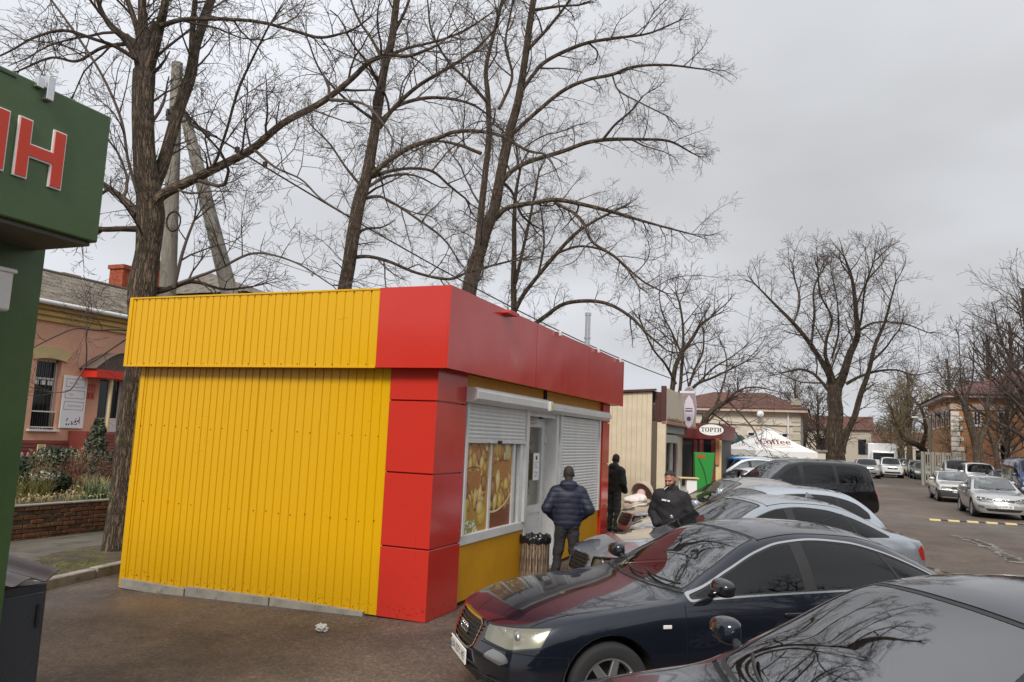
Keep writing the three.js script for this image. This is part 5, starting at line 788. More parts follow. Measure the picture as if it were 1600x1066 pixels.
car(reshape(SEDAN, { L: 4.7, W: 0.91, H: 1.48, over: { chrome: true, lampsF: [[[0.46, 0.585], [0.47, 0.66], [0.92, 0.72], [1.38, 0.79], [1.28, 0.68], [0.9, 0.60]]], slatN: 4 } }), { name: 'sand_silver_saloon', label: 'sand silver saloon with big swept headlights parked next to the baby stroller', nose: ground2(974, 15.4), h: -1.0, paint: sand, group: PARKED, nx: 24, q: 0.8 });
car(SUV, { name: 'black_off_roader', label: 'tall black off-roader with dark tinted windows among the parked cars', cat: 'off-road car', nose: ground2(1094, 21.6), h: -1.02, paint: blackP, sideGlass: CM.tint, group: PARKED, nx: 34, q: 1.0 });
car(reshape(SEDAN, { L: 4.6, W: 0.89, H: 1.46 }), { name: 'white_saloon', label: 'white saloon half hidden behind the black off-roader, next to the green board', nose: ground2(1052, 23.8), h: -1.0, paint: whiteP, group: PARKED, nx: 20, q: 0.7 });
{ const c = car(reshape(HATCH, { L: 4.4, W: 0.90, H: 1.72 }), { name: 'blue_striped_car', label: 'white car with blue stripes along its roof, parked behind the white saloon', nose: ground2(1058, 27.0), h: -1.0, paint: whiteP, group: PARKED, nx: 20, q: 0.7 });
  for (const x of [-0.42, 0.12, 0.42]) part(c, 'roof_stripe', rbx(x - 0.09, x + 0.09, 1.66, 1.715, -1.05, 0.35, 0.01), std([0.03, 0.22, 0.52], 0.4)); }
const ROAD = 'cars on the street', FAR = 'cars parked far down the street';
// oncoming traffic
{
  const S = reshape(SEDAN, { L: 4.5, W: 0.88, H: 1.43, over: { chrome: false, grille: [[-0.2, 0.575], [0.40, 0.575], [0.43, 0.66], [-0.2, 0.665]], grilleFrame: 0.012, slatN: 4, slatMat: M.chrome, plateY: 0.43, lampsF: [[[0.44, 0.565], [0.45, 0.655], [0.80, 0.70], [1.15, 0.715], [1.08, 0.62], [0.8, 0.57]]], fogs: [[[0.68, 0.34], [0.68, 0.42], [0.95, 0.44], [0.95, 0.38]]], intakes: [[[-0.2, 0.26], [0.62, 0.28], [0.64, 0.34], [-0.2, 0.33]]] } });
  const c = car(S, { name: 'silver_estate_car', label: 'silver car with a three-pointed star badge leading the oncoming traffic', nose: [5.78, -31.0], h: 0.0, paint: pale, group: ROAD, nx: 24, q: 0.85, plate: plateTex('AA 4181 BE') });
  const y = 0.62, z = S.L / 2 - c.bow(0, y, 0) + 0.02; part(c, 'star_badge', merge([new THREE.TorusGeometry(0.085, 0.009, 8, 30), ...[0, 1, 2].map(i => { const g = extr([[-0.016, 0], [0.016, 0], [0, 0.085]], 0.01); g.rotateZ(i * Math.PI * 2 / 3); return g; })]), M.chrome, [0, y, z]);
}
car(BOXY, { name: 'white_old_hatchback', label: 'old angular white hatchback with black bumpers behind the silver oncoming car', nose: [5.72, -40.0], h: 0.0, paint: carPaint([0.55, 0.54, 0.52], 0.2, 0.45), group: ROAD, nx: 22, q: 0.75, plate: plateTex('BA 71-20') });
car(reshape(SUV, { L: 4.7, W: 0.92, H: 1.36 }), { name: 'white_pickup', label: 'white off-road car coming down the middle of the street in front of a white truck', nose: [5.6, -73.5], h: 0.0, paint: whiteP, group: ROAD, nx: 12, q: 0.5, cabin: false, glass: CM.tint });
{ const t = thing('white_truck', 'white box truck following the white off-road car on the street', 'truck', [5.4, 0, -84]); part(t, 'cargo_box', rbx(-1.25, 1.25, 0.9, 3.0, -3, 1.6, 0.05), whiteP); part(t, 'cab', rbx(-1.05, 1.05, 0.5, 2.3, 1.65, 3.2, 0.2, 3), whiteP); part(t, 'cab_window', rbx(-0.9, 0.9, 1.45, 2.1, 3.15, 3.22, 0.03), M.darkGlass); part(t, 'chassis', bx(-0.9, 0.9, 0.5, 0.88, -2.9, 1.6), CM.trim); for (const [x, z] of [[-0.95, 2.3], [0.95, 2.3], [-0.95, -1.6], [0.95, -1.6]]) { const g = cyl(0.45, 0.45, 0.28, 20); g.rotateZ(Math.PI / 2); part(t, 'wheel', g, M.rubber, [x, 0.45, z]); } }
car(reshape(VAN, { L: 5.2, W: 0.97, H: 1.58 }), { name: 'blue_van', label: 'dark blue van with a high roof beside the silver oncoming car', cat: 'van', nose: ground2(1634, 36), h: 0.0, paint: blueP, nx: 14, q: 0.6, cabin: false, glass: CM.tint });
// the rows standing further down the street; noses towards us
const rowR = [[1541, 46, SUV, whiteP, 'white estate car with a dark windshield under the pollarded tree', 1.36], [1503, 50, VAN, pale, 'pale boxy van behind the old white hatchback', 1.36], [1583, 43, SEDAN, greyP, 'grey saloon between the white estate car and the blue van', 1.44], [1484, 58, HATCH, whiteP, 'white hatchback beyond the pale van', 1.44], [1466, 62, HATCH, tealP, 'grey-green car in front of the white hatchback row', 1.44], [1447, 64, SEDAN, greenP, 'dark green saloon parked before the white openwork fence', 1.44], [1436, 70, HATCH, tealP, 'blue-grey hatchback parked past the dark green saloon', 1.5], [1425, 77, SEDAN, pale, 'silver saloon parked before the lamp post', 1.44], [1417, 86, HATCH, sand, 'beige hatchback next to the far silver saloon', 1.44], [1406, 96, SUV, blackP, 'small dark car at the far end of the street', 1.3]];
for (const [px, d, B, m, label, H] of rowR) car(reshape(B, { L: B.L, W: B.W, H }), { name: 'parked_car', label, nose: ground2(px, d), h: 0.0, paint: m, group: FAR, nx: 12, q: 0.5, cabin: false, glass: CM.tint });
for (const [px, d, B, m, label] of [[1356, 62, SUV, pale, 'silver car standing beyond the black off-roader'], [1350, 74, HATCH, greyP, 'grey car standing beyond a silver one near the huge tree']]) car(reshape(B, { L: B.L, W: B.W, H: B === SUV ? 1.25 : 1.44 }), { name: 'parked_car', label, nose: ground2(px, d), h: 0.0, paint: m, group: FAR, nx: 12, q: 0.5, cabin: false, glass: CM.tint });
// ---------------------------------------------------------------- figures: smooth distance fields meshed as one skin each
function surfaceNets(f, lo, hi, cell) {
  const n = [0, 1, 2].map(k => Math.ceil((hi[k] - lo[k]) / cell) + 1), [nx, ny, nz] = n, F = new Float32Array(nx * ny * nz);
  const Q = 5, half = cell * Q * 0.87 * 1.9; for (let Z = 0; Z < nz; Z += Q) for (let Y = 0; Y < ny; Y += Q) for (let X = 0; X < nx; X += Q) { const c = f(lo[0] + (X + Q / 2) * cell, lo[1] + (Y + Q / 2) * cell, lo[2] + (Z + Q / 2) * cell), far = Math.abs(c) > half; for (let z = Z; z < Math.min(nz, Z + Q); z++) for (let y = Y; y < Math.min(ny, Y + Q); y++) for (let x = X; x < Math.min(nx, X + Q); x++) F[x + nx * (y + ny * z)] = far ? c : f(lo[0] + x * cell, lo[1] + y * cell, lo[2] + z * cell); }
  const id = new Int32Array(nx * ny * nz).fill(-1), P = [], I = [], at = (x, y, z) => x + nx * (y + ny * z);
  for (let z = 0; z < nz - 1; z++) for (let y = 0; y < ny - 1; y++) for (let x = 0; x < nx - 1; x++) {
    let c = 0, sx = 0, sy = 0, sz = 0; const i0 = at(x, y, z), s = F[i0] < 0; if (s === F[i0 + 1] < 0 && s === F[i0 + nx] < 0 && s === F[i0 + nx + 1] < 0 && s === F[i0 + nx * ny] < 0 && s === F[i0 + nx * ny + 1] < 0 && s === F[i0 + nx * ny + nx] < 0 && s === F[i0 + nx * ny + nx + 1] < 0) continue; const v = []; for (let k = 0; k < 8; k++) v.push(F[at(x + (k & 1), y + (k >> 1 & 1), z + (k >> 2))]);
    for (let a = 0; a < 8; a++) for (const b of [a ^ 1, a ^ 2, a ^ 4]) if (b > a && (v[a] < 0) !== (v[b] < 0)) { const t = v[a] / (v[a] - v[b]); sx += mix(a & 1, b & 1, t); sy += mix(a >> 1 & 1, b >> 1 & 1, t); sz += mix(a >> 2, b >> 2, t); c++; }
    id[at(x, y, z)] = P.length / 3; P.push(lo[0] + (x + sx / c) * cell, lo[1] + (y + sy / c) * cell, lo[2] + (z + sz / c) * cell);
  }
  for (let z = 1; z < nz - 1; z++) for (let y = 1; y < ny - 1; y++) for (let x = 1; x < nx - 1; x++) {
    const a = F[at(x, y, z)] < 0; for (const [d, p, q] of [[[1, 0, 0], [0, 1, 0], [0, 0, 1]], [[0, 1, 0], [0, 0, 1], [1, 0, 0]], [[0, 0, 1], [1, 0, 0], [0, 1, 0]]]) {
      if (a === F[at(x + d[0], y + d[1], z + d[2])] < 0) continue; const g = (i, j) => id[at(x - i * p[0] - j * q[0], y - i * p[1] - j * q[1], z - i * p[2] - j * q[2])], A = g(0, 0), B = g(1, 0), C = g(1, 1), D = g(0, 1); if (Math.min(A, B, C, D) < 0) continue;
      if (a) I.push(A, B, C, A, C, D); else I.push(A, C, B, A, D, C);
    }
  }
  const g = new THREE.BufferGeometry(); g.setAttribute('position', new THREE.Float32BufferAttribute(P, 3)); g.setIndex(I); g.computeVertexNormals();
  const uv = new Float32Array(P.length / 3 * 2); for (let i = 0; i < P.length / 3; i++) { uv[2 * i] = P[3 * i] + P[3 * i + 2]; uv[2 * i + 1] = P[3 * i + 1]; } g.setAttribute('uv', new THREE.BufferAttribute(uv, 2)); return g;
}
const capsule = (x, y, z, a, b, ra, rb) => { const bx_ = b[0] - a[0], by = b[1] - a[1], bz = b[2] - a[2], px = x - a[0], py = y - a[1], pz = z - a[2], t = clamp((px * bx_ + py * by + pz * bz) / (bx_ * bx_ + by * by + bz * bz)); return Math.hypot(px - bx_ * t, py - by * t, pz - bz * t) - mix(ra, rb, t); };
const ellip = (x, y, z, c, r) => { const k = Math.hypot((x - c[0]) / r[0], (y - c[1]) / r[1], (z - c[2]) / r[2]); return (k - 1) * Math.min(...r); };
const smin = (a, b, k) => { const h = clamp(0.5 + 0.5 * (b - a) / k); return mix(b, a, h) - k * h * (1 - h); };
const folds = (x, y, z, s) => 0.016 * (vnoise(y * 13 + x * 6 + s * 3 + 40, x * 8 - z * 9 + y * 3 + 40, 256, 5) - 0.5) + 0.008 * (vnoise(y * 27 - x * 11 + s + 60, z * 21 + x * 15 + 60, 256, 9) - 0.5);
const SK = { skin: std([0.38, 0.17, 0.11], 0.55), hair: std([0.030, 0.022, 0.017], 0.75), beard: std([0.035, 0.025, 0.02], 0.85), shoe: std([0.02, 0.018, 0.017], 0.5), eye: std([0.05, 0.03, 0.02], 0.2) };
// J: joints in metres, facing +z, feet on y = 0; K: size factor
function person(o) {
  const t = thing('person', o.label, 'person', [o.at[0], o.y ?? 0, o.at[1]], o.h, 'people by the kiosks'), k = o.height / 1.75, J = o.J, s = 6.1;
  const hip = J.hip, chest = J.chest, nk = J.neck, hd = J.head;
  const legs = (x, y, z, g) => { let d = 9; for (const e of [-1, 1]) { const L = J.leg[e > 0 ? 1 : 0], H = [hip[0] + 0.085 * e, hip[1] - 0.04, hip[2]]; d = smin(d, smin(capsule(x, y, z, H, L[0], 0.088 + g, 0.062 + g), capsule(x, y, z, L[0], L[1], 0.062 + g, 0.046 + g), 0.03), 0.02); } return d; };
  const arms = (x, y, z, g) => { let d = 9; for (const e of [-1, 1]) { const A = J.arm[e > 0 ? 1 : 0]; d = Math.min(d, smin(capsule(x, y, z, A[0], A[1], 0.056 + g, 0.046 + g), capsule(x, y, z, A[1], A[2], 0.044 + g, 0.034 + g * 1.0), 0.02)); } return d; };
  const torso = (x, y, z, g) => { const a = capsule(x * 0.72, y, z * 1.12, [hip[0] * 0.72, hip[1], hip[2] * 1.12], [chest[0] * 0.72, chest[1], chest[2] * 1.12], 0.118 + g, 0.138 + g), b = capsule(x, y, z, [chest[0] - 0.13, chest[1] + 0.09, chest[2]], [chest[0] + 0.13, chest[1] + 0.09, chest[2]], 0.07 + g, 0.07 + g); return smin(a, b, 0.06); };
  const P = (geo, n, m, par = t) => { geo.scale(k, k, k); return part(par, n, geo, m); };
  const B = [[-0.45, -0.02, -0.4], [0.45, 1.62, 0.4]];
  const body = P(surfaceNets((x, y, z) => smin(smin(torso(x, y, z, -0.012), smin(legs(x, y, z, -0.008), arms(x, y, z, -0.006), 0.01), 0.03), capsule(x, y, z, [chest[0], chest[1] + 0.1, chest[2]], [nk[0], nk[1] + 0.03, nk[2]], 0.058, 0.052), 0.04), ...B, 0.016), 'body', SK.skin);
  P(surfaceNets((x, y, z) => { let d = smin(torso(x, y, z, 0.020 + (o.bulk || 0)), arms(x, y, z, 0.022 + (o.bulk || 0)), 0.035); d = smin(d, capsule(x, y, z, [chest[0], chest[1] + 0.12, chest[2]], [nk[0], nk[1] - 0.01, nk[2]], 0.09, 0.078), 0.04); if (o.hood) d = smin(d, smin(ellip(x, y, z, [nk[0], nk[1] - 0.035, nk[2] - 0.085], [0.125, 0.085, 0.07]), Math.max(ellip(x, y, z, [nk[0], nk[1] - 0.0, nk[2] - 0.02], [0.115, 0.06, 0.105]), -1), 0.04), 0.025); d += folds(x, y, z, 1.3) * (o.quilt ? 0.5 : 1.0); if (o.quilt) d -= 0.008 * Math.pow(Math.abs(Math.sin((y + 0.06 * Math.abs(x)) * 36)), 0.5); const hem = J.hem + 0.012 * Math.sin(x * 14) + 0.01 * Math.sin(z * 17); return Math.max(d, hem - y, -(ellip(x, y, z, [nk[0], nk[1] + 0.10, nk[2] + 0.01], [0.075, 0.13, 0.08]))); }, ...B, 0.0115), 'jacket', o.jacket, body);
  P(surfaceNets((x, y, z) => { const d = smin(legs(x, y, z, 0.016), capsule(x * 0.78, y, z * 1.1, [hip[0] * 0.78, hip[1] - 0.03, hip[2] * 1.1], [hip[0] * 0.78, hip[1] + 0.1, hip[2] * 1.1], 0.125, 0.115), 0.05) + 1.2 * folds(x, y * 1.3, z, 4.1); return Math.max(d, J.cuff - y, y - (hip[1] + 0.13)); }, ...B, 0.013), 'trousers', o.trousers, body);
  for (const e of [0, 1]) { const [, an] = J.leg[e], dx = e ? 0.03 : -0.03; P(surfaceNets((x, y, z) => Math.max(smin(capsule(x, y, z, [an[0], 0.05, an[2] - 0.03], [an[0] + dx, 0.042, an[2] + 0.15], 0.05, 0.044), capsule(x, y, z, [an[0], 0.05, an[2]], [an[0], 0.13, an[2]], 0.052, 0.054), 0.03), -y), [an[0] - 0.12, -0.02, an[2] - 0.14], [an[0] + 0.12, 0.2, an[2] + 0.26], 0.010), 'shoe', SK.shoe, body); }
  // head, with its own finer grid; turned and tilted on the neck
  const hg = new THREE.Group(); hg.name = 'head'; hg.position.set(hd[0] * k, hd[1] * k, hd[2] * k); hg.rotation.set(J.tilt || 0, J.turn || 0, J.lean || 0, 'YXZ'); hg.scale.setScalar(k); body.add(hg);
  const skull = (x, y, z) => { let d = smin(ellip(x, y, z, [0, 0.035, -0.012], [0.077, 0.098, 0.098]), ellip(x, y, z, [0, -0.045, 0.022], [0.058, 0.075, 0.068]), 0.03); d = smin(d, ellip(x, y, z, [0, -0.098, 0.052], [0.03, 0.022, 0.028]), 0.025); d = smin(d, capsule(x, y, z, [0, 0.012, 0.088], [0, -0.028, 0.112], 0.010, 0.015), 0.014); d = smin(d, ellip(x, y, z, [0, 0.028, 0.076], [0.052, 0.012, 0.018]), 0.012); for (const e of [-1, 1]) { d = -smin(-d, ellip(x, y, z, [0.031 * e, 0.006, 0.098], [0.02, 0.012, 0.018]), 0.012); d = smin(d, ellip(x, y, z, [0.036 * e, -0.025, 0.066], [0.024, 0.02, 0.02]), 0.02); d = smin(d, ellip(x, y, z, [0.08 * e, -0.005, -0.012], [0.012, 0.033, 0.02]), 0.006); } d = smin(d, ellip(x, y, z, [0, -0.062, 0.084], [0.024, 0.008, 0.012]), 0.006); d = smin(d, ellip(x, y, z, [0, -0.075, 0.081], [0.021, 0.008, 0.011]), 0.005); return smin(d, capsule(x, y, z, [0, -0.06, -0.02], [0, -0.19, -0.035], 0.056, 0.06), 0.02); };
  const hb = [[-0.12, -0.2, -0.14], [0.12, 0.16, 0.15]];
  const head = part(hg, 'head_skin', surfaceNets(skull, ...hb, 0.0042), SK.skin);
  part(hg, 'hair', surfaceNets((x, y, z) => Math.max(skull(x, y, z) - 0.0035 - 0.003 * Math.sin(x * 190) * Math.sin(y * 170 + z * 150) - 0.004 * sstep(0.05, 0.12, y), Math.max(o.hairline - 0.085 * sstep(0.0, -0.06, z) - y + 0.55 * Math.max(0, z + 0.01) + 0.007 * Math.sin(x * 90) + 0.005 * Math.sin(x * 210 + 1), -(z < -0.02 ? 0.105 : 0.055) - y, Math.abs(x) > 0.068 && y < 0.03 && z > -0.03 ? 0.01 : -1)), ...hb, 0.005), SK.hair);
  if (o.beard) part(hg, 'beard', surfaceNets((x, y, z) => Math.max(skull(x, y, z) - 0.0045, y + 0.052 - 0.25 * Math.abs(x), -0.135 - y, -z - 0.005, 0.011 - Math.hypot(x * 0.5, y + 0.068)), ...hb, 0.005), SK.beard);
  for (const e of [-1, 1]) { part(hg, 'eye', new THREE.SphereGeometry(0.011, 10, 8), SK.eye, [0.031 * e, 0.006, 0.078]); part(hg, 'eyebrow', (() => { const g = new THREE.SphereGeometry(1, 10, 6); g.scale(0.02, 0.0045, 0.006); return g; })(), SK.hair, [0.031 * e, 0.026, 0.088], [0, 0.25 * e, -0.12 * e]); }
  return { t, body, hg, k };
}
const pocketArms = (w, y = 0.98, z = 0.12) => [-1, 1].map(e => [[0.195 * e, 1.39, 0], [(0.30 + w) * e, 1.13, -0.05], [0.185 * e, y, z]]);
const stand = (a = 0.10, sp = 0.0) => [[-1], [1]].map(([e]) => [[e * (0.10 + sp * 0.5), 0.50, 0.012], [e * (a + sp), 0.07, -0.02]]);
// man at the door, back to us
person({ label: 'man with dark hair in a navy quilted hooded jacket, back turned, by the kiosk door', at: [-3.52, -11.12], h: Math.atan2(-0.36, -0.93), height: 1.67, y: 0, quilt: true, hood: true, bulk: 0.012, hairline: -0.02, jacket: std([0.012, 0.015, 0.034], 0.6), trousers: std([0.020, 0.019, 0.021], 0.85),
  J: { hip: [0, 0.93, 0], chest: [0, 1.30, 0.0], neck: [0, 1.52, 0.01], head: [0, 1.645, 0.045], tilt: 0.28, turn: 0.1, arm: pocketArms(0.03), leg: [[[-0.115, 0.50, 0.01], [-0.135, 0.07, -0.02]], [[0.125, 0.50, 0.02], [0.175, 0.07, -0.01]]], hem: 0.80, cuff: 0.045 } });
// man walking away beyond the kiosk
person({ label: 'man in black hooded jacket and dark jeans standing beside the beige kiosk, back turned', at: [-4.58, -18.05], h: Math.atan2(0.35, -0.94), height: 1.78, hood: true, bulk: 0.012, hairline: -0.02, jacket: std([0.014, 0.016, 0.015], 0.8), trousers: std([0.038, 0.043, 0.046], 0.9),
  J: { hip: [0, 0.95, 0], chest: [0, 1.31, 0.0], neck: [0, 1.51, 0.02], head: [0, 1.635, 0.05], tilt: 0.25, turn: 0.25, arm: [-1, 1].map(e => [[0.195 * e, 1.38, 0], [0.255 * e, 1.12, 0.0], [0.21 * e, 0.93, 0.13]]), leg: [[[-0.09, 0.51, 0.02], [-0.085, 0.07, -0.02]], [[0.095, 0.51, 0.02], [0.105, 0.07, 0.0]]], hem: 0.86, cuff: 0.045 } });
// smoker between the cars, facing us
{
  const p = atDepth(1050, 694, 11.25);
  const { t, body, hg, k } = person({ label: 'bearded man in a black jacket smoking a cigarette between parked cars', at: [p.x, p.z], h: Math.atan2(-p.x, -p.z) - 0.28, height: 1.70, hood: true, bulk: 0.006, hairline: 0.052, beard: true, jacket: std([0.013, 0.012, 0.014], 0.75), trousers: std([0.02, 0.02, 0.022], 0.9),
    J: { hip: [0, 0.93, 0], chest: [0, 1.30, 0.0], neck: [0, 1.50, 0.02], head: [0.0, 1.625, 0.06], tilt: 0.30, turn: -0.12, lean: 0.06, arm: pocketArms(-0.005), leg: stand(0.12), hem: 0.80, cuff: 0.045 } });
  part(hg, 'cigarette', rod([-0.012, -0.068, 0.095], [-0.045, -0.092, 0.165], 0.0045, 0.0045, 8), M.white);
  const f = new RoundedBoxGeometry(0.075, 0.026, 0.006, 1, 0.002); part(body, 'chest_badge', f, std([0.6, 0.6, 0.6], 0.7), [-0.055, 1.33 * k, 0.163], [-0.18, -0.15, -0.12]);
  part(body, 'chest_badge', new RoundedBoxGeometry(0.036, 0.026, 0.006, 1, 0.002), std([0.6, 0.6, 0.6], 0.7), [0.012, 1.322 * k, 0.165], [-0.18, 0.0, -0.12]);
}
// ---------------------------------------------------------------- pushchair
{
  const p = atDepth(1002, 692, 17.0), t = thing('baby_stroller', 'beige and pink baby stroller with a curved hood and black frame by the beige kiosk', 'stroller', [p.x, 0, p.z], Math.atan2(-p.x, -p.z) - 0.45);
  const cloth = std([0.52, 0.42, 0.34], 0.9), pink = std([0.62, 0.36, 0.34], 0.9), wool = std([0.74, 0.68, 0.62], 0.95, { bumpMap: rep(T.blotch, 0.2), bumpScale: 0.02 });
  const dome = new THREE.SphereGeometry(0.30, 28, 18, 0, Math.PI, 0, Math.PI); dome.rotateY(Math.PI); dome.rotateX(0.45); dome.scale(0.85, 1.05, 1.05); dome.translate(0, 0.93, -0.10); part(t, 'hood', dome, std([0.50, 0.40, 0.33], 0.9, { side: THREE.DoubleSide }));
  for (const a of [0.15, 0.75]) { const g = new THREE.TorusGeometry(0.305, 0.012, 6, 28, Math.PI); g.rotateX(0.45 - a); g.scale(0.85, 1.05, 1.05); g.translate(0, 0.93, -0.10); part(t, 'hood_rib', g, cloth); }
  { const g = new RoundedBoxGeometry(0.42, 0.26, 0.86, 4, 0.12), q = g.attributes.position; for (let i = 0; i < q.count; i++) if (q.getY(i) < 0) q.setX(i, q.getX(i) * 0.8); g.translate(0, 0.74, 0.12); part(t, 'carrycot', g, cloth); }
  part(t, 'blanket', surfaceNets((x, y, z) => smin(ellip(x, y, z, [0, 0.86, 0.26], [0.20, 0.10, 0.34]), ellip(x, y, z, [0.05, 0.90, 0.12], [0.15, 0.09, 0.14]), 0.06) + 0.006 * Math.sin(38 * x + 9 * z) * Math.sin(31 * z), [-0.26, 0.7, -0.12], [0.26, 1.05, 0.64], 0.014), wool);
  part(t, 'baby_bundle', surfaceNets((x, y, z) => smin(ellip(x, y, z, [0, 0.98, -0.05], [0.10, 0.105, 0.09]), ellip(x, y, z, [0, 0.88, 0.02], [0.15, 0.10, 0.13]), 0.04), [-0.2, 0.7, -0.2], [0.2, 1.12, 0.2], 0.013), pink);
  for (const [x, z, r] of [[-0.27, -0.28, 0.15], [0.27, -0.28, 0.15], [-0.25, 0.42, 0.12], [0.25, 0.42, 0.12]]) { const w = part(t, 'wheel', (() => { const g = new THREE.TorusGeometry(r - 0.02, 0.02, 8, 24); g.rotateY(Math.PI / 2); return g; })(), M.rubber, [x, r, z]); part(w, 'hub', merge([0, 1, 2].map(i => { const g = new THREE.BoxGeometry(0.012, (r - 0.02) * 2, 0.014); g.rotateX(i * Math.PI / 3); return g; })), M.grayMetal); }
  part(t, 'frame', merge([rod([-0.25, 0.15, -0.28], [-0.22, 0.62, 0.2], 0.013), rod([0.25, 0.15, -0.28], [0.22, 0.62, 0.2], 0.013), rod([-0.25, 0.12, 0.42], [-0.22, 0.62, -0.1], 0.013), rod([0.25, 0.12, 0.42], [0.22, 0.62, -0.1], 0.013), rod([-0.27, 0.15, -0.28], [0.27, 0.15, -0.28], 0.01), rod([-0.25, 0.12, 0.42], [0.25, 0.12, 0.42], 0.01)]), M.black);
  part(t, 'handle', tube([[-0.22, 0.6, -0.1], [-0.22, 0.95, -0.5], [-0.2, 1.03, -0.6], [0.2, 1.03, -0.6], [0.22, 0.95, -0.5], [0.22, 0.6, -0.1]], 0.014, 40, 8), M.black);
  part(t, 'basket', (() => { const g = new RoundedBoxGeometry(0.36, 0.16, 0.5, 2, 0.05); g.translate(0, 0.30, 0.05); return g; })(), M.black);
}
// ---------------------------------------------------------------- slatted litter bin with a black bag
{
  const t = thing('litter_bin', 'round litter bin of grey wooden slats lined with a black bag', 'litter bin', [-4.0, 0, -11.05]), R = 0.215, H = 0.62, N = 16, r = mulberry(4);
  for (let i = 0; i < N; i++) { const a = i / N * 6.2832, g = rbx(-0.038, 0.038, 0.04, H + 0.01 * r(), -0.009, 0.009, 0.005); part(t, 'slat', g, M.wood, [Math.sin(a) * R, 0, Math.cos(a) * R], [0, a, 0]); }
  for (const y of [0.12, 0.5]) { const g = new THREE.TorusGeometry(R - 0.014, 0.008, 6, 32); g.rotateX(Math.PI / 2); part(t, 'hoop', g, M.grayMetal, [0, y, 0]); }
  part(t, 'base', cyl(R - 0.02, R - 0.02, 0.03, 24), M.grayMetal, [0, 0.05, 0]);
  const pts = []; for (const [rr, y] of [[0.16, 0.42], [0.185, 0.60], [0.20, 0.655], [0.235, 0.66], [0.243, 0.62], [0.238, 0.56]]) pts.push(new THREE.Vector2(rr, y)); const g = new THREE.LatheGeometry(pts, 56), q = g.attributes.position; for (let i = 0; i < q.count; i++) { const a = Math.atan2(q.getZ(i), q.getX(i)), f = 1 + 0.025 * Math.sin(a * 17) + 0.02 * Math.sin(a * 29 + 1); q.setX(i, q.getX(i) * f); q.setZ(i, q.getZ(i) * f); q.setY(i, q.getY(i) + 0.014 * Math.sin(a * 11) + 0.008 * Math.sin(a * 23)); } g.computeVertexNormals();
  part(t, 'bin_bag', g, phy([0.012, 0.012, 0.013], 0.25, { side: THREE.DoubleSide }));
}
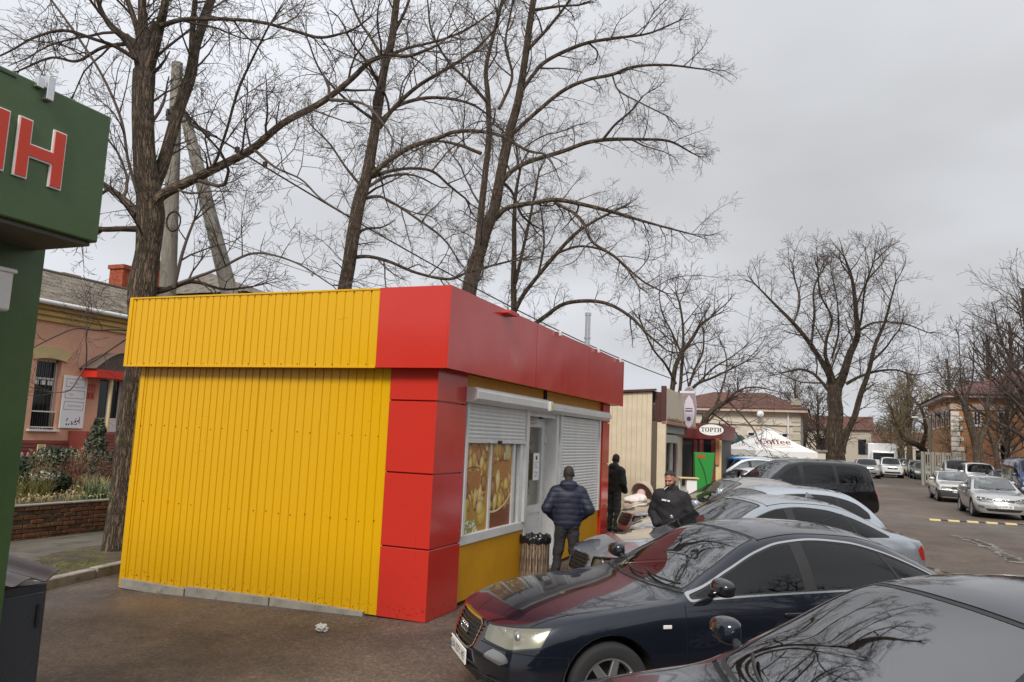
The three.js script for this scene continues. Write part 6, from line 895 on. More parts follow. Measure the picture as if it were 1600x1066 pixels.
// ---------------------------------------------------------------- pink one-storey house behind the flower bed
{
  const X = -22, P = (px, py, d = 0) => onX(px, py, X + d), yE = P(57, 476).y, z0 = -11, z1 = -40, yF = 1.42;
  const h = thing('pink_house', 'pink plastered house with a grey slate roof, yellow cornice and porch', 'house', [X - 4, 0, -24]);
  const wl = P(54, 600).z, wr = P(93, 600).z, wb = P(50, 671).y, wt = P(72, 561).y, dl = P(153, 630).z, dr = P(192, 630).z;
  // wall pieces round the openings
  const W = (za, zb, ya, yb) => wpart(h, 'wall', bx(X - 0.4, X, ya, yb, za, zb), M.pink);
  W(z0, wl, 1.0, yE); W(wl, wr, 1.0, wb); W(wl, wr, wt, yE); W(wr, dl, 1.0, yE); W(dl, dr, yF + 2.15, yE); W(dr, z1, 1.0, yE);
  wpart(h, 'core', bx(X - 8, X - 0.5, 0, yE, z1, z0), M.pink);
  // lapped plinth boards and porch parapet
  const lap = (xf, ya, yb, za, zb) => { const n = Math.round((yb - ya) / 0.1), g = []; for (let i = 0; i < n; i++) { const y = mix(ya, yb, i / n), p = (yb - ya) / n; g.push(quad([xf + 0.02, y, zb], [xf + 0.02, y, za], [xf, y + p, za], [xf, y + p, zb]), quad([xf, y, zb], [xf, y, za], [xf + 0.02, y, za], [xf + 0.02, y, zb])); } return merge(g); };
  wpart(h, 'plinth_siding', merge([lap(X + 0.06, 0.3, P(60, 688).y, z0, P(121, 690).z), bx(X, X + 0.058, 0.3, P(60, 688).y, P(121, 690).z, z0)]), M.siding);
  const pz = P(134, 690, 0.8).z; 
  wpart(h, 'porch_wall', merge([lap(X + 0.8, 0.3, P(150, 675, 0.8).y, pz, pz - 4.5), bx(X, X + 0.798, 0.3, P(150, 675, 0.8).y - 0.002, pz - 4.5, pz)]), M.siding);
  // cornice: stepped mouldings
  [[0.10, -0.44, -0.34], [0.06, -0.34, -0.27], [0.16, -0.27, -0.17], [0.10, -0.17, -0.10], [0.24, -0.10, 0.02]].forEach(([d, a, b]) => wpart(h, 'cornice_moulding', bx(X, X + d, yE + a, yE + b, z1, z0), M.cornice));
  wpart(h, 'gutter', (() => { const g = new THREE.CylinderGeometry(0.075, 0.075, z0 - z1, 10, 1, true, 0, Math.PI); g.rotateX(Math.PI / 2); g.translate(X + 0.40, yE + 0.08, (z0 + z1) / 2); return g; })(), std([0.72, 0.73, 0.72], 0.5, { side: THREE.DoubleSide }));
  // slate roof in waved sheets
  const ridge = onX(130, 438, X - 3.2), rise = ridge.y - (yE + 0.1), run = 3.6;
  const rows = 4; for (let r = 0; r < rows; r++) { const pos = [], uv = [], idx = [], n = 900; for (let i = 0; i <= n; i++) for (const e of [0, 1]) { const z = mix(z0 + 0.4, z1, i / n), t = (r + e * 1.06) / rows; const w = 0.022 * Math.sin(z * 2 * Math.PI / 0.13); pos.push(X + 0.45 - run * t, yE + 0.10 + rise * t + w + (e ? 0 : 0.02), z); uv.push(z, t * 4); } for (let i = 0; i < n; i++) { const a = 2 * i; idx.push(a, a + 1, a + 3, a, a + 3, a + 2); } const g = new THREE.BufferGeometry(); g.setAttribute('position', new THREE.Float32BufferAttribute(pos, 3)); g.setAttribute('uv', new THREE.Float32BufferAttribute(uv, 2)); g.setIndex(idx); g.computeVertexNormals(); wpart(h, 'roof_slates', g, M.slate); }
  wpart(h, 'roof_far_side', quad([X + 0.45 - run, yE + 0.1 + rise, z0 + 0.4], [X + 0.45 - run, yE + 0.1 + rise, z1], [X - 8.4, yE, z1], [X - 8.4, yE, z0 + 0.4]), M.slate);
  wpart(h, 'ridge_cap', rod([X + 0.45 - run, yE + 0.12 + rise, z0 + 0.4], [X + 0.45 - run, yE + 0.12 + rise, z1], 0.07, 0.07, 8), M.slate);
  const chim = (px, py, w, hh, dx) => { const p = onX(px, py, X - 3.2 - dx); wpart(h, 'chimney', merge([bx(p.x - w / 2, p.x + w / 2, p.y - hh - 1, p.y - 0.16, p.z - w / 2, p.z + w / 2), bx(p.x - w / 2 - 0.06, p.x + w / 2 + 0.06, p.y - 0.16, p.y, p.z - w / 2 - 0.06, p.z + w / 2 + 0.06)]), M.redBrick); };
  chim(195, 417, 0.72, 0.8, 0.3); chim(102, 429, 0.6, 0.3, 0.8); chim(248, 413, 0.6, 0.8, 0.4);
  // window with bars, arched lintel and sill
  const w = wpart(h, 'window', merge([bx(X - 0.26, X - 0.18, wb, wt, wl, wl - 0.07), bx(X - 0.26, X - 0.18, wb, wt, wr + 0.07, wr), bx(X - 0.26, X - 0.18, wt - 0.07, wt, wl, wr), bx(X - 0.26, X - 0.18, wb, wb + 0.08, wl, wr), bx(X - 0.255, X - 0.185, wt - 0.62, wt - 0.56, wl, wr)]), M.whitePvc);
  wpart(w, 'window_pane', bx(X - 0.232, X - 0.222, wb, wt, wl, wr), M.darkGlass);
  for (let i = 1; i < 6; i++) { const z = mix(wl, wr, i / 6); wpart(w, 'window_bar', rod([X - 0.08, wb + 0.02, z], [X - 0.08, wt - 0.03, z], 0.009, 0.009, 5), M.black); }
  for (let i = 0; i < 11; i++) { const z = mix(wl, wr, (i + 0.5) / 11); wpart(w, 'window_bar', rod([X - 0.06, wb + 0.02, z], [X - 0.06, wb + 0.55, z], 0.010, 0.010, 5), M.black); }
  wpart(w, 'bar_rail', merge([bx(X - 0.08, X - 0.05, wb + 0.53, wb + 0.57, wl, wr), bx(X - 0.08, X - 0.05, wb + 0.06, wb + 0.09, wl, wr)]), M.whitePvc);
  for (let i = 0; i < 3; i++) wpart(w, 'window_sticker', bx(X - 0.221, X - 0.215, wt - 0.78, wt - 0.64, mix(wl, wr, 0.14 + i * 0.28), mix(wl, wr, 0.34 + i * 0.28)), M.white);
  wpart(h, 'window_sill', rbx(X - 0.18, X + 0.12, wb - 0.06, wb, wr - 0.1, wl + 0.1, 0.01), M.whitePvc);
  { const zc = (wl + wr) / 2, hw = (wl - wr) / 2 + 0.14, s = new THREE.Shape(); s.moveTo(-hw, 0); s.lineTo(-hw - 0.12, 0.33); s.quadraticCurveTo(0, 0.52, hw + 0.12, 0.33); s.lineTo(hw, 0); s.quadraticCurveTo(0, 0.15, -hw, 0); const g = extr(s, 0.07, 0.006); g.rotateY(Math.PI / 2); g.translate(X, wt - 0.04, zc); wpart(h, 'lintel', boxUV(g), M.cream); }
  { const a = P(98, 586), b = P(131, 670); const bd = wpart(h, 'notice_board', rbx(X + 0.03, X + 0.07, b.y, a.y, P(131, 630).z, P(94, 630).z, 0.006), M.white);
    const t = canvasTex(256, 512, (g, W2, H2) => { g.fillStyle = '#e9eaee'; g.fillRect(0, 0, W2, H2); g.strokeStyle = '#7a7080'; g.lineWidth = 5; g.font = 'italic 30px serif'; ['Аптека', 'УЗД', 'Лікування'].forEach((s, i) => { g.strokeRect(22, 30 + i * 112, 212, 78); g.fillStyle = '#b06478'; g.fillText(s, 50, 80 + i * 112); }); g.fillStyle = '#16181c'; const q = mulberry(3); for (let i = 0; i < 16; i++) { g.beginPath(); g.ellipse(40 + q() * 180, 420 + q() * 60, 4 + 10 * q(), 3 + 7 * q(), q() * 3, 0, 7); g.fill(); } g.fillRect(205, 400, 8, 70); });
    const f = face(P(94, 630).z - P(131, 630).z - 0.02, a.y - b.y - 0.02); f.rotateY(Math.PI / 2); f.translate(X + 0.073, (a.y + b.y) / 2, (P(131, 630).z + P(94, 630).z) / 2); wpart(bd, 'board_print', f, std([0.95, 0.95, 0.95], 0.6, { map: t })); }
  { const p = P(141, 612); const t = canvasTex(64, 96, (g) => { g.fillStyle = '#c8705a'; g.fillRect(0, 0, 64, 96); g.fillStyle = '#f0e4e0'; g.font = 'bold 44px sans-serif'; g.fillText('31', 7, 46); g.fillStyle = '#a01820'; g.fillText('31', 5, 44); g.fillText('33', 5, 90); }); const f = face(0.34, 0.5); f.rotateY(Math.PI / 2); f.translate(X + 0.012, p.y, p.z); wpart(h, 'house_number', f, std([0.95, 0.95, 0.95], 0.7, { map: t })); }
  // porch: door, posts, railing, red band and brown canopy
  const dw = wpart(h, 'door', merge([bx(X - 0.2, X - 0.12, yF, yF + 2.12, dl, dl - 0.1), bx(X - 0.2, X - 0.12, yF, yF + 2.12, dr + 0.1, dr), bx(X - 0.2, X - 0.12, yF + 2.0, yF + 2.12, dl, dr), bx(X - 0.19, X - 0.13, yF, yF + 0.75, dl - 0.1, dr + 0.1), bx(X - 0.2, X - 0.12, yF, yF + 2.1, (dl + dr) / 2 - 0.05, (dl + dr) / 2 + 0.05)]), M.whitePvc);
  wpart(dw, 'door_pane', bx(X - 0.165, X - 0.155, yF + 0.75, yF + 2.0, dl - 0.1, dr + 0.1), M.darkGlass);
  const ca = P(151, 577, 0.7);
  wpart(h, 'canopy_band', rbx(X, X + 0.72, ca.y - 0.26, ca.y, ca.z - 2.0, ca.z, 0.01), M.redSign);
  { const n = 20, tri = []; for (let i = 0; i < n; i++) { const a = i / n, b = (i + 1) / n, y = t => ca.y + 0.02 + 0.60 * Math.sin(Math.PI * t), z = t => ca.z + 0.08 - 2.15 * t; tri.push([X, y(a), z(a)], [X + 0.76, y(a), z(a)], [X + 0.76, y(b), z(b)], [X, y(a), z(a)], [X + 0.76, y(b), z(b)], [X, y(b), z(b)]); tri.push([X + 0.70, ca.y, z(a)], [X + 0.70, ca.y, z(b)], [X + 0.70, y(b), z(b)], [X + 0.70, ca.y, z(a)], [X + 0.70, y(b), z(b)], [X + 0.70, y(a), z(a)]); } wpart(h, 'canopy', polyGeo(tri), std([0.115, 0.085, 0.07], 0.8, { side: THREE.DoubleSide })); }
  const post = P(171, 630, 0.6); wpart(h, 'porch_post', rod([post.x, yF - 0.3, post.z], [post.x, ca.y - 0.25, post.z], 0.05, 0.05, 10), M.cream);
  wpart(h, 'porch_railing', merge([rod([post.x, yF + 0.65, post.z], [post.x, yF + 0.25, post.z - 0.9], 0.02), rod([post.x, yF + 0.25, post.z - 0.9], [post.x, yF - 0.2, post.z - 0.9], 0.02)]), M.whitePvc);
}
// ---------------------------------------------------------------- second house roof beyond the pole
{
  const a = onZ(215, 470, -34), b = onZ(385, 452, -34), top = onZ(290, 428, -38), h = thing('grey_roofed_house', 'house with a grey hipped roof standing behind the concrete pole', 'house', [(a.x + b.x) / 2, 0, -38]);
  const y = b.y - 0.1; wpart(h, 'wall', bx(a.x + 0.4, b.x - 0.5, 0, y, -42, -34.4), M.pink);
  wpart(h, 'roof', polyGeo([[a.x, y, -34], [b.x, y, -34], [top.x + 2, top.y, -38], [a.x, y, -34], [top.x + 2, top.y, -38], [a.x + 1, top.y, -38], [b.x, y, -34], [b.x, y, -42], [top.x + 2, top.y, -38], [a.x, y, -42], [a.x, y, -34], [a.x + 1, top.y, -38], [b.x, y, -42], [a.x, y, -42], [top.x + 2, top.y, -38], [a.x, y, -42], [a.x + 1, top.y, -38], [top.x + 2, top.y, -38]]), M.slate);
  wpart(h, 'chimney', bx(top.x - 2.2, top.x - 1.6, y, top.y + 0.9, -38.2, -37.6), M.redBrick);
}
// ---------------------------------------------------------------- brick wall of the raised bed
{
  const X = -13, t = thing('brick_bed_wall', 'low weathered brick wall holding up the flower bed', 'wall', [X - 0.1, 0, -12]), r = mulberry(61);
  const geos = [0.246, 0.236, 0.12].map(l => rbx(-0.06, 0.06, -0.034, 0.034, -l / 2, l / 2, 0.012)), rows = 8, y0 = -0.09, ph = 0.077; let n = 0; const far = [];
  wpart(t, 'mortar', bx(X - 0.24, X - 0.015, -0.3, y0 + rows * ph, -24, -3), M.mortar);
  for (let j = 0; j < rows; j++) for (let z = -3.1 - (j % 2) * 0.13; z > -24; z -= 0.258) {
    const near = z < -8.3 && z > -12.9, gi = r() < 0.12 ? 2 : r() < 0.5 ? 0 : 1, dx = -0.055 + 0.022 * (r() - 0.5) - (r() < 0.10 ? 0.03 : 0), mat = M.bricks[Math.floor(r() * 4)], y = y0 + (j + 0.5) * ph + 0.006 * (r() - 0.5);
    if (near) part(t, 'brick', geos[gi], mat, [0.1 + dx, y, z + 12], [0.04 * (r() - 0.5), 0.06 * (r() - 0.5), 0.05 * (r() - 0.5)]); else { const g = geos[gi].clone(); g.translate(0.1 + dx, y, z + 12); far.push(g); }
  }
  part(t, 'brick_courses', merge(far), M.bricks[1]).userData.kind = 'stuff';
  for (let z = -3; z > -24; z -= 1.5) { const g = rbx(-0.16, 0.045, 0, 0.032, -0.742, 0.742, 0.01); part(t, 'coping', g, M.concrete, [0.07 + 0.01 * (r() - 0.5), y0 + rows * ph, z - 0.75 + 12], [0.01 * (r() - 0.5), 0.01 * (r() - 0.5), 0.02 * (r() - 0.5)]); }
}
// ---------------------------------------------------------------- plants of the bed
const PL = { thuja: std([0.085, 0.10, 0.065], 0.9, { side: THREE.DoubleSide }), box: std([0.04, 0.055, 0.028], 0.85, { side: THREE.DoubleSide }), dry: std([0.22, 0.155, 0.085], 0.95, { side: THREE.DoubleSide }), red: std([0.16, 0.062, 0.045], 0.95, { side: THREE.DoubleSide }), iris: std([0.12, 0.17, 0.075], 0.7, { side: THREE.DoubleSide }), straw: std([0.34, 0.28, 0.14], 0.95, { side: THREE.DoubleSide }), white: std([0.46, 0.42, 0.35], 0.9, { side: THREE.DoubleSide }), olive: std([0.14, 0.13, 0.035], 0.9, { side: THREE.DoubleSide }) };
function leafCloud(r, n, fn, size) { const P = []; for (let i = 0; i < n; i++) { const c = fn(r), a = rnd3(r), b = rnd3(r); b.addScaledVector(a, -b.dot(a)).normalize(); const s = size * (0.6 + 0.8 * r()); P.push([c.x - a.x * s, c.y - a.y * s, c.z - a.z * s], [c.x + b.x * s * 0.45, c.y + b.y * s * 0.45, c.z + b.z * s * 0.45], [c.x + a.x * s, c.y + a.y * s, c.z + a.z * s], [c.x - a.x * s, c.y - a.y * s, c.z - a.z * s], [c.x + a.x * s, c.y + a.y * s, c.z + a.z * s], [c.x - b.x * s * 0.45, c.y - b.y * s * 0.45, c.z - b.z * s * 0.45]); } return polyGeo(P); }
function blades(r, n, rad, len, wid, lean) { const P = []; for (let i = 0; i < n; i++) { const a = 6.28 * r(), q = rad * Math.sqrt(r()), x = q * Math.cos(a), z = q * Math.sin(a), L = len * (0.5 + 0.7 * r()), b = 6.28 * r(), l = lean * (0.3 + r()), dx = Math.cos(b), dz = Math.sin(b), w = wid * (0.6 + 0.6 * r()); let prev = null; for (let k = 0; k <= 4; k++) { const t = k / 4, px = x + dx * l * L * t * t, py = L * t * (1 - 0.35 * l * t), pz = z + dz * l * L * t * t, ww = w * (1 - t * 0.92), c = [[px - dz * ww, py, pz + dx * ww], [px + dz * ww, py, pz - dx * ww]]; if (prev) P.push(prev[0], prev[1], c[1], prev[0], c[1], c[0]); prev = c; } } return polyGeo(P); }
{
  const bed = (px, py, x) => { const p = onX(px, py, x); return [p.x, 0.50 + 0.035 * (-13.1 - p.x), p.z]; }, G = 'plants in the flower bed';
  const plant = (name, label, px, x, build, seed) => { const b = bed(px, 740, x), r = mulberry(seed), t = thing(name, label, 'plant', b, 0, G); build(t, r); return t; };
  const stems = (r, n, h, spread) => { const W = new Wood(); for (let i = 0; i < n; i++) { const a = 6.28 * r(), d = V3(Math.cos(a) * spread, 1, Math.sin(a) * spread).normalize(); grow(W, r, V3(0.06 * (r() - 0.5), 0, 0.06 * (r() - 0.5)), d, h * (0.6 + 0.5 * r()), 0.006, 1, { k: 1.2, wig: 0.6, up: [0, 0.03, 0.02, 0], spread: 0.8, levels: 2, first: 0.3, gap: [0.2, 0.14, 0.1], len: [0.3, 0.22, 0.1], rad: [0.005, 0.004, 0.003], min: 0.002 }); } return W.geo(); };
  plant('young_thuja', 'slender grey-green conifer, tallest plant in the flower bed', 146, -17.5, (t, r) => { part(t, 'trunk', cyl(0.04, 0.02, 1.5, 8), M.barkThin, [0, 0.7, 0]); part(t, 'foliage', leafCloud(r, 1900, q => { const y = 0.08 + 1.4 * q(), R = 0.36 * (1 - y / 1.75) * (0.3 + 0.8 * Math.sqrt(q())) * (0.7 + 0.5 * Math.abs(Math.sin(y * 9))) + 0.04, a = 6.28 * q(); return V3(R * Math.cos(a), y, R * Math.sin(a)); }, 0.05), PL.thuja).userData.kind = 'stuff'; }, 1);
  [[52, -16.5, 0.55, 0.62, 'dark clipped shrub beside the green shop corner'], [78, -17.0, 0.45, 0.8, 'dark evergreen shrub in front of the pink house window'], [83, -14.6, 0.36, 0.48, 'round dark green box ball near the brick wall'], [100, -17.8, 0.4, 0.7, 'dark shrub under the white notice board'], [182, -16.2, 0.4, 0.75, 'dark shrub beside the thick tree trunk']].forEach(([px, x, R, H, l], i) => plant('evergreen_shrub', l, px, x, (t, r) => { part(t, 'stem', cyl(0.03, 0.02, H * 0.6, 6), M.barkThin, [0, H * 0.3, 0]); part(t, 'foliage', leafCloud(r, 2600, q => { const d = rnd3(q).multiplyScalar(Math.pow(q(), 0.35)); return V3(d.x * R, H * 0.5 + d.y * H * 0.5, d.z * R); }, 0.042), PL.box).userData.kind = 'stuff'; }, 20 + i));
  [[43, -14.2, 0.5, 'yellow-green low bush at the corner of the bed'], [140, -14.9, 0.4, 'olive grassy clump beside the reddish dry shrub']].forEach(([px, x, H, l], i) => plant('grassy_clump', l, px, x, (t, r) => part(t, 'blades', blades(r, 420, 0.4, H, 0.008, 0.7), i ? PL.straw : PL.olive).userData.kind = 'stuff', 40 + i));
  [[112, -15.0, 0.75, 'reddish brown dry shrub in the middle of the bed', PL.red], [168, -15.0, 0.8, 'reddish dry stalks beside the tree trunk', PL.red], [66, -15.6, 0.7, 'dry stalks with pale seed heads near the small wooden sign', PL.dry], [125, -17.0, 0.8, 'tall dry stalks in front of the conifer', PL.dry], [160, -18.2, 0.9, 'twiggy dry shrub before the red porch wall', PL.red]].forEach(([px, x, H, l, m], i) => plant('dry_shrub', l, px, x, (t, r) => { part(t, 'stems', stems(r, 26, H, 0.38), m).userData.kind = 'stuff'; part(t, 'dry_leaves', leafCloud(r, 380, q => { const d = rnd3(q).multiplyScalar(Math.sqrt(q())); return V3(d.x * 0.36, H * 0.55 + d.y * H * 0.4, d.z * 0.36); }, 0.022), m).userData.kind = 'stuff'; }, 60 + i));
  [[62, -16.2, 0.75], [110, -15.8, 0.8], [60, -14.4, 0.45], [76, -14.3, 0.42]].forEach(([px, x, H], i) => plant('pale_seed_head_plant', ['tall plant with white flower heads under the window', 'white headed plant in the middle of the bed', 'low white flower heads near the coping', 'low white flower heads beside the box ball'][i], px, x, (t, r) => { const W = new Wood(), pts = []; for (let k = 0; k < 16; k++) { const p = V3(0.36 * (r() - 0.5), H * (0.8 + 0.3 * r()), 0.5 * (r() - 0.5)); W.tube([V3(p.x * 0.3, 0, p.z * 0.3), V3(p.x * 0.7, H * 0.5, p.z * 0.7), p], [0.004, 0.003, 0.002], 3); pts.push(p); } part(t, 'stems', W.geo(), PL.dry).userData.kind = 'stuff'; part(t, 'flower_heads', leafCloud(r, 150, q => { const c = pts[Math.floor(q() * 16)]; return c.clone().addScaledVector(rnd3(q), 0.045 * q()); }, 0.016), PL.white).userData.kind = 'stuff'; }, 80 + i));
  [[152, -13.6, 0.52], [163, -13.5, 0.45], [141, -13.7, 0.4]].forEach(([px, x, H], i) => plant('iris_plant', ['broad-leaved iris clump leaning over the brick wall', 'iris clump next to the tree trunk', 'small iris clump on the wall edge'][i], px, x, (t, r) => part(t, 'leaves', blades(r, 42, 0.16, H, 0.017, 0.8), PL.iris).userData.kind = 'stuff', 100 + i));
  const lit = new THREE.Mesh(leafCloud(mulberry(9), 2600, q => V3(-13.3 - 6 * q() * q(), 0.53 + 0.035 * 3 + 0.10 * (q() - 0.5), -6 - 12 * q()), 0.035), PL.straw); lit.name = 'leaf_litter'; lit.castShadow = lit.receiveShadow = true; lit.userData = { kind: 'stuff', label: 'pale dry leaves and grass scattered over the flower bed', category: 'leaf litter' }; scene.add(lit);
  const lowg = new THREE.Mesh((() => { const r = mulberry(12), L = []; for (let i = 0; i < 70; i++) { const g = blades(r, 26, 0.16, 0.16, 0.005, 1.2); g.translate(-13.35 - 3.5 * r() * r(), 0.55, -7.5 - 6 * r()); L.push(g); } return merge(L); })(), PL.straw); lowg.name = 'dry_grass'; lowg.castShadow = lowg.receiveShadow = true; lowg.userData = { kind: 'stuff', label: 'short dry grass tufts along the top of the brick wall', category: 'grass' }; scene.add(lowg);
  const moss = new THREE.Mesh((() => { const r = mulberry(13), L = []; for (let i = 0; i < 160; i++) { const g = blades(r, 20, 0.13, 0.05, 0.004, 1.4), z = -7.2 - 4.5 * r(); g.translate(kerbLine(z) - 0.25 - 1.1 * r(), -0.045, z); L.push(g); } return merge(L); })(), PL.olive); moss.name = 'verge_grass'; moss.castShadow = moss.receiveShadow = true; moss.userData = { kind: 'stuff', label: 'thin mossy grass on the verge round the tree foot', category: 'grass' }; scene.add(moss);
  // low painted picket fence and wooden sign
  const f = thing('picket_fence', 'low picket fence painted yellow, pink and green across the flower bed', 'fence', [-19.2, 1.0 - 0.3, -16.5]), cols = [[0.62, 0.42, 0.06], [0.55, 0.30, 0.22], [0.20, 0.30, 0.16], [0.60, 0.50, 0.30], [0.42, 0.32, 0.42]].map(c => std(c, 0.8)), r = mulberry(15);
  for (let i = 0; i < 34; i++) { const g = extr([[-0.035, 0], [0.035, 0], [0.035, 0.42], [0, 0.48], [-0.035, 0.42]], 0.02); part(f, 'picket', g, cols[Math.floor(r() * 5)], [0, 0.03 * r(), 3 - i * 0.17], [0, Math.PI / 2, 0.06 * (r() - 0.5)]); }
  for (const y of [0.12, 0.30]) part(f, 'rail', bx(-0.03, -0.005, y, y + 0.035, -2.9, 3.1), M.wood);
  const sp = onX(64, 704, -18.4), sg = thing('garden_sign', 'small pale wooden sign board on a stake in the flower bed', 'sign', [sp.x, 0.66, sp.z]); part(sg, 'board', rbx(-0.015, 0.015, sp.y - 0.66 - 0.15, sp.y - 0.66 + 0.15, -0.11, 0.11, 0.006), M.cream); part(sg, 'stake', rod([-0.03, -0.1, 0], [-0.03, sp.y - 0.66, 0], 0.015, 0.015, 6), M.wood);
}
// ---------------------------------------------------------------- concrete pole with its strut, coil and wires
const poleTop = onZ(277, 99, -12.6);
{
  const m = onZ(262, 452, -12.6), k = (m.y + 0.1) / (poleTop.y - m.y), base = V3(m.x - (poleTop.x - m.x) * k, -0.1, -12.6);
  const t = thing('concrete_pole', 'leaning grey concrete utility pole with a slanted concrete strut and hanging cable coil', 'utility pole', [base.x, 0, base.z]);
  const post = (a, b, w0, w1) => { const g = new THREE.CylinderGeometry(w1, w0, a.distanceTo(b), 8, 6); g.rotateY(Math.PI / 8); g.applyQuaternion(new THREE.Quaternion().setFromUnitVectors(V3(0, 1, 0), b.clone().sub(a).normalize())); g.translate((a.x + b.x) / 2, (a.y + b.y) / 2, (a.z + b.z) / 2); return boxUV(g); };
  wpart(t, 'post', post(base, poleTop, 0.25, 0.13), M.concrete);
  const sTop = onZ(291, 188, -12.45), s2 = onZ(357, 452, -11.9), e = s2.clone().sub(sTop), sb = sTop.clone().addScaledVector(e, (sTop.y + 0.1) / -e.y); wpart(t, 'strut', post(sb, sTop, 0.22, 0.12), M.concrete);
  const c = onZ(271, 346, -12.38), tor = new THREE.TorusGeometry(0.20, 0.022, 8, 30); tor.scale(0.75, 1.1, 1); tor.rotateY(0.4); tor.translate(c.x, c.y, c.z); wpart(t, 'cable_coil', tor, M.wire);
  for (const [px, py] of [[268, 172], [289, 180], [296, 190], [262, 176]]) { const q = onZ(px, py, -12.4); wpart(t, 'insulator', merge([rod([q.x, q.y - 0.08, q.z], [q.x, q.y + 0.08, q.z], 0.045, 0.035, 10), rod([q.x, q.y - 0.14, q.z], [q.x, q.y + 0.10, q.z], 0.012)]), M.black); }
  { const q = onZ(279, 184, -12.42); wpart(t, 'bracket', bx(q.x - 0.3, q.x + 0.32, q.y - 0.05, q.y + 0.05, q.z, q.z + 0.08), M.black); }
  const hang = (a, b, sag, r, n) => { const pts = []; for (let i = 0; i <= 24; i++) { const u = i / 24, p = a.clone().lerp(b, u); p.y -= sag * 4 * u * (1 - u); pts.push(p); } return solo('overhead_wire', tube(pts, r, 48, 5), M.wire, n, 'wire', 'overhead wires'); };
  hang(onZ(292, 186, -12.4), atDepth(1050, 592, 38), 0.5, 0.022, 'thick black bundled cable running from the concrete pole towards the beige kiosk');
  hang(onZ(292, 190, -12.4), onZ(338, 214, -11.8), 0.03, 0.03, 'short cable end with clamps beside the concrete pole');
  hang(onZ(345, 372, -16), atDepth(810, 486, 34), 0.3, 0.009, 'thin wire low behind the kiosk, upper one of a pair');
  hang(onZ(345, 378, -16), atDepth(820, 498, 34), 0.4, 0.009, 'thin wire low behind the kiosk, lower one of a pair');
  for (const u of [0.02, 0.05, 0.08]) { const a = onZ(292, 186, -12.4).lerp(atDepth(1050, 592, 38), u); wpart(t, 'cable_clamp', rbx(a.x - 0.05, a.x + 0.05, a.y - 0.16, a.y - 0.02, a.z - 0.04, a.z + 0.04, 0.01), M.black); }
}
// crumpled paper on the tarmac
{ const p = onGround(502, 988, -0.03), g = new THREE.IcosahedronGeometry(0.055, 2), q = g.attributes.position; for (let i = 0; i < q.count; i++) { const v = V3(q.getX(i), q.getY(i), q.getZ(i)), key = Math.round(v.x * 999) * 7 + Math.round(v.y * 999) * 131 + Math.round(v.z * 999) * 17, n = 0.55 + 0.75 * HASH[(key & 65535)]; q.setXYZ(i, v.x * n * 1.15, v.y * n * 0.8 + 0.035, v.z * n); } g.computeVertexNormals(); const m = solo('crumpled_paper', g, std([0.55, 0.52, 0.47], 0.9), 'crumpled white paper lying on the tarmac before the yellow wall', 'litter'); m.position.set(p.x, gh(p.x), p.z); }
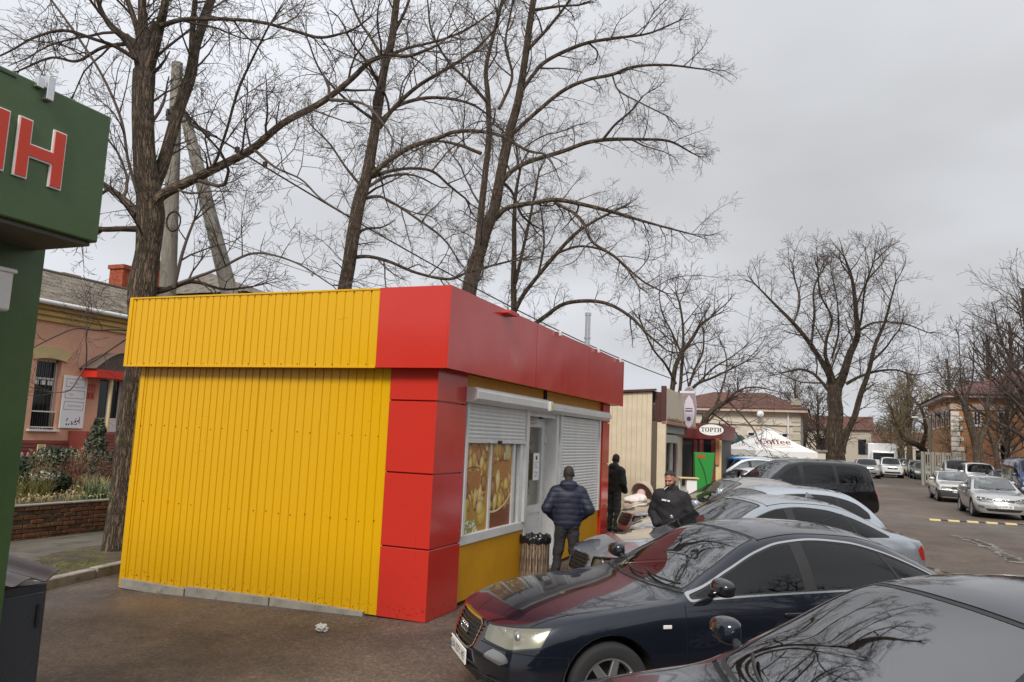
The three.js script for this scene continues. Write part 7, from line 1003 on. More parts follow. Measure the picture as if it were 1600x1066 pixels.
// ---------------------------------------------------------------- beige kiosk with brown trim and its signs
{
  const Z = -19.6, c = onZ(1019, 700, Z), X = c.x, f = onZ(1040, 640, Z), y0 = onZ(1036, 659, Z).y, y1 = onZ(1036, 603, Z).y, yr = onZ(1020, 611, Z).y, yl = onZ(972, 616, Z).y, len = 5.2, xl = X - 4.2;
  const k = thing('beige_kiosk', 'beige panelled kiosk with brown corner trim and an overhanging sign board', 'kiosk', [X - 1.5, 0, Z - 2.5]);
  for (let i = 0; i < 32; i++) { const a = mix(xl, X - 0.02, i / 32), b = mix(xl, X - 0.02, (i + 1) / 32); const t = (a - xl) / (X - xl), h = mix(yl - 0.14, yr - 0.02, t); wpart(k, 'wall_plank', rbx(a + 0.0012, b - 0.0012, 0.05, h, Z - 0.03, Z, 0.006), M.beige); }
  wpart(k, 'inner_wall', bx(xl, X - 0.1, 0, yl - 0.2, Z - len, Z - 0.04), M.beige);
  wpart(k, 'roof', polyGeo([[xl - 0.2, yl - 0.14, Z + 0.06], [X + 0.05, yr, Z + 0.06], [X + 0.05, yr, Z - len], [xl - 0.2, yl - 0.14, Z + 0.06], [X + 0.05, yr, Z - len], [xl - 0.2, yl - 0.14, Z - len]]), M.brownTrim);
  wpart(k, 'roof_edge', bar([xl - 0.2, yl - 0.12, Z + 0.07], [X + 0.1, yr + 0.03, Z + 0.07], 0.04, 0.05), M.brownTrim);
  wpart(k, 'corner_post', rbx(X - 0.02, X + 0.12, 0, y0, Z - 0.03, Z + 0.02, 0.006), std([0.10, 0.075, 0.05], 0.6));
  wpart(k, 'pilaster', rbx(X + 0.12, X + 0.34, 0, y0 - 0.02, Z - 0.12, Z - 0.0, 0.006), M.beige);
  wpart(k, 'fascia_trim', merge([rbx(f.x - 0.12, f.x, y0, y1, Z - 0.12, Z, 0.006)]), M.brownTrim);
  wpart(k, 'fascia_recess', bx(X + 0.02, f.x - 0.12, y0 + 0.02, y1 - 0.15, Z - 0.3, Z - 0.16), M.brownTrim);
  wpart(k, 'fascia_board', rbx(f.x - 0.06, f.x - 0.01, y0 + 0.02, y1 - 0.04, Z - 3.4, Z - 0.12, 0.006), std([0.60, 0.52, 0.40], 0.6));
  wpart(k, 'fascia_board', rbx(f.x - 0.06, f.x - 0.012, y0 + 0.02, y1 - 0.30, Z - len, Z - 3.42, 0.006), M.beige);
  wpart(k, 'fascia_foot', rbx(f.x - 0.1, f.x + 0.05, y0 - 0.06, y0 + 0.02, Z - len, Z, 0.01), std([0.35, 0.18, 0.14], 0.6));
  wpart(k, 'soffit', bx(X, f.x - 0.05, y0 - 0.05, y0 - 0.02, Z - len, Z - 0.1), M.brownTrim);
  wpart(k, 'gutter_moss', (() => { const r = mulberry(3); return leafCloud(r, 300, q => V3(f.x + 0.02, y0 + 0.04 + 0.10 * q() * q(), Z - 0.2 - 3.4 * q()), 0.03); })(), PL.dry).userData.kind = 'stuff';
  // shop front: door, windows, shutter boxes
  const FX = X + 0.02; const fr = (a, b, ya, yb, m, n) => wpart(k, n, bx(FX - 0.06, FX, ya, yb, Z - b, Z - a), m);
  fr(0.15, len, 0.0, 0.35, M.beige, 'front_panel'); fr(0.15, len, 2.35, y0 - 0.05, std([0.20, 0.19, 0.15], 0.7), 'front_panel');
  fr(0.5, 1.4, 0.35, 2.1, M.darkGlass, 'shop_window'); fr(1.5, 2.3, 0.1, 2.2, M.darkGlass, 'shop_door'); fr(2.6, 3.4, 0.9, 2.1, M.darkGlass, 'shop_window'); fr(3.5, 4.2, 0, 2.3, M.beige, 'front_panel');
  for (const a of [0.45, 0.9, 1.42, 2.32, 2.55, 3.42]) wpart(k, 'window_frame', bx(FX - 0.03, FX + 0.04, 0.2, 2.3, Z - a - 0.06, Z - a), a === 0.9 ? M.whitePvc : a > 2 ? M.whitePvc : std([0.16, 0.14, 0.12], 0.6));
  wpart(k, 'shutter_box', rbx(FX, FX + 0.22, 2.12, 2.34, Z - 2.4, Z - 0.45, 0.02), std([0.45, 0.44, 0.38], 0.6));
  wpart(k, 'awning_board', rbx(FX, FX + 0.2, 2.38, 2.6, Z - 3.6, Z - 0.6, 0.02), std([0.34, 0.36, 0.31], 0.7));
  wpart(k, 'wall_lamp', rbx(f.x, f.x + 0.42, y0 + 0.86, y0 + 0.93, Z - 2.2, Z - 2.05, 0.01), M.whiteMetal);
  { const top = onZ(919, 489, -20.8); wpart(k, 'flue_pipe', merge([rod([top.x, 2.6, top.z], [top.x, top.y - 0.06, top.z], 0.075, 0.075, 14), rod([top.x, top.y - 0.08, top.z], [top.x, top.y, top.z], 0.09, 0.09, 14), rod([top.x, top.y - 0.75, top.z], [top.x, top.y - 0.70, top.z], 0.095, 0.095, 14)]), M.zinc); }
  // hanging shield-shaped sign on the front
  { const p = onZ(1077, 637, Z - 3.0), w = 0.19 / 1, s = new THREE.Shape(); s.moveTo(-0.17, 0.30); s.quadraticCurveTo(-0.16, 0.58, 0, 0.60); s.quadraticCurveTo(0.16, 0.58, 0.17, 0.30); s.quadraticCurveTo(0.24, 0, 0.17, -0.35); s.quadraticCurveTo(0.1, -0.58, 0, -0.60); s.quadraticCurveTo(-0.1, -0.58, -0.17, -0.35); s.quadraticCurveTo(-0.24, 0, -0.17, 0.30);
    const t = thing('shield_sign', 'long shield-shaped lilac sign hanging from the beige kiosk front', 'sign', [p.x, p.y, p.z]); const g = extr(s, 0.04, 0.01); part(t, 'sign_board', boxUV(g), std([0.42, 0.36, 0.38], 0.6));
    const tex = canvasTex(128, 320, (c2, W, H) => { c2.fillStyle = '#8d7f88'; c2.fillRect(0, 0, W, H); c2.fillStyle = '#cdc3cf'; c2.beginPath(); c2.ellipse(64, 200, 46, 112, 0, 0, 7); c2.fill(); c2.beginPath(); c2.moveTo(30, 110); c2.lineTo(64, 60); c2.lineTo(98, 110); c2.fill(); c2.fillStyle = '#574a5c'; c2.fillRect(34, 165, 60, 9); c2.fillRect(34, 182, 60, 12); c2.beginPath(); c2.arc(64, 250, 18, 0, 7); c2.fill(); });
    const fg = new THREE.ShapeGeometry(s, 16), q = fg.attributes.position, uv = fg.attributes.uv; for (let i = 0; i < q.count; i++) uv.setXY(i, q.getX(i) / 0.46 + 0.5, q.getY(i) / 1.2 + 0.5); fg.scale(0.98, 0.98, 1); fg.translate(0, 0, 0.053); part(t, 'sign_print', fg, std([0.95, 0.95, 0.95], 0.6, { map: tex })); part(t, 'bracket', rod([-0.5, 0.4, 0.02], [0, 0.4, 0.02], 0.015), M.black); void w; }
}
// maroon kiosk beyond, oval cake-shop sign, green board, small table
{
  const Z = -25.2, a = onZ(1082, 680, Z), x = a.x, k = thing('maroon_kiosk', 'maroon kiosk with dark grey windows beyond the beige kiosk', 'kiosk', [x - 1.5, 0, Z - 2]);
  const yt = onZ(1100, 662, Z).y, x1 = onZ(1121, 700, Z).x;
  wpart(k, 'wall', bx(x - 3, x1, 0, yt - 0.45, Z - 4, Z - 0.1), std([0.06, 0.055, 0.055], 0.6)); wpart(k, 'fascia', rbx(x - 3, x1 + 0.15, yt - 0.5, yt, Z - 4, Z, 0.02), M.maroon);
  for (const px of [1086, 1096, 1114]) { const p = onZ(px, 700, Z); wpart(k, 'window_post', bx(p.x - 0.06, p.x + 0.06, 0, yt - 0.5, Z - 0.1, Z - 0.04), M.maroon); }
  wpart(k, 'window_pane', bx(x, x1 - 0.1, 0.8, yt - 0.55, Z - 0.1, Z - 0.07), M.darkGlass); wpart(k, 'side_post', bx(x1 - 0.05, x1 + 0.12, 0, yt - 0.5, Z - 0.12, Z - 0.02), M.cream);
  { const p = onZ(1118, 700, Z + 0.2); wpart(k, 'orange_banner', rbx(p.x - 0.02, p.x + 0.10, 1.5, onZ(1118, 685, Z).y, Z + 0.02, Z + 0.06, 0.01), std([0.40, 0.17, 0.07], 0.8)); }
  const s = onZ(1112, 672, -24.6), w = onZ(1132.5, 672, -24.6).x - onZ(1091.5, 672, -24.6).x, h = onZ(1112, 662.5, -24.6).y - onZ(1112, 682, -24.6).y;
  const t = thing('oval_sign', 'white oval sign reading ТОРТИ in black letters on a bracket', 'sign', [s.x, s.y, s.z]), disc = new THREE.CylinderGeometry(0.5, 0.5, 0.09, 48); disc.rotateX(Math.PI / 2); disc.scale(w, h, 1); part(t, 'sign_case', disc, M.black);
  const tex = canvasTex(512, 240, (g, W, H) => { g.fillStyle = '#151515'; g.fillRect(0, 0, W, H); g.fillStyle = '#efeeea'; g.beginPath(); g.ellipse(256, 120, 246, 110, 0, 0, 7); g.fill(); g.fillStyle = '#111'; g.font = 'bold 118px serif'; g.textAlign = 'center'; g.fillText('ТОРТИ', 256, 160); }), f = new THREE.CircleGeometry(0.5, 48); f.scale(w * 0.97, h * 0.97, 1); f.translate(0, 0, 0.048); part(t, 'sign_face', f, std([0.95, 0.95, 0.95], 0.5, { map: tex })); part(t, 'bracket', merge([rod([-w * 0.35, h * 0.3, 0], [-w * 0.35, h * 1.3, 0], 0.02), rod([-w * 0.35, h * 1.3, 0], [-w * 0.9, h * 1.3, 0], 0.02), rod([w * 0.3, h * 0.3, 0], [w * 0.3, h * 0.7, 0], 0.02)]), M.black);
  const p = atDepth(1100, 735, 19.6), sc = FOCAL / 19.6, gb = thing('green_notice_stand', 'tall bright green tapered board with a red mark at its top, beside the cars', 'board', [p.x, 0, p.z], 0.387), wT = 31 / sc / 2, wB = 18 / sc / 2, HT = atDepth(1100, 708, 19.6).y;
  { const g = extr([[-wB - 0.05, 0.1], [wB * 0.7 - 0.05, 0.1], [wT, HT], [-wT, HT]], 0.12, 0.01); g.translate(0, 0, -0.06); part(gb, 'board', boxUV(g), phy([0.03, 0.26, 0.045], 0.35)); part(gb, 'red_mark', rbx(-wT + 0.05, -wT + 0.27, HT - 0.13, HT - 0.05, 0.07, 0.075, 0.002), std([0.42, 0.07, 0.02], 0.6)); part(gb, 'foot', rbx(-0.25, 0.2, 0, 0.1, -0.2, 0.2, 0.02), M.black); part(gb, 'rope', tube([[-wT * 0.6, HT - 0.15, 0.08], [-0.02, HT - 0.45, 0.09], [wT * 0.3, HT - 0.9, 0.09]], 0.008, 20, 5), M.black); }
  const q = atDepth(1075, 746, 18.6), tb = thing('small_counter', 'narrow pale counter shelf standing in front of the beige kiosk', 'table', [q.x, 0, q.z], 0.387); part(tb, 'top', rbx(-0.24, 0.24, q.y - 0.035, q.y, -0.15, 0.15, 0.008), M.cream); for (const x of [-0.2, 0.2]) part(tb, 'leg', rod([x, 0, 0], [x, q.y - 0.03, 0], 0.02), M.whiteMetal); part(tb, 'crate', rbx(-0.05, 0.2, q.y - 0.5, q.y - 0.05, -0.1, 0.1, 0.01), M.white);
}
// ---------------------------------------------------------------- coffee parasol, booth, small teal hut
{
  const D = 30, c = atDepth(1200, 700, D), pk = atDepth(1205, 668, D), sc = D / FOCAL, t = thing('coffee_parasol', 'white square parasol with brown Coffee lettering', 'parasol', [c.x, 0, c.z], 0.387 + 0.22), R = 52 * sc, ye = atDepth(1200, 704, D).y, yp = pk.y;
  const cor = [[-R, R], [R, R], [R, -R], [-R, -R]], cl = std([0.76, 0.75, 0.72], 0.85, { side: THREE.DoubleSide });
  for (let i = 0; i < 4; i++) { const [a, b] = [cor[i], cor[(i + 1) % 4]]; const tri = [], n = 8; const P = (u, v) => { const x = mix(a[0], b[0], u) * v, z = mix(a[1], b[1], u) * v; return [x, yp + (ye - yp) * v - 0.10 * Math.sin(Math.PI * u) * 0 - 0.06 * Math.sin(Math.PI * v), z]; }; for (let k = 0; k < n; k++) for (let m = 0; m < n; m++) { const A = P(k / n, m / n), B = P((k + 1) / n, m / n), C = P((k + 1) / n, (m + 1) / n), E = P(k / n, (m + 1) / n); tri.push(A, E, C, A, C, B); } part(t, 'canopy_panel', polyGeo(tri), cl); const vt = []; for (let k = 0; k < 12; k++) { const u0 = k / 12, u1 = (k + 1) / 12, d = u => ye - 0.20 - 0.04 * Math.abs(Math.sin(u * 12 * 1.57)), q0 = [mix(a[0], b[0], u0), mix(a[1], b[1], u0)], q1 = [mix(a[0], b[0], u1), mix(a[1], b[1], u1)]; vt.push([q0[0], ye, q0[1]], [q0[0], d(u0), q0[1]], [q1[0], d(u1), q1[1]], [q0[0], ye, q0[1]], [q1[0], d(u1), q1[1]], [q1[0], ye, q1[1]]); } part(t, 'valance', polyGeo(vt), cl); }
  const tex = canvasTex(320, 128, (g, W, H) => { g.clearRect(0, 0, W, H); g.fillStyle = '#e2e0da'; g.fillRect(0, 0, W, H); g.fillStyle = '#6e2a2c'; g.font = 'italic bold 92px serif'; g.textAlign = 'center'; g.fillText('Coffee', 160, 88); g.lineWidth = 3; g.strokeStyle = '#8a3034'; g.beginPath(); g.moveTo(50, 108); g.quadraticCurveTo(180, 96, 280, 112); g.stroke(); });
  const f = face(R * 1.1, R * 0.46); f.rotateX(-Math.atan2(R, yp - ye)); f.translate(-0.22, mix(yp, ye, 0.62) - 0.03, R * 0.62 + 0.02); part(t, 'lettering', f, std([0.9, 0.9, 0.9], 0.85, { map: tex })); part(t, 'pole', rod([0, 0, 0], [0, yp, 0], 0.03), M.whiteMetal); part(t, 'base', rbx(-0.35, 0.35, 0, 0.1, -0.35, 0.35, 0.02), M.concrete);
  const b = atDepth(1190, 720, 34), k = thing('coffee_booth', 'small grey-glazed booth under the white parasol', 'booth', [b.x, 0, b.z], 0.387); part(k, 'body', rbx(-1.3, 1.3, 0, 1.0, -1, 1, 0.02), std([0.32, 0.33, 0.33], 0.6)); part(k, 'glazing', rbx(-1.25, 1.25, 1.0, 1.95, -0.95, 0.95, 0.02), phy([0.22, 0.26, 0.27], 0.1)); part(k, 'roof', rbx(-1.4, 1.4, 1.95, 2.1, -1.1, 1.1, 0.02), M.beige);
  const d2 = 38, h = atDepth(1150, 700, d2), u = thing('teal_hut', 'small teal hut with a gabled roof beside the parasol', 'hut', [h.x, 0, h.z], 0.5), s2 = d2 / FOCAL, top = atDepth(1150, 680, d2).y, ev = atDepth(1150, 692, d2).y; part(u, 'walls', bx(-0.38, 0.38, 0, ev, -0.5, 0.5), std([0.05, 0.20, 0.19], 0.7)); { const g = extr([[-0.5, ev], [0.5, ev], [0, top]], 1.2, 0.01); g.translate(0, 0, -0.6); part(u, 'roof', boxUV(g), std([0.025, 0.07, 0.065], 0.6)); } void s2;
  const wv = ground2(1133, 36); car(reshape(VAN, { L: 4.8, W: 0.92, H: 1.42 }), { name: 'white_van', label: 'white van roof showing between the maroon kiosk and the teal hut', cat: 'van', nose: [wv[0] - 1.2, wv[1]], h: -1.2, paint: whiteP, nx: 12, q: 0.5, cabin: false, glass: CM.tint });
}
// ---------------------------------------------------------------- house with a red hipped roof
function facadeWindow(k, x0, x1, y0, y1, z, frame, m = M.darkGlass) { const w = wpart(k, 'window', merge([bx(x0, x1, y0, y0 + 0.07, z, z + 0.06), bx(x0, x1, y1 - 0.07, y1, z, z + 0.06), bx(x0, x0 + 0.07, y0 + 0.07, y1 - 0.07, z, z + 0.06), bx(x1 - 0.07, x1, y0 + 0.07, y1 - 0.07, z, z + 0.06), bx((x0 + x1) / 2 - 0.035, (x0 + x1) / 2 + 0.035, y0 + 0.07, y1 - 0.07, z, z + 0.05)]), frame); wpart(w, 'pane', bx(x0 + 0.07, x1 - 0.07, y0 + 0.07, y1 - 0.07, z - 0.02, z + 0.02), m); wpart(w, 'sill', bx(x0 - 0.1, x1 + 0.1, y0 - 0.08, y0, z, z + 0.16), frame); return w; }
const creamWall = std([0.66, 0.61, 0.52], 0.9, { map: rep(T.plaster, 3.1) }), redRoof = std([0.18, 0.088, 0.066], 0.85, { map: rep(T.brick, 1.3) });
{
  const Z = -56, L = onZ(1092, 644, Z).x - 3, R = onZ(1250, 646, Z).x, yE = onZ(1200, 644, Z).y, a = onZ(1197, 614, Z - 5), k = thing('red_roofed_house', 'cream two-storey house under a red hipped roof behind the parasol', 'house', [(L + R) / 2, 0, Z - 5]);
  wpart(k, 'wall', bx(L, R, 0, yE, Z - 10, Z), creamWall);
  wpart(k, 'eaves', bx(L - 0.5, R + 0.5, yE, yE + 0.22, Z - 10.5, Z + 0.5), std([0.55, 0.40, 0.32], 0.8)); wpart(k, 'frieze', bx(L - 0.05, R + 0.05, yE - 0.9, yE - 0.72, Z, Z + 0.12), creamWall);
  const e = yE + 0.22, X0 = L - 0.6, X1 = R + 0.6, z0 = Z + 0.6, z1 = Z - 10.6, p = [a.x, a.y, Z - 5], p2 = [X0 + 4, a.y, Z - 5];
  wpart(k, 'roof', polyGeo([[X0, e, z0], [X1, e, z0], p, [X0, e, z0], p, p2, [X1, e, z0], [X1, e, z1], p, [X0, e, z1], [X0, e, z0], p2, [X1, e, z1], [X0, e, z1], p2, [X1, e, z1], p2, p]), redRoof);
  for (const f of [0.16, 0.34, 0.52, 0.70, 0.88]) { const x = mix(L, R, f); facadeWindow(k, x - 0.5, x + 0.5, yE - 3.1, yE - 1.4, Z, M.whitePvc); facadeWindow(k, x - 0.5, x + 0.5, 1.2, 2.9, Z, M.whitePvc); }
  for (let i = 0; i < 9; i++) wpart(k, 'quoin', bx(R - 0.55 + 0.1 * (i % 2), R + 0.05, 0.3 + i * 0.6, 0.75 + i * 0.6, Z, Z + 0.07), std([0.42, 0.38, 0.30], 0.9));
  wpart(k, 'downpipe', rod([R - 0.75, 0, Z + 0.1], [R - 0.75, yE, Z + 0.1], 0.07, 0.07, 8), M.whiteMetal); { const q = onZ(1188, 647, Z + 0.7); wpart(k, 'dish_aerial', (() => { const g = new THREE.SphereGeometry(0.3, 18, 8, 0, 6.29, 0, 0.9); g.rotateX(Math.PI / 2); g.translate(q.x, q.y, q.z - 0.3); return g; })(), std([0.7, 0.7, 0.7], 0.5, { side: THREE.DoubleSide })); }
  const fz = -47, fw = thing('cream_boundary_wall', 'low cream boundary wall behind the parasol and booth', 'wall', [onZ(1180, 700, fz).x, 0, fz]); wpart(fw, 'wall', bx(onZ(1110, 700, fz).x, onZ(1290, 700, fz).x, 0, 2.0, fz - 0.2, fz), creamWall); wpart(fw, 'coping', bx(onZ(1110, 700, fz).x - 0.1, onZ(1290, 700, fz).x + 0.1, 2.0, 2.12, fz - 0.3, fz + 0.1), M.concrete);
}
// ---------------------------------------------------------------- orange building on the right with its fences
{
  const Z = -66, L = onZ(1487, 650, Z).x, R = L + 17, yE = onZ(1540, 622, Z).y, k = thing('orange_building', 'orange two-storey building with a maroon hipped roof and white corner stones', 'building', [(L + R) / 2, 0, Z - 7]), om = std([0.50, 0.26, 0.13], 0.9, { map: rep(T.plaster, 2.9) }), pr = std([0.15, 0.065, 0.06], 0.8);
  wpart(k, 'wall', bx(L, R, 0, yE, Z - 14, Z), om); wpart(k, 'base_course', bx(L - 0.06, R, 0, 1.3, Z - 14, Z + 0.08), std([0.18, 0.05, 0.045], 0.85)); wpart(k, 'band', bx(L - 0.08, R, yE - 0.9, yE - 0.5, Z - 14, Z + 0.1), std([0.52, 0.38, 0.30], 0.85)); wpart(k, 'eaves', bx(L - 0.5, R, yE, yE + 0.25, Z - 14, Z + 0.5), std([0.5, 0.4, 0.36], 0.8));
  const e = yE + 0.25, tp = e + 2.6; wpart(k, 'roof', polyGeo([[L - 0.7, e, Z + 0.7], [R, e, Z + 0.7], [R, tp, Z - 7], [L - 0.7, e, Z + 0.7], [R, tp, Z - 7], [L + 6, tp, Z - 7], [L - 0.7, e, Z - 14.7], [L - 0.7, e, Z + 0.7], [L + 6, tp, Z - 7], [R, e, Z - 14.7], [L - 0.7, e, Z - 14.7], [L + 6, tp, Z - 7], [R, e, Z - 14.7], [L + 6, tp, Z - 7], [R, tp, Z - 7]]), pr);
  for (let i = 0; i < 14; i++) wpart(k, 'corner_stone', bx(L - 0.07, L + 0.75 - 0.25 * (i % 2), 0.2 + i * (yE - 1.2) / 14, 0.2 + (i + 0.85) * (yE - 1.2) / 14, Z - 0.02, Z + 0.07), std([0.68, 0.64, 0.58], 0.9));
  const w0 = onZ(1560, 666, Z), w1 = onZ(1578, 644, Z), ww = w1.x - w0.x; facadeWindow(k, w0.x, w1.x, w0.y, w1.y, Z, M.whitePvc); facadeWindow(k, onZ(1521, 650, Z).x, onZ(1533, 650, Z).x, w0.y, w1.y, Z, M.whitePvc); facadeWindow(k, w1.x + 2.2, w1.x + 2.2 + ww, w0.y, w1.y, Z, M.whitePvc); for (const x of [w0.x, w1.x + 2.2]) facadeWindow(k, x, x + ww, 1.7, 3.1, Z, M.whitePvc);
  for (let i = 0; i < 5; i++) { const z = Z - 1.6 - i * 2.6; const q = wpart(k, 'side_window', bx(L - 0.05, L + 0.02, w0.y, w1.y, z - 0.6, z + 0.6), M.darkGlass); wpart(q, 'side_window_frame', merge([bx(L - 0.07, L - 0.051, w0.y - 0.1, w0.y, z - 0.7, z + 0.7), bx(L - 0.07, L - 0.051, w1.y, w1.y + 0.1, z - 0.7, z + 0.7), bx(L - 0.07, L - 0.051, w0.y, w1.y, z - 0.7, z - 0.6), bx(L - 0.07, L - 0.051, w0.y, w1.y, z + 0.6, z + 0.7)]), M.white); }
  // white openwork fence: posts, rails and rings
  const fz = -60, fa = onZ(1441, 700, fz).x, fb = onZ(1506, 700, fz).x, f = thing('white_openwork_fence', 'white openwork masonry fence in front of the orange building', 'fence', [(fa + fb) / 2, 0, fz]), n = 4, fm = std([0.27, 0.25, 0.215], 0.9);
  for (let i = 0; i <= n; i++) { const x = mix(fa, fb, i / n); wpart(f, 'post', rbx(x - 0.09, x + 0.09, 0, 2.3, fz - 0.09, fz + 0.09, 0.02), fm); if (i < n) { for (const y of [0.3, 1.25, 2.2]) wpart(f, 'rail', bx(x + 0.14, mix(fa, fb, (i + 1) / n) - 0.14, y - 0.09, y + 0.09, fz - 0.06, fz + 0.06), fm); for (let j = 1; j < 4; j++) { const xx = mix(x, mix(fa, fb, (i + 1) / n), j / 4); wpart(f, 'baluster', bx(xx - 0.035, xx + 0.035, 0.39, 2.11, fz - 0.05, fz + 0.05), fm); } } }
  const ga = onZ(1536, 715, -58).x, g = thing('dark_railing_fence', 'dark iron railing fence below the orange building', 'fence', [ga + 5, 0, -58]); for (let i = 0; i < 56; i++) wpart(g, 'railing_bar', bx(ga + i * 0.2, ga + i * 0.2 + 0.04, 0.1, 2.2, -58.02, -57.98), M.brownTrim); for (const y of [0.25, 1.95]) wpart(g, 'rail', bx(ga, ga + 11.2, y, y + 0.06, -58.0, -57.96), M.brownTrim);
}
// lamp posts along the street
for (const [px, d, py, label, lean] of [[1456, 62, 655, 'pale concrete lamp post with a short arm before the willows', -0.06], [1366, 110, 680, 'thin lamp post far down the street', 0], [1421, 74, 708, 'short white leaning stake by the far parked cars', 0.1]]) {
  const p = atDepth(px, hz(px), d), top = atDepth(px - 4, py, d), t = thing('lamp_post', label, 'lamp post', [p.x, 0, p.z]); wpart(t, 'post', rod([p.x, 0, p.z], [top.x, top.y, top.z], 0.13, 0.09, 10), M.concrete); if (py < 700) { wpart(t, 'arm', rod([top.x, top.y, top.z], [top.x - 0.9, top.y + 0.08, top.z + 0.3], 0.04), M.concrete); wpart(t, 'lamp_head', rbx(top.x - 1.3, top.x - 0.8, top.y + 0.04, top.y + 0.16, top.z + 0.15, top.z + 0.42, 0.04), M.whiteMetal); }
}
// speed hump: black rubber with yellow pieces; worn white paint
{
  const a = onGround(1404, 809), b = onGround(1600, 820.5), n = 18, t = thing('speed_hump', 'black rubber speed hump with yellow pieces across the street', 'speed hump', [b.x, 0, (a.z + b.z) / 2]), yel = std([0.55, 0.44, 0.19], 0.7), p0 = onGround(1452, 812.5), p1 = onGround(1481, 814.0), pitch = p1.x - p0.x, wy = onGround(1469, 813).x - p0.x;
  const dir = (onGround(1588, 820).z - p0.z) / (onGround(1588, 820).x - p0.x);
  for (let i = 0; i < 10; i++) for (const [off, w, m, nm] of [[0, wy, yel, 'yellow_piece'], [wy, pitch - wy, M.rubber, 'black_piece']]) { const x = p0.x + i * pitch + off, g = extr([[-0.17, 0], [0.17, 0], [0.10, m === yel ? 0.035 : 0.02], [-0.10, m === yel ? 0.035 : 0.02]], w - 0.02, 0.004); g.rotateY(Math.PI / 2); part(t, nm, boxUV(g), m, [x - b.x, 0, p0.z + (x - p0.x) * dir - (a.z + b.z) / 2]); }
  const mk = struct('road_paint', (() => { const r = mulberry(7), L = []; const line = [[1490, 838], [1512, 842], [1530, 848], [1552, 858], [1575, 870], [1592, 880]].map(q => onGround(...q)); for (let i = 0; i < line.length - 1; i++) for (let k = 0; k < 12; k++) { if (r() < 0.35) continue; const p = line[i].clone().lerp(line[i + 1], (k + r()) / 12), s = 0.07 + 0.10 * r(), A = 6.28 * r(), pts = []; for (let q = 0; q < 7; q++) { const an = A + q / 7 * 6.28, R = s * (0.5 + 0.8 * r()); pts.push([p.x + R * Math.cos(an) * 1.3, p.z + R * Math.sin(an) * 2]); } const tri = []; for (let q = 1; q < 6; q++) tri.push([pts[0][0], 0.012, pts[0][1]], [pts[q + 1][0], 0.012, pts[q + 1][1]], [pts[q][0], 0.012, pts[q][1]]); L.push(polyGeo(tri)); } return merge(L); })(), std([0.24, 0.215, 0.19], 0.9)); void mk;
}
// ---------------------------------------------------------------- trees down the street
const MID = { ...NEAR, k: 2.4, gap: [0.5, 0.34, 0.3], len: [1.7, 0.9, 0.45], rad: [0.02, 0.012, 0.009], min: 0.0075, limbGap: 0.7, limbLen: 2.2, limbRad: 0.035 };
const STREET = 'bare trees along the street';
tracedTree('bushy_ash_tree', 'bare many-stemmed tree directly behind the beige kiosk', STREET, 31, [
  [0, [1046, 640, 10], [1050, 605, 9], [1057, 571, 8], [1066, 553, 7], [1082, 528, 6], [1095, 508, 5], [1109, 497, 4]],
  [[0, 1], [1060, 620, 9], [1062, 609, 7], [1065, 575, 7], [1068, 544, 6], [1067, 508, 5], [1062, 474, 4], [1057, 461, 3]],
  [[0, -1], [1070, 620, 8], [1090, 600, 6], [1110, 592, 5], [1130, 583, 4], [1165, 565, 3]],
  [[0, 1.5], [1072, 620, 6], [1085, 580, 5], [1098, 550, 4], [1100, 520, 3]],
  [[0, -1.5], [1056, 600, 6], [1040, 570, 5], [1020, 545, 4], [1000, 500, 3]],
  [[0, 0.5], [1090, 600, 4], [1115, 575, 4], [1140, 560, 3], [1160, 545, 2]],
  [[0, 0.8], [1066, 555, 5], [1050, 520, 4], [1035, 490, 3], [1030, 465, 2]],
], { ...MID, bare: 4.5, limbGap: 0.5 }, 505, { bark: M.barkFar, twig: M.twig });
tracedTree('lopped_tree', 'dark lopped tree leaning over the oval cake sign', STREET, 29, [
  [0, [1094, 700, 12], [1098, 664, 11], [1108, 646, 10], [1122, 634, 9], [1140, 626, 6]],
  [[0, 1], [1118, 636, 6], [1130, 600, 4], [1136, 570, 3], [1132, 545, 2]],
  [[0, -1], [1130, 630, 5], [1155, 610, 4], [1180, 605, 3], [1215, 612, 2]],
  [[0, -1.5], [1138, 627, 5], [1160, 650, 3], [1178, 672, 3], [1186, 690, 2]],
  [[0, 0.5], [1112, 645, 4], [1140, 665, 3], [1160, 690, 2]],
], { ...MID, bare: 3, limbGap: 0.8, limbLen: 1.4 }, 606, { bark: M.barkFar });
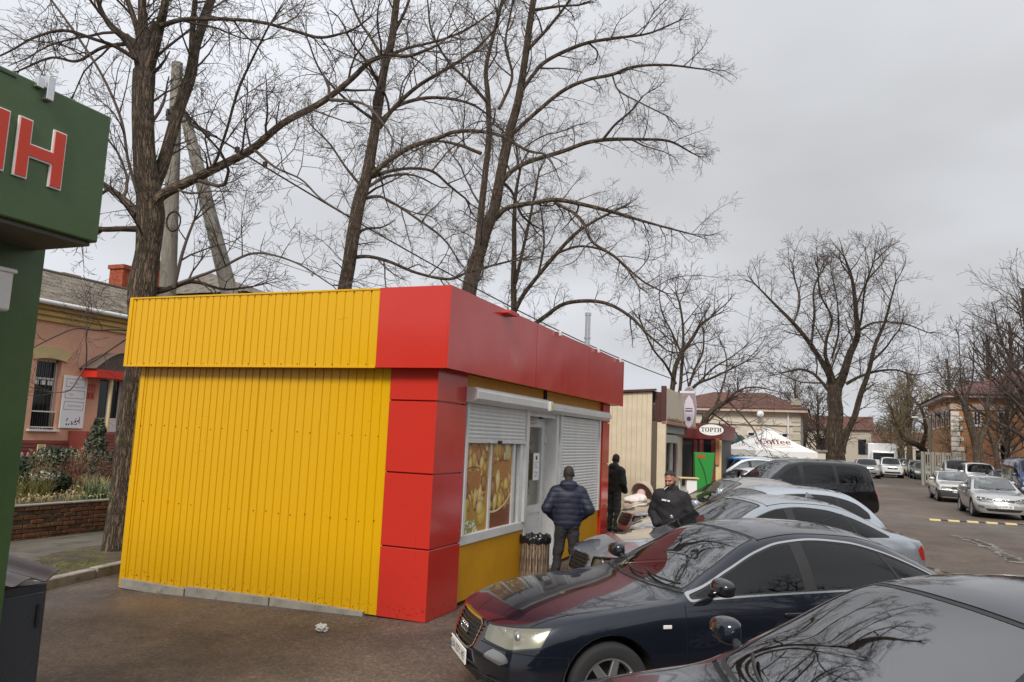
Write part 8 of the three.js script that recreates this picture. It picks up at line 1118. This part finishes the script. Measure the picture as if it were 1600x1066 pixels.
tracedTree('big_poplar_tree', 'huge bare tree with a two-pronged trunk and wide round crown', STREET, 50, [
  [0, [1303, 716, 40], [1303, 690, 34], [1303, 650, 30], [1306, 612, 28], [1317, 590, 18], [1328, 554, 14], [1339, 525, 12], [1338, 495, 10], [1335, 465, 8], [1331, 434, 6], [1321, 405, 4]],
  [[0, -2], [1314, 704, 18], [1325, 675, 14], [1337, 650, 13], [1346, 616, 12], [1357, 579, 10], [1368, 539, 8], [1382, 505, 6], [1392, 470, 4], [1400, 440, 3]],
  [[0, 2], [1304, 615, 20], [1296, 590, 14], [1288, 572, 12], [1266, 536, 10], [1237, 503, 8], [1205, 470, 5], [1178, 442, 3]],
  [[0, -2.5], [1306, 608, 12], [1297, 575, 9], [1290, 556, 8], [1292, 530, 6], [1300, 500, 5], [1282, 460, 4], [1278, 420, 3]],
  [[0, 1.5], [1302, 618, 10], [1285, 598, 7], [1270, 584, 6], [1250, 577, 5], [1222, 583, 3]],
  [[0, -1.5], [1322, 600, 8], [1345, 588, 6], [1372, 580, 5], [1400, 578, 4], [1428, 586, 3], [1448, 583, 2]],
  [[0, 1.5], [1338, 520, 7], [1358, 507, 5], [1382, 503, 4], [1419, 508, 3], [1450, 520, 2]],
  [[0, 3], [1268, 538, 6], [1272, 490, 5], [1272, 450, 4], [1290, 415, 3]],
  [[0, -3], [1332, 545, 6], [1345, 500, 5], [1352, 450, 4], [1365, 410, 3]],
  [[0, 2], [1337, 480, 5], [1355, 440, 4], [1380, 410, 3]],
  [[0, 3], [1240, 505, 5], [1250, 470, 4], [1240, 430, 3]],
  [[0, -2], [1300, 560, 5], [1310, 520, 4], [1308, 470, 3], [1300, 430, 2]],
], { ...MID, k: 3.4, foot: 0, bare: 7, stout: 0.75, thin: 0.7, limbGap: 0.5, limbLen: 2.6, gap: [0.40, 0.32, 0.32], len: [2.0, 1.1, 0.6], rad: [0.024, 0.014, 0.010], min: 0.0085, levels: 3 }, 707, { bark: std([0.36, 0.31, 0.25], 0.95, { map: rep(T.bark, 1.2, 2.4), bumpMap: rep(T.barkH, 1.2, 2.4), bumpScale: 0.05 }), thin: M.barkGrey, twig: M.twigFar });
tracedTree('pollarded_tree', 'pollarded street tree with a forked thick trunk and thin shoots before the orange building', STREET, 49, [
  [0, [1531, 738, 19], [1529, 715, 17], [1527, 692, 16], [1519, 668, 13], [1512, 650, 12], [1508, 633, 11]],
  [[0, 1], [1530, 696, 11], [1540, 672, 9], [1543, 655, 8], [1541, 638, 7]],
  [[0, 0.5], [1509, 634, 5], [1502, 600, 3], [1500, 560, 2], [1498, 525, 2]], [[0, -0.8], [1509, 634, 4], [1520, 590, 3], [1522, 540, 2]], [[0, 1.2], [1508, 636, 4], [1488, 605, 3], [1470, 585, 2]],
  [[0, 1], [1542, 640, 4], [1548, 600, 3], [1545, 560, 2]], [[0, -1], [1542, 642, 4], [1562, 605, 3], [1575, 580, 2]],
], { ...MID, k: 3, foot: 0, bare: 4.5, limbGap: 0.55, limbLen: 1.8, up: [0.06, 0.05, 0.03, 0], min: 0.010, gap: [0.4, 0.36, 0.4], len: [1.3, 0.7, 0.4] }, 808, { bark: M.barkFar, twig: M.twigFar });
tracedTree('lopped_street_tree', 'short lopped tree with stubby branches beside the pollarded one', STREET, 50, [
  [0, [1558, 735, 10], [1556, 710, 9], [1554, 695, 8], [1548, 682, 6], [1543, 672, 5]],
  [[0, 0.5], [1555, 697, 6], [1561, 690, 4], [1564, 684, 3]],
], { ...MID, k: 3, foot: 0, bare: 3.5, limbLen: 0.8, limbGap: 0.8, min: 0.01 }, 909, { bark: M.barkFar, twig: M.twigFar });
tracedTree('leaning_willow', 'dark leaning tree with a drooping olive-brown crown over the far parked cars', STREET, 72, [
  [0, [1446, 730, 12], [1444, 705, 12], [1436, 696, 10], [1422, 690, 9], [1410, 682, 7], [1405, 672, 6]],
  [[0, 1], [1442, 700, 8], [1446, 670, 6], [1440, 640, 5], [1425, 620, 3]],
  [[0, -1], [1415, 686, 6], [1400, 660, 4], [1392, 635, 3]],
  [[0, 1], [1446, 672, 5], [1465, 650, 4], [1470, 630, 3]],
], { ...MID, k: 4, foot: 0, bare: 2, limbGap: 0.5, limbLen: 3.2, wig: 1.1, up: [0.0, -0.03, -0.05, -0.05], min: 0.018, rad: [0.03, 0.024, 0.02], gap: [0.45, 0.4, 0.4], len: [2.0, 1.3, 0.8], big: 0.35 }, 1010, { bark: M.barkFar, thin: M.barkGrey, twig: M.twigOlive });
tracedTree('young_street_tree', 'thin forked tree between the lamp post and the pollarded tree', STREET, 62, [
  [0, [1484, 735, 8], [1484, 710, 7], [1486, 700, 6], [1495, 694, 5], [1510, 692, 3]],
  [[0, 0.5], [1484, 704, 5], [1478, 680, 4], [1470, 655, 3]], [[0, -0.5], [1486, 700, 4], [1490, 670, 3], [1480, 640, 2]],
], { ...MID, k: 3.5, foot: 0, bare: 3, limbLen: 2.0, limbGap: 0.6, min: 0.013 }, 1111, { bark: M.barkFar, thin: M.barkGrey, twig: M.twigFar });
// freely grown trees further off; shapes: spreading, columnar
function freeTree(name, label, px, depth, H, spread, seed, twig, group = STREET, min = 0.012) {
  const p = atDepth(px, hz(px), depth), r = mulberry(seed), t = thing(name, label, 'tree', [p.x, 0, p.z], 0, group), W = new Wood(), C = new Wood(), pts = [], rs = [], n = 9, R = H * 0.022;
  const dx = 0.05 * (r() - 0.5), dz = 0.05 * (r() - 0.5); for (let i = 0; i <= n; i++) { const y = H * 0.8 * i / n; pts.push(V3(dx * y + 0.2 * (r() - 0.5) * (i > 0), y - 0.1, dz * y + 0.2 * (r() - 0.5) * (i > 0))); rs.push(R * (1.15 - 0.9 * i / n)); }
  W.tube(pts, rs, 9); part(t, 'trunk', W.geo(), M.barkFar);
  const S = { ...MID, k: 4, up: spread < 0.4 ? [0.10, 0.08, 0.05, 0.03] : [0.05, 0.04, 0.02, 0.02], min, rad: [min * 2.4, min * 1.6, min * 1.2], gap: [H * 0.04, H * 0.035, H * 0.05], len: [H * 0.16, H * 0.09, H * 0.05], levels: 2, first: 0.12 };
  const m = spread < 0.4 ? 50 : 42; for (let i = 0; i < m; i++) { const f = 0.22 + 0.76 * (i + r()) / m, s = f * (n - 1e-3), k = Math.floor(s), q = pts[k].clone().lerp(pts[Math.min(n, k + 1)], s - k), a = i * 2.4 + r(), el = spread < 0.4 ? 1.1 : 0.5 + 0.5 * f, d = V3(Math.cos(a) * Math.cos(el), Math.sin(el), Math.sin(a) * Math.cos(el)); grow(C, r, q, d, H * spread * (1 - 0.55 * f) * (0.7 + 0.5 * r()), R * 0.42 * (1.1 - f), 0, S); }
  part(t, 'crown', C.geo(), twig).userData.kind = 'stuff'; treeTris += C.i.length / 3; return t;
}
freeTree('columnar_poplar', 'tall narrow poplar rising beyond the willows', 1421, 95, 15.5, 0.34, 21, M.twigFar, STREET, 0.016);
freeTree('columnar_poplar', 'second narrow poplar close to the tall one', 1408, 105, 12.5, 0.34, 22, M.twigFar, STREET, 0.018);
freeTree('bare_tree', 'bare tree standing behind the ridge of the red-roofed house', 1245, 82, 12, 0.5, 23, M.twigFar, STREET, 0.016);
freeTree('bare_tree', 'bushy olive tree behind the lamp post', 1462, 84, 8.5, 0.55, 24, M.twigOlive, STREET, 0.018);
freeTree('bare_tree', 'bushy brown tree beside the leaning willow', 1392, 92, 8, 0.55, 25, M.twigOlive, STREET, 0.02);
freeTree('bare_tree', 'tall slender bare tree over the roof of the orange building', 1548, 80, 19, 0.42, 26, M.twigFar, STREET, 0.014);
freeTree('bare_tree', 'tall bare tree over the far end of the orange building', 1588, 76, 20, 0.45, 27, M.twigFar, STREET, 0.014);
freeTree('bare_tree', 'bare tree reaching into view above the orange building window', 1612, 52, 17.5, 0.45, 28, M.twigFar, STREET, 0.012);
freeTree('bare_tree', 'brown bushy tree hiding the corner of the orange building', 1590, 58, 7, 0.5, 29, M.twigOlive, STREET, 0.014);
freeTree('bare_tree', 'bushy bare tree between the red-roofed house and the huge tree', 1276, 64, 8.5, 0.55, 30, M.twigFar, STREET, 0.014);
freeTree('bare_tree', 'bare tree between the beige kiosk and the red-roofed house', 1150, 64, 10, 0.5, 31, M.twigFar, STREET, 0.013);
freeTree('bare_tree', 'bare tree behind the pink house roof', 330, 46, 7, 0.5, 32, M.twig, STREET, 0.01);
freeTree('bare_tree', 'brown twiggy tree in front of the orange building corner', 1496, 58, 6.5, 0.55, 33, M.twigOlive, STREET, 0.013);
freeTree('bare_tree', 'twiggy tree in front of the orange building window', 1572, 53, 9.5, 0.5, 36, M.twigFar, STREET, 0.011);
freeTree('bare_tree', 'twiggy tree between the pollarded tree and the orange wall', 1524, 60, 9.5, 0.5, 37, M.twigFar, STREET, 0.012);
freeTree('bare_tree', 'tall twiggy tree beside the poplars over the lamp post', 1490, 90, 17, 0.42, 35, M.twigFar, STREET, 0.016);
[[1345, 150, 8], [1356, 170, 9], [1366, 160, 8.5], [1378, 175, 9], [1335, 140, 8]].forEach(([px, d, H], i) => freeTree('distant_tree', ['brown distant tree closing the street behind the silver parked car', 'brown distant tree beside the far lamp post', 'brown distant tree behind the white truck', 'brown distant tree above the far parked cars', 'brown distant tree next to the huge trunk'][i], px, d, H, 0.6, 40 + i, M.twigFar, 'distant trees closing the street', 0.03));
// ivy and old wood round the foot of the huge tree; far wood and low houses closing the view
{
  const r = mulberry(99);
  const far = new Wood(); for (let i = 0; i < 900; i++) { const px = 1085 + 520 * r(), d = 150 + 60 * r(), p = atDepth(px, hz(px), d); if (Math.abs(p.x - 5.5) < 5) continue; const H = 5 + 4 * r(); for (let k = 0; k < 3; k++) { const q = V3(p.x + 2 * (r() - 0.5), 0, p.z); far.tube([q, q.clone().add(V3(1.2 * (r() - 0.5), H * 0.5, 0)), q.clone().add(V3(2.5 * (r() - 0.5), H * (0.7 + 0.4 * r()), 0))], [0.10, 0.07, 0.03], 3); } }
  const m = new THREE.Mesh(far.geo(), M.twigFar); m.name = 'distant_wood'; m.castShadow = m.receiveShadow = true; m.userData = { kind: 'stuff', label: 'brown distant wood closing the horizon behind the houses', category: 'wood' }; scene.add(m);
  const wall = std([0.42, 0.37, 0.30], 0.9), H = [[1312, 170, 3.2, 10, 'low pale house at the far end of the street behind the huge tree'], [1396, 150, 3.4, 9, 'low house with a brown roof behind the far parked cars'], [1440, 120, 3.6, 14, 'long low house behind the lamp post'], [1180, 110, 5, 30, 'pale long building far behind the red-roofed house'], [1366, 230, 3.5, 14, 'small house closing the street far away'], [1030, 90, 4, 26, 'low house far behind the beige kiosk']];
  for (const [px, d, h, w, label] of H) { const p = atDepth(px, hz(px), d), k = thing('distant_house', label, 'house', [p.x, 0, p.z]); part(k, 'wall', bx(-w / 2, w / 2, 0, h, -3, 3), wall); const g = extr([[-3.4, h], [3.4, h], [0, h + 1.9]], w + 0.8); g.rotateY(Math.PI / 2); g.translate(-w / 2 - 0.4, 0, 0); part(k, 'roof', boxUV(g), redRoof); for (let i = 0; i < Math.floor(w / 2.5); i++) part(k, 'window', bx(-w / 2 + 0.9 + i * 2.5, -w / 2 + 1.9 + i * 2.5, h * 0.35, h * 0.75, 3, 3.05), M.darkGlass); }
}

// grit and old leaves gathered on the tarmac
{ const r = mulberry(71), near = q => { const t = q(); if (t < 0.45) { const z = -4 - 8 * q(); const x = kerbLine(z) + 0.12 + 0.5 * q() * q(); return V3(x, gh(x) + 0.012, z); } if (t < 0.75) { const x = -8.7 + 4.6 * q(); return V3(x, gh(x) + 0.012, -7.88 + 0.1 + 0.5 * q() * q()); } const x = -8 + 8 * q(); return V3(x, gh(x) + 0.012, -3 - 9 * q()); };
  const g = leafCloud(r, 900, q => { const p = near(q); if (p.x < -4.3 && p.z < -7.9 && p.x > -8.8) p.z = -7.5; return p; }, 0.014); { const p = g.attributes.position; for (let i = 0; i < p.count; i++) { const y0 = gh(p.getX(i)); p.setY(i, y0 + 0.010 + 0.25 * (p.getY(i) - y0)); } g.computeVertexNormals(); }
  const m = new THREE.Mesh(g, PL.dry); m.name = 'ground_litter'; m.castShadow = m.receiveShadow = true; m.userData = { kind: 'stuff', label: 'small dry leaves and grit scattered over the tarmac by the kiosk', category: 'leaf litter' }; scene.add(m); }
// the other side of the street, beyond the right edge of the view: mirrored in the car flanks
{
  const k = thing('long_street_house', 'long low brick-red house on the opposite side of the street', 'house', [24, 0, -6]); part(k, 'wall', bx(-4, 4, 0, 4.4, -26, 24), std([0.34, 0.17, 0.11], 0.9, { map: rep(T.plaster, 2.3) })); { const g = extr([[-4.6, 4.4], [4.6, 4.4], [0, 7]], 51); g.translate(0, 0, -26.5); part(k, 'roof', boxUV(g), M.slate); } for (let i = 0; i < 14; i++) { const z = -24 + i * 3.4, w = part(k, 'window', bx(-4.06, -4.0, 1.3, 3.1, z, z + 1.3), M.whitePvc); part(w, 'pane', bx(-4.08, -4.061, 1.4, 3.0, z + 0.1, z + 1.2), M.darkGlass); }
  [[13.5, -3, 12], [14.5, -11, 13], [13.5, 5, 12], [14, -19, 11], [15, -27, 12]].forEach(([x, z, H], i) => { const t = freeTree('roadside_tree', ['roadside tree opposite the green shop', 'roadside tree opposite the yellow kiosk', 'roadside tree near the end of the long house', 'roadside tree opposite the beige kiosk', 'roadside tree before the speed hump'][i], 1500, 40, H, 0.5, 200 + i, M.twig, 'bare trees across the street', 0.009); t.position.set(x, 0, z); });
}
renderer.render(scene, camera);
